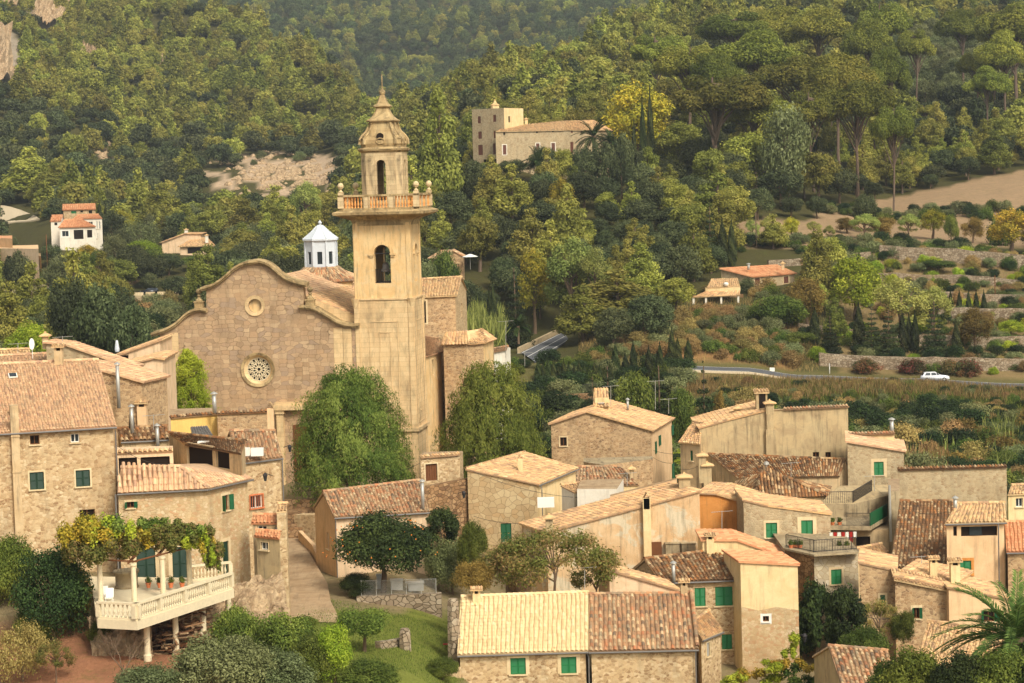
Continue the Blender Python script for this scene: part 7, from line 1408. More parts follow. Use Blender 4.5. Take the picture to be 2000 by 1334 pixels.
chimney(H['T'], P(364, 456, 628), .9, 1.0, 'cap', 'pl_white'); chimney(HS['V5']['T'], P(404, 470, 622), .8, 1.4, 'cap', 'pl_white')
T, pts, z = polyblock('flat_house', 'peach flat roofed house at the far left edge above the lane', 'house', [(-60,484,600), (75,486)], 12, 'pl_pink', closed=[P(75,486,612), P(-60,484,612)], capm='pl_peach', holes=[(0,'vent',12,500,22,512,{})])
T, pts, z = polyblock('flat_house', 'upper peach block with tiled edge at the far left', 'house', [(-60,463,622), (24,466)], 12, 'pl_peach', closed=[P(24,466,632), P(-60,463,632)], capm='tl_or')
T, pts, z = polyblock('flat_house', 'pale stone lower block beside the dark car at far left', 'house', [(46,497,594), (80,500)], 10, 'st_pale', closed=[P(80,500,600), P(46,497,600)], capm='pave')
# house among terraces
H = house('T1', 'stone farmhouse with orange roof and brown shutters above the terraces', (1469,541), (1557,534), (1405,525), (1519,518), 428, 13, 'shed', 'st_grey', 'tl_or', .4, 6, [(0,'sh',1474,543.5,1484,556,dict(mat='sh_brown', surround=.25)), (0,'sh',1495,542.5,1505,555,dict(mat='sh_brown', surround=.25)), (0,'sh',1530.5,540,1540,553,dict(mat='sh_brown', surround=.25)), (3,'sh',1430,546,1440,559,dict(mat='sh_brown', surround=.2))], col=.4, row=.7, name='farmhouse', cat='farmhouse')
chimney(H['T'], P(1462, 524, 432), .5, .7, 'pipe'); chimney(H['T'], P(1529, 520, 433), .5, .5, 'cap', 'pl_peach')
PV = thing('garden_pavilion', P(1398, 600, 415), 'open garden pavilion with pale tiled roof below the orange roofed farmhouse', 'pavilion'); z = P(1352, 581, 415)[2]; e0, e1 = P(1351,581,415), Pz(1444,577,z); r0, r1 = Pz(1378,569,z+.9), Pz(1446,567,z+.9)
m2 = MB(); tiles(m2, e0, e1, r0, r1, .4, .6); m2.build('roof', M['tl_pale'], PV); m2 = MB(); tiles(m2, r0 + A(.2, 0, .6), r1 + A(0, 0, .6), r0 + A(1.5, 5, 2.0), r1 + A(0, 5, 2.0), .4, .6); m2.build('upper_roof', M['tl_pale'], PV); m2 = MB(); m2.box((r0+r1)/2 + A(0, .2, .3), ((r1-r0)[0]/2, .15, .35)); m2.build('gable_wall', M['pl_cream'], PV)
for f in (.04, .3, .62, .98): p = lerp(e0, e1, f); m2 = MB(); m2.box(p + A(0, .5, -1.4), (.18, .18, 1.35)); m2.build('column', M['pl_white'], PV)
m2 = MB(); m2.box((e0+e1)/2 + A(1, 6, -1.4), (4.6, .2, 1.4)); m2.build('back_wall', M['st_dark'], PV); m2 = MB(); m2.box((e0+e1)/2 + A(.5, 3, -3.0), (5.2, 3.2, .25)); m2.build('floor', M['pave'], PV)
m2 = MB(); p = P(1418, 557, 418); m2.tube([p + A(0, 0, -1), p], .05, 6); m2.lathe(p + A(0, 0, -.1), [(.05, 0), (.4, .1), (.45, .4), (.3, .6), (.05, .65)], 12); tag(m2.build('satellite_dish', M['white'], None, False, p), 'white satellite dish on the pavilion roof', 'dish')
H = house('T2', 'small stone cottage with brown roof and white parasol beside it in the dark woods', (835,505), (869,508), (858,490), (882,489), 452, 22, 'shed', 'st_brown', 'tl_mix', .3, 8, [], col=.4, row=.7, name='cottage', cat='cottage')
H = vhouse('T3', 'gabled end of the woodland cottage with little window', [(868,506,450), (884,489,450), (905,500,450)], 7, 0, 'st_brown', 'tl_mix', 8, [(0,'vent',875,503,880,512,{})], col=.4, ov=.25, name='cottage', cat='cottage')
PU = thing('open_parasol', P(918, 520, 448), 'white open parasol beside the woodland cottage', 'parasol'); p = P(918, 496, 448); m2 = MB(); m2.lathe(p, [(1.6, -.55), (1.0, -.3), (.3, -.05), (.02, 0)], 8); m2.build('canopy', M['white'], PU); m2 = MB(); m2.tube([p + A(0, 0, -3), p], .05, 6); m2.build('pole', M['metal'], PU)
m2 = MB(); p = P(1572, 517, 452); m2.box(p, (.9, .5, .9)); m2.box(p + A(0, -.1, .95), (1.1, .7, .08)); tag(m2.build('field_hut', M['st_dark'], None, False, p), 'tiny dark field hut behind the farmhouse', 'hut')
# terrace walls on the right slope
gz = lambda p: hg(p[0], p[1]) - 1.2
def twall(x0, x1, d0, d1, h, lab, rough=.12, mat='st_dry'):
    n = max(2, int(abs(x1-x0)/25)); pts = []
    for k in range(n+1): f = k/n; q = GD(x0+(x1-x0)*f, d0+(d1-d0)*f, h); pts.append(q)
    return fwall('terrace_wall', lab, pts, gz, mat, .8, 'terrace wall', rough, 'dry stone terrace walls on the right slope', 1.5)
for a_ in ((1600,2080,374,376,2.0,'dry stone wall just above the lower road behind the oleanders'), (1740,2080,392,393,1.8,'dry stone terrace wall behind the rust coloured tree'), (1832,2080,410,409,2.4,'dry stone terrace wall under the row of clipped cypresses'),
           (1820,2080,425,424,1.8,'thin dry stone wall above the row of clipped cypresses'), (1700,2080,440,438,1.5,'dry stone terrace wall beneath the round green fruit tree'), (1718,2080,456,452,2.6,'broad pale dry stone wall at the top of the terraces'), (1500,1700,450,456,1.4,'low stone terrace wall behind the farmhouse'), (1560,1740,398,396,1.2,'short stone terrace wall among the conifers')): twall(*a_)
fwall('garden_wall', 'long rubble wall behind the weeping tree below the cypress hedge', [P(1085,771,330), P(1145,768,330), P(1250,775,328)], -2, 'st_dark', .6)
FN = thing('iron_fence', P(1150, 765, 333), 'blue grey metal fence above the rubble wall', 'fence'); m2 = MB(); F = Face(P(1138,765,333), P(1165,765,333)); z = P(1150,768,333)[2]
for k in range(12): m2.tube([F.pt(F.L*k/11, z), F.pt(F.L*k/11, z+1.3)], .03, 4)
m2.tube([F.pt(0, z+1.3), F.pt(F.L, z+1.3)], .04, 4); m2.build('bars', M['iron'], FN)
# cliffs and scree
up_ = A(0, -9, 3.5)
for (q, sd_, amp_) in (((-70,178, 40,172, 30,78, -70,62), 7, 7), ((66,58, 122,66, 150,8, 84,-4), 9, 6), ((160,140, 200,142, 196,112, 168,108), 12, 5), ((318,148, 344,150, 342,128, 322,126), 13, 4), ((1,20, 40,26, 36,-8, -10,-8), 14, 5)):
    rockbank('cliff', [G(q[k], q[k+1], 700) + up_ for k in (0, 2, 4, 6)], sd_, amp_, 22, 22)
m2 = MB(); rg = random.Random(11)
for k in range(420):
    if rg.random() < .75: x, y = rg.gauss(560, 60), rg.gauss(338, 18)
    else: x, y = rg.gauss(180, 40), rg.gauss(300, 16)
    p = G(x, y, 700); s = rg.uniform(.5, 1.9); m2.lathe(p + A(0, 0, -.3*s), [(s, 0), (s*rg.uniform(.8, 1.1), s*.4), (s*.5, s*.8), (.05, s)], 5, rg.random()*6)
m2.build('scree_boulders', M['rock'], None, False, G(560, 340, 700))['kind'] = 'stuff'
o = bpy.data.objects['scree_boulders']; tag(o, 'pale boulders scattered over the bare scree slope', 'boulders')
# ---------------------------------------------------------------- trees and shrubs
def ph(key):
    me = PROTO[key][0]; v = np.empty(len(me.vertices)*3, np.float32); me.vertices.foreach_get('co', v); v = v.reshape(-1, 3)
    return float(np.percentile(v[:, 2], 99.5)), float(np.percentile(np.hypot(v[:, 0], v[:, 1]), 97))
_phc = {}
def phc(key):
    if key not in _phc: _phc[key] = ph(key)
    return _phc[key]
EX = []
def tpx(key, x, ytop, d, w, label, cat='tree', name='tree', group=None, ex=True, zoff=0):
    b = GD(x, d); top = P(x, ytop, d)[2]; h0, r0 = phc(key); H = max(.8, top - b[2]); sx = w/2*d/F_PX/r0
    if ex: EX.append((b[0], b[1], w/2*d/F_PX*.8))
    return plant(key, b + A(0, 0, zoff), sx, label, cat, group, name, None, H/h0)
LM = [('manor tower',950,260),('long manor wing',1080,270),('golden tree by the manor',1243,220),('bell tower cupola',740,240),('balcony of the bell tower',745,400),('white dome lantern',630,480),('low villa',370,475),('white villa',150,440),('bare scree slope',560,340),('black car',292,566),('notched parapet wall',312,600),('woodland cottage',885,505),('bright yellow tree',1045,540),('curving road',1065,675),('garden pavilion',1398,585),('orange roofed farmhouse',1480,530),('round stone pine',1524,630),('vivid green umbrella tree',1323,460),('tall utility pole',1476,440),('almond field',1680,460),('ploughed slope',1860,360),('eucalyptus',1540,300),('widest umbrella pine',1408,200),('striped roof stone villa',154,400),('peach flat roofed house',30,490),('white car',1826,745),('dark conifer row',1740,660),('clipped cypress row',1880,578),('grey rendered house',1570,840),('single green shutter house',1710,880),('right hand pepper tree',962,800),('church curved gable',500,510),('manor cypress pair',1266,240),('grove of grey olives',1850,140),('lime green terrace tree',1672,560),('reeds below the road',1800,850),('iron fence and rubble wall',1150,770),('road mirror',1508,735),('pale palm of the manor',1160,270)]
def where(lb, X, d, z, r, small=None):
    px, py = proj((X, d, z + r)); n_, lx, ly = min(LM, key=lambda q: (q[1]-px)**2 + (q[2]-py)**2); dx, dy = px-lx, py-ly; D = math.hypot(dx, dy)
    v = '' if abs(dy) < .45*abs(dx) else ('above' if dy < 0 else 'below'); h = '' if abs(dx) < .45*abs(dy) else ('left' if dx < 0 else 'right')
    w = (v + (' and ' if v and h else '') + h + (' of' if h else '')) ; size = 'small' if r/d*F_PX < 22 else ('mid sized' if r/d*F_PX < 34 else 'large')
    return f"{size} {lb} {'just' if D < 45 else ('' if D < 110 else 'well')} {w} the {n_}".replace('  ', ' ')
# custom near trees
PROTO['pep0'] = (lambda r: (r[0], mesh_of(r[1], M['bark'])))(g_droop(1, 6.0, 11.0, 84000, .12, 'pepper', 80, .03, 26))
PROTO['pep1'] = (lambda r: (r[0], mesh_of(r[1], M['bark'])))(g_droop(2, 5.9, 10.5, 80000, .12, 'pepper2', 74, .03, 26))
PROTO['weep'] = (lambda r: (r[0], mesh_of(r[1], M['bark'])))(g_droop(3, 1.9, 6.6, 26000, .10, 'lime', 22, .0, 30))
def at(key, x, yb, d, w, label, name='tree', yt=0, z=None, cat='tree', group=None):
    h0, r0 = phc(key); sc = w/2*d/F_PX/r0
    p = P(x, yb, d); p[2] = hg(p[0], p[1]) if z is None else z; EX.append((p[0], p[1], 4)); return plant(key, p, sc, label, cat, group, name, None, (P(x, yt, d)[2]-p[2])/h0)
at('pep0', 688, 960, 216, 248, 'large weeping green pepper tree in front of the church tower', 'pepper_tree', 726, 4.4)
at('pep1', 962, 920, 228, 240, 'large weeping pepper tree with yellow green edges right of the church tower', 'pepper_tree', 716, .6)
at('weep', 374, 830, 226, 82, 'bright lime green weeping tree against the left of the church front', 'weeping_tree', 684, P(375, 830, 226)[2])
def near(key, seedfn, mat): PROTO[key] = (seedfn[0], mesh_of(seedfn[1], M['bark']))
near('or0', g_dome(201, 5.2, 3.7, 26000, .095, 'darkgreen', .22, 34, .8, .22, .15, .3, .035), 0)
near('ol0', g_dome(202, 4.2, 3.4, 26000, .085, 'olive', .08, 40, .9, .3, .12, .26, .03), 0)
near('ol1', g_dome(203, 4.2, 3.4, 24000, .085, 'olive', .02, 40, .9, .35, .12, .24, .03), 0)
near('gr0', g_dome(204, 3.0, 1.9, 9000, .07, 'green', .4, 18, .7, .22, .12, .32, .04), 0)
near('sp0', g_dome(205, 5.0, 5.0, 13000, .085, 'acacia', .25, 60, .6, .45, .1, .17, .02, 1), 0)
near('sp1', g_dome(206, 4.0, 3.0, 6500, .075, 'acacia', .15, 30, .7, .5, .1, .18, .02, 1), 0)
near('lo0', g_dome(207, 5.0, 2.4, 9000, .14, 'darkgreen', .1, 26, 1.0, .35, .1, .3, .03, 1), 0)
near('mx0', g_dome(208, 6.0, 2.9, 22000, .085, 'darkgreen', -.05, 34, 1.0, .25, .12, .3), 0); near('mx1', g_dome(209, 4.0, 2.2, 14000, .07, 'brown', -.05, 26, 1.0, .3, .12, .32), 0)
near('gn1', g_dome(210, 4.0, 3.0, 22000, .085, 'green', -.05, 34, .8, .28, .12, .28), 0); near('lm1', g_dome(211, 3.4, 1.7, 14000, .06, 'lime', -.05, 26, 1.1, .3, .12, .3), 0)
near('yg1', g_dome(212, 3.0, 2.6, 16000, .085, 'green', -.05, 30, .8, .3, .12, .3), 0)
near('pk0', g_dome(213, 5.0, 3.1, 22000, .10, 'darkgreen', -.05, 34, 1.0, .3, .12, .3), 0); near('dr1', g_dome(214, 2.4, 2.2, 7000, .06, 'dry', -.05, 26, .7, .4, .12, .3), 0)
def npx(key, x, yt, yb, d, w, label, cat='tree', name='tree', z=None):
    h0, r0 = phc(key); p = P(x, yb, d); g_ = G(x, yb, 110) if yb < 1500 else p; p = g_ if (z is None and abs(g_[1]-d) < 16) else p; d = p[1]; z0 = p[2] if z is None else z; EX.append((p[0], p[1], w/2*d/F_PX*.7))
    return plant(key, A(p[0], p[1], z0), w/2*d/F_PX/r0, label, cat, None, name, None, (P(x, yt, d)[2]-z0)/h0)
OT = npx('or0', 748, 1003, 1160, 181, 190, 'dark leafed orange tree with small fruit in front of the cream walled house', name='orange_tree')
mo = m_flat('orange_peel', c8(226,130,40), .5, .3, .1); rg = random.Random(5); m2 = MB(); m2.lathe((0,0,0), [(.01,-.045),(.04,-.02),(.045,0),(.04,.025),(.01,.045)], 6); fr_ = meshonly(m2, mo, True)
for k in range(60):
    a = rg.random()*6.283; e = rg.uniform(-.4, 1.1); o = bpy.data.objects.new('orange', fr_); COL.objects.link(o); o.parent = OT; o.location = (3.9*math.cos(a)*math.cos(e), 3.9*math.sin(a)*math.cos(e), 3.0+1.9*math.sin(e))
npx('ol0', 885, 1052, 1165, 176, 110, 'grey green olive tree left of the foreground cream roof', name='olive_tree')
npx('lo0', 862, 995, 1075, 186, 70, 'bright green shrub at the corner of the cream walled house', name='shrub', cat='shrub'); npx('mx1', 925, 1095, 1165, 170, 80, 'green and rust bush beside the stone pillar', name='shrub', cat='shrub')
npx('sp0', 1085, 1035, 1200, 171, 250, 'airy green tree with reddish leaf tips in front of the stained plaster house', name='acacia_tree'); npx('sp1', 1165, 1070, 1190, 172, 100, 'sparse brownish tree beside the airy green one', name='tree'); npx('sp1', 990, 1065, 1170, 173, 130, 'sparse reddish bush tree in front of the crazy paved house', name='tree')
npx('gn1', 925, 1020, 1110, 182, 60, 'dark green shrub against the rough rubble wall', name='shrub', cat='shrub')
npx('gr0', 712, 1190, 1278, 162, 106, 'small neat tree with forked trunk standing on the lawn', name='garden_tree'); npx('lm1', 655, 1222, 1335, 152, 74, 'feathery lime green bush left of the lawn tree', name='shrub', cat='shrub')
for (k, x, yt, yb, d, w, l) in (('ol1',292,1302,1390,142,150,'leftmost of the three feathery grey green olives along the bottom'), ('ol0',440,1246,1380,143,205,'middle and tallest of the three feathery grey green olives along the bottom'), ('ol1',540,1272,1380,142,170,'rightmost of the three feathery grey green olives along the bottom')): npx(k, x, yt, yb, d, w, l, name='olive_tree')
for (x, yt, yb, d, w, k, l) in ((470,1188,1290,152,110,'yg1','yellowish green fig bush below the end of the terrace'), (560,1198,1300,150,120,'yg1','yellowish green fig bush beside the foot of the street'), (610,1240,1335,148,90,'gn1','dark green bush at the bottom beside the lawn'), (720,1290,1360,146,120,'gn1','low dark green bush at the bottom under the lawn'), (470,1150,1210,160,50,'gn1','green shrub tucked behind the terrace post'), (538,1163,1190,164,34,'mx1','small round shrub growing from the rough wall'), (865,1285,1330,160,70,'gn1','low green bush beside the red panel'), (460,1195,1230,156,60,'yg1','small yellow green shrub between terrace and street'), (700,1120,1170,183,70,'mx0','dark ivy bush left of the wire fence'), (590,1205,1225,167,60,'gn1','low green weeds at the foot of the street')): npx(k, x, yt, yb, d, w, l, 'shrub', 'shrub')
for (x, yt, yb, d, w, k, l) in ((105,1072,1255,151,150,'mx0','large dark bush left of the terrace balustrade'), (140,1100,1240,149,90,'mx1','rust coloured conifer shrub in the large dark bush'), (25,1050,1185,147,110,'gn1','bright green tree at the left edge below the big house'), (70,1190,1260,148,80,'yg1','yellow green shrub at the foot of the large dark bush'), (45,1215,1335,140,120,'dr1','sparse dry shrub at the bottom left corner'), (110,1250,1345,138,80,'sp1','thin reddish sapling at the bottom left'), (195,1215,1270,150,50,'gn1','small green shrub against the rocky bank')): npx(k, x, yt, yb, d, w, l, 'shrub', 'shrub')
# bare little tree in front of the terrace
rg = random.Random(21); p0 = P(232, 1334, 145); p0[2] -= .3; mb = MB()
def branch(p, d, L, r, lev):
    q = p + d*L; mb.tube([p, (p+q)/2 + A(rg.uniform(-.1,.1), rg.uniform(-.1,.1), .05)*L*.5, q], [r, r*.8, r*.6], 5, False)
    if lev:
        for _ in range(3 if lev > 1 else 4): branch(q if rg.random() < .6 else p + d*L*rg.uniform(.5, .9), nrm(d + A(rg.uniform(-.9,.9), rg.uniform(-.7,.7), rg.uniform(-.2,.6))), L*rg.uniform(.6, .8), r*.55, lev-1)
branch(p0, nrm(A(.25, 0, 1)), 1.5, .09, 4); tag(mb.build('bare_tree', M['bark'], None, False, p0), 'bare leafless little tree in front of the terrace columns', 'tree')
# lower right planting
for (x, yt, yb, d, w, k, l) in ((1600,1138,1310,163,90,'lo0','dark glossy loquat tree in front of the pale crazy stone block'), (1655,1150,1290,162,80,'lo0','second dark glossy shrub right of the loquat'), (1570,1190,1300,164,60,'lo0','dark shrub at the corner of the cream house'), (1720,1172,1262,165,90,'sp1','tangled brownish creeper below the small green shutter'), (1690,1225,1300,158,100,'gn1','green courtyard bush beside the stone steps'), (1765,1195,1250,163,50,'yg1','yellow green climber hanging off the lower wall')): npx(k, x, yt, yb, d, w, l, 'shrub', 'shrub')
for i, (x, yt, d, w, k) in enumerate(((1790,1268,122,140,'gn1'), (1880,1278,120,140,'pk0'), (1960,1272,119,150,'gn1'), (1735,1290,124,90,'gn1'), (2030,1285,118,120,'pk0'))):
    npx(k, x, yt, 1420, d, w, ('bright green bush in the bottom right corner left of the palm', 'darker green bush directly under the palm', 'green bush at the bottom right edge below the palm', 'small green bush between the old tiled roof and the palm bushes', 'dark green bush cut by the right edge')[i], 'shrub', 'shrub')
vine('vine', 'yellow green vine trailing down beside the cream house corner', [(P(x, y, 158), r, .3, mk) for x, y, r, mk in ((1552,1245,.35,'lime'), (1548,1262,.3,'lime'), (1540,1280,.4,'lime'), (1528,1296,.6,'yellow'), (1500,1305,.8,'lime'), (1470,1318,.8,'yellow'), (1440,1325,.8,'lime'), (1545,1308,.7,'green'), (1580,1300,.7,'yellow'), (1610,1312,.7,'lime'), (1510,1330,.9,'lime'), (1570,1330,.9,'green'))], 1, 13000, .085, None, 'vine')
# palms
M['palm'] = m_leaf('palm_fronds', [c8(40, 60, 26), c8(74, 98, 40), c8(112, 130, 62)], .2, .0)
def palm(loc, R_, H, n, label, name='palm_tree', leafl=.42, mat='darkgreen', droop=1.0, seed=1):
    T_ = thing(name, loc, label, 'palm'); rg = random.Random(seed); o = A(0, 0, 0); tm = MB(); tm.tube([A(*loc), A(*loc) + A(0, 0, H)], [.35*R_/3.8, .28*R_/3.8], 10); tm.lathe(A(*loc) + A(0, 0, H-.5), [(.3*R_/3.8, 0), (.5*R_/3.8, .3), (.5*R_/3.8, .7), (.1, .9)], 10); tm.build('trunk', M['bark'], T_)
    at_ = (M['cyp'], M[mat])
    for i in range(n):
        az = rg.random()*6.283; el = rg.uniform(-.35, 1.35); L = R_*rg.uniform(.85, 1.1); d0 = A(math.cos(az)*math.cos(el), math.sin(az)*math.cos(el), math.sin(el)); mb = MB(); pts = []; p = A(*loc) + A(0, 0, H); d = d0.copy(); ns = 12
        for k in range(ns+1): pts.append(p.copy()); p = p + d*L/ns; d = nrm(d + A(0, 0, -.105*droop))
        mb.tube(pts, [.045*(1-k/ns)+.012 for k in range(ns+1)], 4, False); mb.rn = .9
        m_ = 46
        for k in range(4, m_):
            f = k/m_*ns; i0 = min(ns-1, int(f)); q = pts[i0] + (pts[i0+1]-pts[i0])*(f-i0); t = nrm(pts[i0+1]-pts[i0]); s = nrm(np.cross(t, (0, 0, 1))) ; up = np.cross(s, t); ll = leafl*R_/3.8*1.3*math.sin(min(1, (k/m_)*1.25+.12)*2.6)**.6 if (k/m_) < .98 else .2
            for sg in (-1, 1): dr = nrm(s*sg*.8 + t*.75 + up*.25 + A(rg.uniform(-.1,.1), rg.uniform(-.1,.1), rg.uniform(-.15,.1))); mb.face([q, q + dr*ll*.5 + t*.05*R_/3.8, q + dr*ll + A(0, 0, -.1*ll), q + dr*ll*.5 - t*.05*R_/3.8], rn=rg.uniform(.2, 1))
        mb.build('frond', M[mat], T_)
    return T_
p = P(1985, 1255, 124); palm(p - A(0, 0, 3), 4.7, 3.0, 60, 'large date palm with arching fronds at the lower right edge', seed=4, mat='palm')
for i, (x, y, d, r) in enumerate(((1160,268,538,5.2), (1195,280,536,4.2), (1050,318,528,4.0), (1012,640,352,2.2))): p = P(x, y, d); z = hg(p[0], p[1]); palm((p[0], p[1], max(z, p[2]-2.2)-.3), r, max(1.5, min(2.5, p[2]-z+.3)), 30, ('big palm with drooping fronds at the right end of the manor', 'smaller palm right of the big manor palm', 'palm on the slope below the manor wing', 'little fan palm on the bank beside the curving road')[i], seed=9+i, leafl=.7); EX.append((p[0], p[1], 3))
# hand placed trees of the middle distance: key, x, top y, distance, width, label, name
HT = [
 ('pine0',862,182,522,104,'bushy bright pine just left of the manor tower','pine_tree'), ('yellow0',1243,166,578,135,'large golden yellow tree behind the two manor cypresses','yellow_tree'),
 ('cyp0',1258,187,556,17,'left cypress of the tall pair by the manor','cypress'), ('cyp1',1273,168,558,18,'right and tallest cypress of the pair by the manor','cypress'), ('cyp0',1241,232,550,14,'short cypress left of the tall manor pair','cypress'),
 ('yellow0',1045,490,432,66,'bright yellow tree above the curving road','yellow_tree'), ('poplar0',1118,466,428,112,'tall pale green poplar behind the yellow tree','poplar'), ('poplar0',1165,485,424,70,'thinner pale poplar right of the tall one','poplar'),
 ('pine1',1205,530,405,175,'broad dark pine above the road embankment','pine_tree'), ('pine2',1140,560,398,110,'rounded pine leaning over the curving road','pine_tree'), ('cedar0',1008,545,400,66,'dark conifer left of the yellow tree','conifer'), ('cyp1',966,545,396,20,'slim dark cypress behind the church wing','cypress'), ('cyp0',958,560,402,16,'short cypress beside the slim one','cypress'),
 ('green0',1323,432,478,72,'vivid green umbrella shaped tree left of the cypresses','tree'), ('olive1',1325,496,442,74,'round grey green holm oak left of the pavilion','oak_tree'), ('cedar1',1388,420,452,42,'dark tall conifer behind the pavilion','conifer'), ('cyp0',1412,425,450,22,'dark cypress right of the tall conifer','cypress'), ('cyp1',1430,430,450,20,'dark cypress nearest the utility pole','cypress'), ('cyp1',1362,440,452,20,'dark cypress left of the tall conifer','cypress'),
 ('pine2',1405,340,492,118,'big bushy pine above the pavilion','pine_tree'), ('pine0',1225,470,440,56,'bright young pine above the broad dark pine','pine_tree'), ('pine1',1140,410,478,60,'pointed pine left of the vivid green tree','pine_tree'), ('pine1',1510,420,470,60,'small pine at the left of the almond field','pine_tree'),
 ('green1',1524,578,397,108,'round vivid green stone pine below the farmhouse','stone_pine'), ('brown0',1578,545,400,76,'tall brownish green tree right of the round stone pine','tree'), ('lime0',1672,503,408,104,'large yellow green tree in the middle of the terraces','tree'), ('poplar0',1762,545,394,112,'pale silvery poplar on the terraces','poplar'), ('poplar0',1822,560,394,76,'small pale poplar left of the clipped cypresses','poplar'),
 ('cyp0',1592,600,388,24,'tall slim cypress left of the fig','cypress'), ('cedar0',1622,628,382,44,'dark conifer right of the fig','conifer'), ('cyp1',1678,590,386,26,'tall cypress at the left of the conifer row','cypress'), ('cedar0',1703,612,384,46,'wide conifer second in the conifer row','conifer'), ('cedar1',1736,618,384,50,'wide conifer third in the conifer row','conifer'),
 ('cyp0',1763,606,386,18,'cypress left of the close trio','cypress'), ('cyp1',1776,610,387,15,'middle cypress of the close trio','cypress'), ('cyp0',1788,606,386,17,'right cypress of the close trio','cypress'), ('cedar0',1825,604,384,60,'biggest dark conifer of the row','conifer'), ('cyp1',1868,624,386,19,'lone cypress right of the biggest conifer','cypress'),
 ('brown0',1907,602,388,64,'rust coloured tree on the right terraces','tree'), ('lime0',1975,625,400,52,'yellowish fruit tree at the right terrace edge','tree'), ('green0',1562,648,384,66,'dark leafy fig tree above the road','fig_tree'), ('green0',1832,508,446,66,'round green fruit tree on the upper terrace','tree'),
 ('oak0',1690,380,505,44,'round bush tree beside the ploughed slope','tree'), ('bgreen',1960,420,500,60,'olive green bush at the right edge of the ploughed slope','shrub'), ('yellow0',1975,410,480,90,'orange tinted bush tree at the right edge above the terraces','tree'),
 ('oak1',150,545,345,100,'dark round tree below the crenellated wall','oak_tree'), ('oak2',205,560,335,120,'wide dark tree left of the church','oak_tree'), ('oak0',262,600,330,90,'dark tree close to the church left corner','oak_tree'), ('olive0',125,495,560,80,'grey green round tree beside the dark car','tree'), ('oak1',36,492,535,62,'dark tree on the lane at the far left','tree'),
 ('cyp0',243,488,580,18,'thick cypress above the black car','cypress'), ('cyp0',196,392,645,14,'cypress behind the stone villa','cypress'), ('cyp1',208,398,645,12,'second cypress behind the stone villa','cypress'), ('yellow0',235,412,660,60,'yellow green tree behind the white villa','yellow_tree'), ('yellow0',172,478,590,44,'yellow tree below the white villa','yellow_tree'), ('lime0',280,470,600,70,'olive yellow tree right of the white villa','tree'), ('green1',300,485,585,56,'green tree above the black car','tree'),
 ('pine0',60,290,760,120,'large dark pine at the far left above the lane','pine_tree'), ('pine1',110,320,740,100,'large pine above the stone villa','pine_tree'), ('pine2',320,360,700,90,'broad bright pine behind the low villa','pine_tree'), ('pine0',365,400,670,80,'broad pine right of the low villa','pine_tree'), ('pine1',540,365,660,90,'bushy pine behind the church curved gable','pine_tree'), ('poplar0',600,355,640,60,'pale tree left of the bell tower balcony','tree'), ('pine2',480,390,640,80,'pine behind the left of the church gable','pine_tree'), ('pine0',620,400,620,70,'bright pine beside the white dome lantern','pine_tree'),
 ('green1',868,490,440,60,'green tree below the woodland cottage','tree'), ('olive0',835,510,430,50,'grey green bush behind the church wing','tree'),
 ('yellow0',1100,350,500,50,'pale yellowish tree under the manor wing','tree'),
]
for a_ in HT: tpx(a_[0], a_[1], a_[2], a_[3], a_[4], a_[5], 'shrub' if a_[6] == 'shrub' else 'tree', a_[6])
for i, (x, y, d, w, k) in enumerate(((120,500,575,50,'olive0'), (150,508,572,44,'green0'), (215,500,575,40,'oak1'), (190,490,585,34,'green1'), (100,478,590,40,'oak0'), (330,495,585,60,'oak2'), (380,500,590,60,'green0'), (420,495,590,50,'oak0'), (60,520,575,50,'green1'), (165,540,500,60,'oak1'), (240,548,545,50,'olive1'), (345,540,540,60,'oak0'), (400,520,560,70,'oak2'))): tpx(k, x, y, d, w, where({'l': 'grey olive', 'r': 'fresh green tree', 'a': 'dark holm oak'}[k[1]], *GD(x, d), 3), 'tree', 'tree', 'trees in front of the villas')
for x, y, w, k in ((1060,288,60,'oak1'), (1100,292,50,'pine3'), (1140,290,60,'oak2'), (1182,280,64,'oak0'), (1005,312,60,'oak1'), (955,318,50,'pine4'), (1215,262,50,'oak1')): tpx(k, x, y, 534, w, where('dark holm oak' if k[0] == 'o' else 'yellow green pine', *GD(x, 534), 5), 'tree', 'holm_oak' if k[0] == 'o' else 'pine_tree', 'trees under the manor')
# umbrella pines on the right hill
for i, (x, y, d, w) in enumerate(((1408,150,548,150), (1478,178,556,120), (1345,92,640,110), (1480,62,640,140), (1560,112,610,130), (1640,108,600,120), (1675,160,560,110), (1738,98,640,70), (1745,210,545,66), (1600,18,740,110), (1440,28,740,120), (1530,15,760,100), (1725,8,740,90), (1962,62,690,90), (1985,8,720,120), (1930,130,680,70), (1290,70,700,90), (1395,105,600,90), (1590,180,560,90), (1700,40,700,80), (1790,60,730,60), (1880,20,780,80))):
    tpx(f'umb{i%2}', x, y, d, w*1.25, 'flat topped umbrella pine with bare trunk high on the right hill' if i not in (0, 6, 8) else ('widest umbrella pine with twin bare trunks above the bushy pine', '', '', '', '', '', 'tall umbrella pine with reddish trunk over the ploughed slope', '', 'small umbrella pine just left of the ploughed slope')[i], 'tree', 'umbrella_pine', 'umbrella pines on the right hill')
tpx('olive0', 1540, 208, 535, 110, 'huge grey green eucalyptus with drooping boughs on the right hill', 'tree', 'eucalyptus')
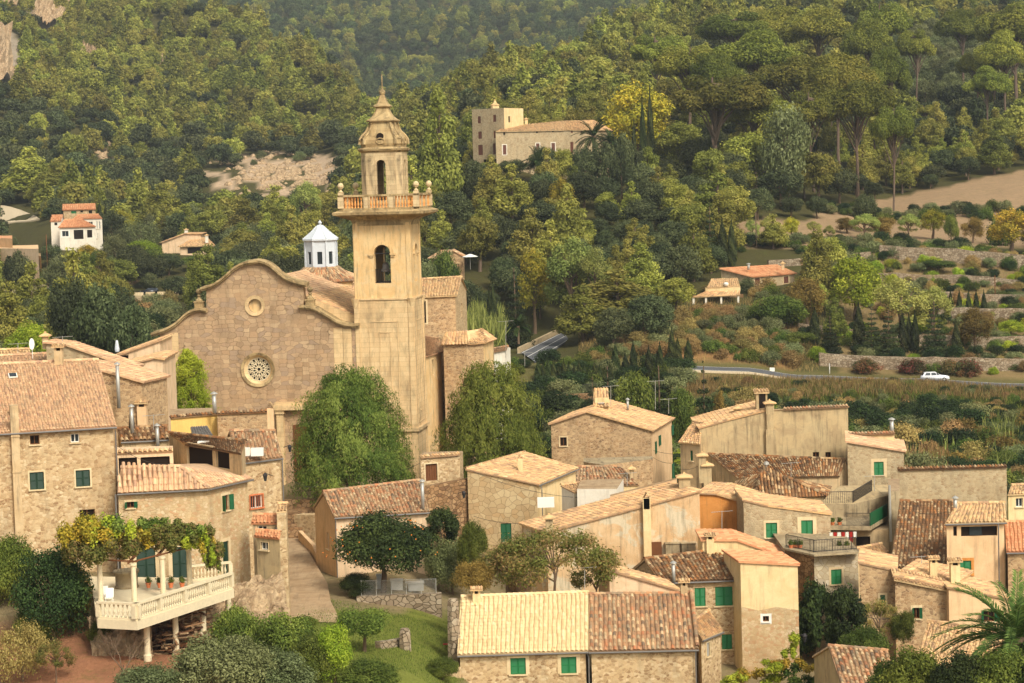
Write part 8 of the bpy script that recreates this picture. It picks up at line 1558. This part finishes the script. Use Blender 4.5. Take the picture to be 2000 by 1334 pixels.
for a_ in (('pine3',1465,262,545,110), ('oak1',1525,330,530,90), ('oak2',1430,300,540,80), ('pine4',1600,300,545,80), ('oak0',1640,330,550,70), ('pine3',1330,240,575,90), ('oak1',1370,270,560,80)): tpx(a_[0], a_[1], a_[2], a_[3], a_[4], where({'p': 'yellow green pine', 'o': 'dark holm oak'}[a_[0][0]], *GD(a_[1], a_[3]), 6), 'tree', 'pine_tree' if a_[0][0] == 'p' else 'holm_oak', 'understorey of the grove')
# almond trees of the field
for i, (x, y, d, w, k) in enumerate(((1500,425,485,34,'poplar0'), (1545,425,482,34,'yellow0'), (1590,432,484,32,'poplar0'), (1655,425,500,46,'brown0'), (1690,418,490,60,'poplar0'), (1728,425,492,50,'brown0'), (1775,418,494,46,'poplar0'), (1822,410,496,52,'yellow0'), (1858,420,492,30,'green1'), (1620,440,478,24,'poplar0'), (1900,425,500,44,'brown0'), (1470,430,480,30,'poplar0'))):
    tpx(k, x, y, d, w, 'small autumn almond tree with dark trunk in the brown field', 'tree', 'almond_tree', 'almond trees in the field')
for i, (x, d) in enumerate(((1838,413), (1857,413), (1874,413), (1892,413), (1907,413), (1922,413))):
    tpx('cyp0', x, 566, d, 13, ('leftmost', 'second', 'third', 'fourth', 'fifth', 'rightmost')[i] + ' clipped cypress of the short row on the terrace wall', 'tree', 'clipped_cypress', 'row of clipped cypresses', False)
for i, (x, y) in enumerate(((1203,668), (1222,690), (1238,665), (1268,675), (1290,668), (1313,640), (1324,660), (1345,660), (1303,690))):
    tpx(f'cyp{i%2}', x, y, 356 if x < 1296 else 368, 19, 'thin cypress with browned foliage along the bank above the road' if i < 5 else 'dark pointed cypress at the bank end above the road', 'tree', 'cypress', 'cypresses on the bank', False)
for i in range(15): x = 1052 + i*10; tpx(f'cyp{i%2}', x, 702 + 6*math.sin(i*2.1) + i*.8, 348, 17, ('leftmost', '2nd', '3rd', '4th', '5th', '6th', '7th', '8th', '9th', '10th', '11th', '12th', '13th', '14th', 'rightmost')[i] + ' cypress of the clipped hedge beside the curving road', 'tree', 'hedge_cypress', 'cypress hedge below the road', False)
for i, (x, y, w) in enumerate(((1190,738,80), (1240,730,90), (1290,738,80), (1330,760,60), (1160,755,50))): tpx('green1' if i % 2 else 'cedar1', x, y, 300, w, ('dark green juniper thicket behind the long brown house roof', 'dark conifer thicket above the stair tower'+'', 'wide juniper behind the tv aerials', 'juniper at the right end of the long brown house', 'small juniper behind the tiled stair tower')[i], 'tree', 'juniper')
tpx('cedar0', 1378, 742, 292, 66, 'dark spruce behind the fanned pale roof', 'tree', 'spruce'); tpx('brown0', 1412, 765, 292, 36, 'thin rust coloured shrub right of the dark spruce', 'tree', 'tree')
for i, (x, y, w, k) in enumerate(((1690,700,64,'bred'), (1782,700,56,'bred'), (1822,708,36,'bgreen'), (1858,702,62,'bred'), (1892,700,50,'bred'))): tpx(k, x, y, 371, w, ('dark oleander with red tips above the road left of the others', 'oleander with red tips just left of the white car', 'pale green oleander above the white car', 'broad oleander right of the white car', 'rightmost oleander with red flowers')[i], 'shrub', 'oleander')
# near left slope behind the houses and dark tree
tpx('oak1', 292, 722, 222, 54, 'dark leafed tree between the left roofs and the church', 'tree', 'tree'); tpx('lime0', 60, 632, 330, 90, 'bright yellow green shrub beyond the far left roofs', 'tree', 'tree')
# ---------------------------------------------------------------- scattered woodland
for o in list(SC.objects):
    if o.parent is None and o.get('category') in ('house','villa','manor','tower','farmhouse','pavilion','cottage','church','hut','bell tower','chapel'): EX.append((o.location.x, o.location.y, 7.5 if o['category'] in ('villa','farmhouse','cottage','pavilion') else 6))
EX.append((P(1060,680,395)[0], 395, 14)); EX.append((P(1090,655,425)[0], 425, 12)); EX.append((P(1040,700,378)[0], 378, 10))
for q in range(985, 1190, 16): EX.append((P(q, 260, 550)[0], 550 + (q-985)*.08, 9))
cell = 14.0; grid = {}
def ok(x, y, r):
    i, j = int(x//cell), int(y//cell)
    for a in (-1, 0, 1):
        for b in (-1, 0, 1):
            for (px, py, pr_) in grid.get((i+a, j+b), ()):
                if (px-x)**2 + (py-y)**2 < (r+pr_)**2: return False
    return True
def put(x, y, r): grid.setdefault((int(x//cell), int(y//cell)), []).append((x, y, r))
for e in EX: put(*e)
rg = random.Random(99); CAND = []
def clear_view(px, py, d):        # keep trees off the lines of sight to the villas, manor and roads
    for (x0, y0, x1, y1, dm_) in ((915,200,1190,322,552), (92,392,202,482,640), (312,450,420,500,625), (0,460,90,545,625), (1348,515,1558,602,432), (1022,640,1112,700,430), (0,398,80,438,745), (235,560,376,612,560), (865,485,935,520,452), (1440,425,1960,482,480), (1640,330,2000,450,560), (0,540,112,578,560), (395,300,660,378,900), (1290,735,2000,760,372)):
        if x0-8 < px < x1+8 and d < dm_ and py > y0 and py - 7.5*F_PX/d < y1: return False
    return True
for d0, d1, n_try, rad in ((372, 760, 9000, 2.7), (760, 1420, 24000, 2.6), (1750, 3000, 30000, 3.3)):
    for _ in range(n_try):
        d = math.sqrt(rg.uniform(d0**2, d1**2)); s = rg.uniform(-.26, .26) if d < 1500 else rg.uniform(-.27, .2); X = s*d; z = hg(X, d); px, py = proj((X, d, z)); r = rad*rg.uniform(.62, 1.5)
        if py > 700 or py < -260 or px < -160 or px > 2160: continue
        k = open_ground(px, py, d)
        if k in ('field', 'terrace', 'bank', 'earth', 'village', 'rock'): continue
        if k == 'scree' and rg.random() < .8: continue
        if d < 950 and not clear_view(px, py, d): continue
        if not ok(X, d, r): continue
        put(X, d, r); u = rg.random()
        if d > 1500: kd = 'ridge' if u < .75 else 'pine'
        elif px < 800 and d > 760:
            dark = (py > 190 and px < 430 and py > 190 + px*.3) or py > 285 ; kd = ('oak' if u < .8 else 'pine') if dark else ('pine' if u < .88 else 'oak')
        elif px < 760: kd = 'oak' if u < .45 else ('pine' if u < .75 else 'olive')
        elif px < 1350: kd = 'oak' if u < (.65 if py > 320 else .3) else 'pine'
        elif inell(px, py, 1850, 150, 160, 75): kd = 'olive'
        else: kd = 'oak' if u < .45 else ('umb' if u < .6 and d < 760 and py < 260 else 'pine')
        if k == 'scree': kd = 'olive'; r *= .6
        CAND.append((kd, X, d, z, r, px, py))
inframe = lambda c: -30 < c[5] < 2030 and c[6] > -20
CNT = {}; FAR = {}
LAB = {'pine': ('pine_tree', 'yellow green pine'), 'oak': ('holm_oak', 'dark holm oak'), 'olive': ('olive_tree', 'grey olive'), 'umb': ('umbrella_pine', 'flat topped pine')}
for c in sorted(CAND, key=lambda c: c[2]):
    kd, X, d, z, r, px, py = c; R0 = {'ridge': 4.0, 'pine': 3.7, 'oak': 4.0, 'olive': 3.1, 'umb': 7.4}[kd]; s = r*1.42/R0
    if kd == 'umb': s *= 1.35
    if d < 760 and inframe(c) and CNT.get(kd, 0) < (270 if kd != 'umb' else 120):
        CNT[kd] = CNT.get(kd, 0) + 1; nm, lb = LAB[kd]; zone = 'left' if px < 700 else ('centre' if px < 1300 else 'right')
        plant(f"{kd}{rg.randrange({'pine': 5, 'oak': 3}.get(kd, 2))}", (X, d, z-.1), s, where(lb, X, d, z, s*R0), 'tree', f'{nm.replace("_", " ")}s in the {zone} woods', nm, None, s*rg.uniform(.85, 1.25))
    else: FAR.setdefault(('pinefar', 'pinefar1') [rg.random() < .5] if kd in ('pine', 'umb') else 'ridge0' if kd == 'ridge' else ('oakfar', 'oakfar1')[rg.random() < .5] if kd == 'oak' else 'olive0', []).append((X, d, z-.2, s, s*rg.uniform(.85, 1.25)))
def gn_scatter(name, label, pts, mesh, cat):
    src = bpy.data.objects.new(name + '_source', mesh)
    me = bpy.data.meshes.new(name); me.from_pydata([p[:3] for p in pts], [], []); a = me.attributes.new('sc', 'FLOAT_VECTOR', 'POINT'); a.data.foreach_set('vector', np.array([(p[3], p[3], p[4]) for p in pts], np.float32).ravel())
    a = me.attributes.new('rz', 'FLOAT_VECTOR', 'POINT'); a.data.foreach_set('vector', np.array([(0, 0, RNG.uniform(0, 6.28)) for p in pts], np.float32).ravel())
    o = bpy.data.objects.new(name, me); COL.objects.link(o); tag(o, label, cat, None, 'stuff'); ng = bpy.data.node_groups.new(name, 'GeometryNodeTree'); ng.interface.new_socket('Geometry', in_out='INPUT', socket_type='NodeSocketGeometry'); ng.interface.new_socket('Geometry', in_out='OUTPUT', socket_type='NodeSocketGeometry')
    gi = ng.nodes.new('NodeGroupInput'); go_ = ng.nodes.new('NodeGroupOutput'); ip = ng.nodes.new('GeometryNodeInstanceOnPoints'); oi = ng.nodes.new('GeometryNodeObjectInfo'); oi.inputs[0].default_value = src; oi.inputs['As Instance'].default_value = True
    s1 = ng.nodes.new('GeometryNodeInputNamedAttribute'); s1.data_type = 'FLOAT_VECTOR'; s1.inputs[0].default_value = 'sc'; s2 = ng.nodes.new('GeometryNodeInputNamedAttribute'); s2.data_type = 'FLOAT_VECTOR'; s2.inputs[0].default_value = 'rz'
    L = ng.links.new; L(gi.outputs[0], ip.inputs['Points']); L(oi.outputs['Geometry'], ip.inputs['Instance']); L(s1.outputs[0], ip.inputs['Scale']); L(s2.outputs[0], ip.inputs['Rotation']); L(ip.outputs[0], go_.inputs[0])
    md = o.modifiers.new('scatter', 'NODES'); md.node_group = ng; return o
for k, pts in FAR.items():
    gn_scatter({'p': 'forest_pines', 'o': 'forest_oaks', 'r': 'forest_oaks'}[k[0]] if not k.startswith('olive') else 'forest_olives', 'distant wooded hillside of ' + {'p': 'pines', 'o': 'holm oaks', 'r': 'dark holm oaks on the far ridge'}[k[0]] if not k.startswith('olive') else 'far off grove of olives on the slopes', pts, PROTO[k][0], 'forest')
print('TREES', CNT, {k: len(v) for k, v in FAR.items()})
# scrub: shrubs on banks and between houses
SB = []; rg = random.Random(5)
def shrubs(n, fn, keys, label, group, rmin, rmax, name='shrub', d0=60, d1=600, limit=None):
    k = 0
    for _ in range(n):
        x, d = fn(); p = GD(x, d); d = p[1]; r = rg.uniform(rmin, rmax)
        if not ok(p[0], p[1], r*.55): continue
        put(p[0], p[1], r*.55); kk = rg.choice(keys); SB.append((r/d, kk, p, r, group)); k += 1
        if limit and k >= limit: break
shrubs(2500, lambda: (rg.uniform(1640, 2040), rg.uniform(272, 334)), ['bgreen','bdark','bdark','bgreen','bdry','bgreen','bolive','bdark','bbrown'], 'wild green and brown shrub on the scrubby bank below the road', 'shrubs on the bank below the road', 1.3, 3.2, limit=330)
shrubs(1200, lambda: (rg.uniform(1330, 1660), rg.uniform(262, 334)), ['bgreen','bdark','bdry','blime','bolive'], 'shrub in the gully behind the grey rendered house', 'shrubs behind the grey house', 1.2, 2.6, limit=330)
shrubs(1500, lambda: (rg.uniform(900, 1340), rg.uniform(262, 362)), ['bgreen','bdark','bolive'], 'green shrub in the hollow behind the village', 'shrubs behind the village', 1.4, 3.0, limit=260)
shrubs(1500, lambda: (rg.uniform(-40, 330), rg.uniform(262, 540)), ['bolive','bdark','bolive','bgreen','bdry'], 'grey green shrub on the slope left of the church', 'shrubs left of the church', 1.6, 3.8, limit=260)
shrubs(1200, lambda: (rg.uniform(1130, 1560), rg.uniform(371, 430)), ['bdry','bgreen','bolive','bdry'], 'dry shrub on the earth bank above the road', 'shrubs on the earth bank', 1.0, 2.4, limit=220)
shrubs(2000, lambda: (rg.uniform(1560, 2040), rg.uniform(371, 470)), ['bgreen','bolive','bdry','bdark','blime'], 'small shrub on the terraces of the right slope', 'shrubs on the terraces', .8, 2.0, limit=330)
shrubs(500, lambda: (rg.uniform(1440, 2040), rg.choice((470, 473, 476, 535, 540))+rg.uniform(-4, 4)), ['bgreen','bdark','bolive'], 'dark bramble bush along the edge of the brown field', 'brambles round the field', 1.3, 2.6, limit=120)
shrubs(260, lambda: (rg.uniform(400, 940), rg.uniform(262, 372)), ['bdark','bgreen','bolive'], 'shrub hidden behind the church', 'shrubs behind the church', 1.5, 3.0, limit=60)
shrubs(500, lambda: (rg.uniform(1400, 2040), rg.uniform(336, 352)), ['bgreen','bdark','bdry','bolive'], '', 'low shrubs on the road verge', .7, 1.35, limit=120)
shrubs(160, lambda: (rg.uniform(1650, 1790), rg.uniform(352, 357)), ['bdry','bgreen','bdark'], '', 'low shrubs on the road verge', .7, 1.1, limit=22)
SB.sort(key=lambda q: -q[0] if -30 < proj(q[2])[0] < 2030 else 1); REST = {}
SC_ = dict(bgreen='green', bdark='dark green', bdry='dry straw', bbrown='rusty', bolive='grey green', blime='lime')
for i, (k_, kk, p, r, group) in enumerate(SB):
    if i < 210: plant(kk, p, r/1.8, where(SC_[kk] + ' shrub', p[0], p[1], p[2], r*.7), 'shrub', group, 'shrub', None, r/1.8*rg.uniform(.7, 1.2))
    else: REST.setdefault(kk, []).append((p[0], p[1], p[2], r/1.8, r/1.8*rg.uniform(.7, 1.2)))
for kk, pts in REST.items(): gn_scatter('undergrowth', SC_[kk] + ' undergrowth covering the banks and terraces', pts, PROTO[kk][0], 'undergrowth')
# reeds and grasses
def grass(name, label, xs_, dr, n, h, mat, w=.05, mind=0):
    c = []; X = []; rgn = np.random.RandomState(len(name))
    mb_c = []; px_ = rgn.uniform(xs_[0], xs_[1], n); dd = rgn.uniform(dr[0], dr[1], n); Xw = (px_-1000)/F_PX*dd; Z = hgt(Xw, dd); hh = h*(.5+.7*rgn.rand(n)); cen = np.stack([Xw, dd, Z + hh*.45], 1); nr = rgn.randn(n, 3); nr[:, 2] *= .15
    me = leafmesh(name, cen, nr, hh*.55, w, rgn.rand(n), M[mat], np.tile(A(0, 0, 1.0), (n, 1)) + rgn.randn(n, 3)*.12); o = bpy.data.objects.new(name, me); COL.objects.link(o); return tag(o, label, 'grass' if 'grass' in name else 'reeds', None, 'stuff')
grass('reeds', 'tall straw coloured reeds behind the grey stone house', (1755,1858), (262,300), 1200, 3.2, 'dry', .035); grass('reeds', 'green reeds mixed into the straw coloured reeds', (1740,1870), (262,310), 700, 2.8, 'poplar', .04); grass('reeds', 'pale feathery reeds at the right below the road', (1920,2040), (290,330), 700, 3.0, 'poplar', .035)
grass('lawn_grass', 'short green grass of the garden lawn', (565,895), (150,177), 30000, .16, 'green', .12); grass('dry_grass', 'tufts of dry grass on the bank beside the road', (1310,2040), (343,358.5), 16000, 1.5, 'dry', .05); grass('green_grass', 'rough green grass on the bank beside the road', (1400,2040), (340,357), 12000, 1.2, 'green', .06); grass('dry_grass', 'dry grass on the earth bank above the road', (1130,1600), (369,420), 12000, .9, 'dry', .05); grass('dry_grass', 'dry grass on the right hand terraces', (1600,2040), (378,470), 14000, .7, 'dry', .06)
grass('reeds', 'pale green reeds between the church wing and the yellow tree', (905,985), (385,425), 2200, 6.0, 'poplar', .04)

# every label singles out one thing: number off the ones that still share their words, from the left
from collections import defaultdict
def relabel():
    for _ in range(2):
        D = defaultdict(list)
        for o in SC.objects:
            if o.parent is None and o.get('label') and o.get('kind') is None and o.get('group') and o.name.split('.')[0] not in ('hedge_cypress', 'clipped_cypress'): D[o['label']].append(o)
        for lb, os_ in D.items():
            if len(os_) < 2: continue
            os_.sort(key=lambda o: proj(o.location)[0]); n = len(os_); names = ['leftmost'] + ['second from left', 'third from left', 'fourth from left', 'fifth from left', 'sixth from left', 'seventh from left', 'eighth from left', 'ninth from left', 'tenth from left', 'eleventh from left', 'twelfth from left', 'thirteenth from left', 'fourteenth from left'][:max(0, n-2)]
            while len(names) < n-1: names.append('far right')
            names.append('rightmost')
            for o, w in zip(os_, names): o['label'] = w + ' ' + lb
    for o in SC.objects:
        l = o.get('label')
        if l and len(l.split()) > 16: l = l.replace('mid sized ', '').replace('well ', '').replace('just ', '').replace('orange roofed ', ''); o['label'] = ' '.join(l.split()[:16])
relabel()
# ---------------------------------------------------------------- haze between the ridges
hm, t, b = newmat('valley_haze'); t.nodes.clear(); pv = N(t, 'VolumePrincipled'); pv.inputs['Color'].default_value = (.80, .88, .90, 1); pv.inputs['Density'].default_value = .00011; pv.inputs['Anisotropy'].default_value = .2
out = N(t, 'OutputMaterial'); t.links.new(pv.outputs[0], out.inputs['Volume'])
mb = MB(); mb.box((0, 1650, 260), (1400, 1800, 310)); o = mb.build('haze', hm); o['kind'] = 'stuff'
SC.cycles.volume_step_rate = 10
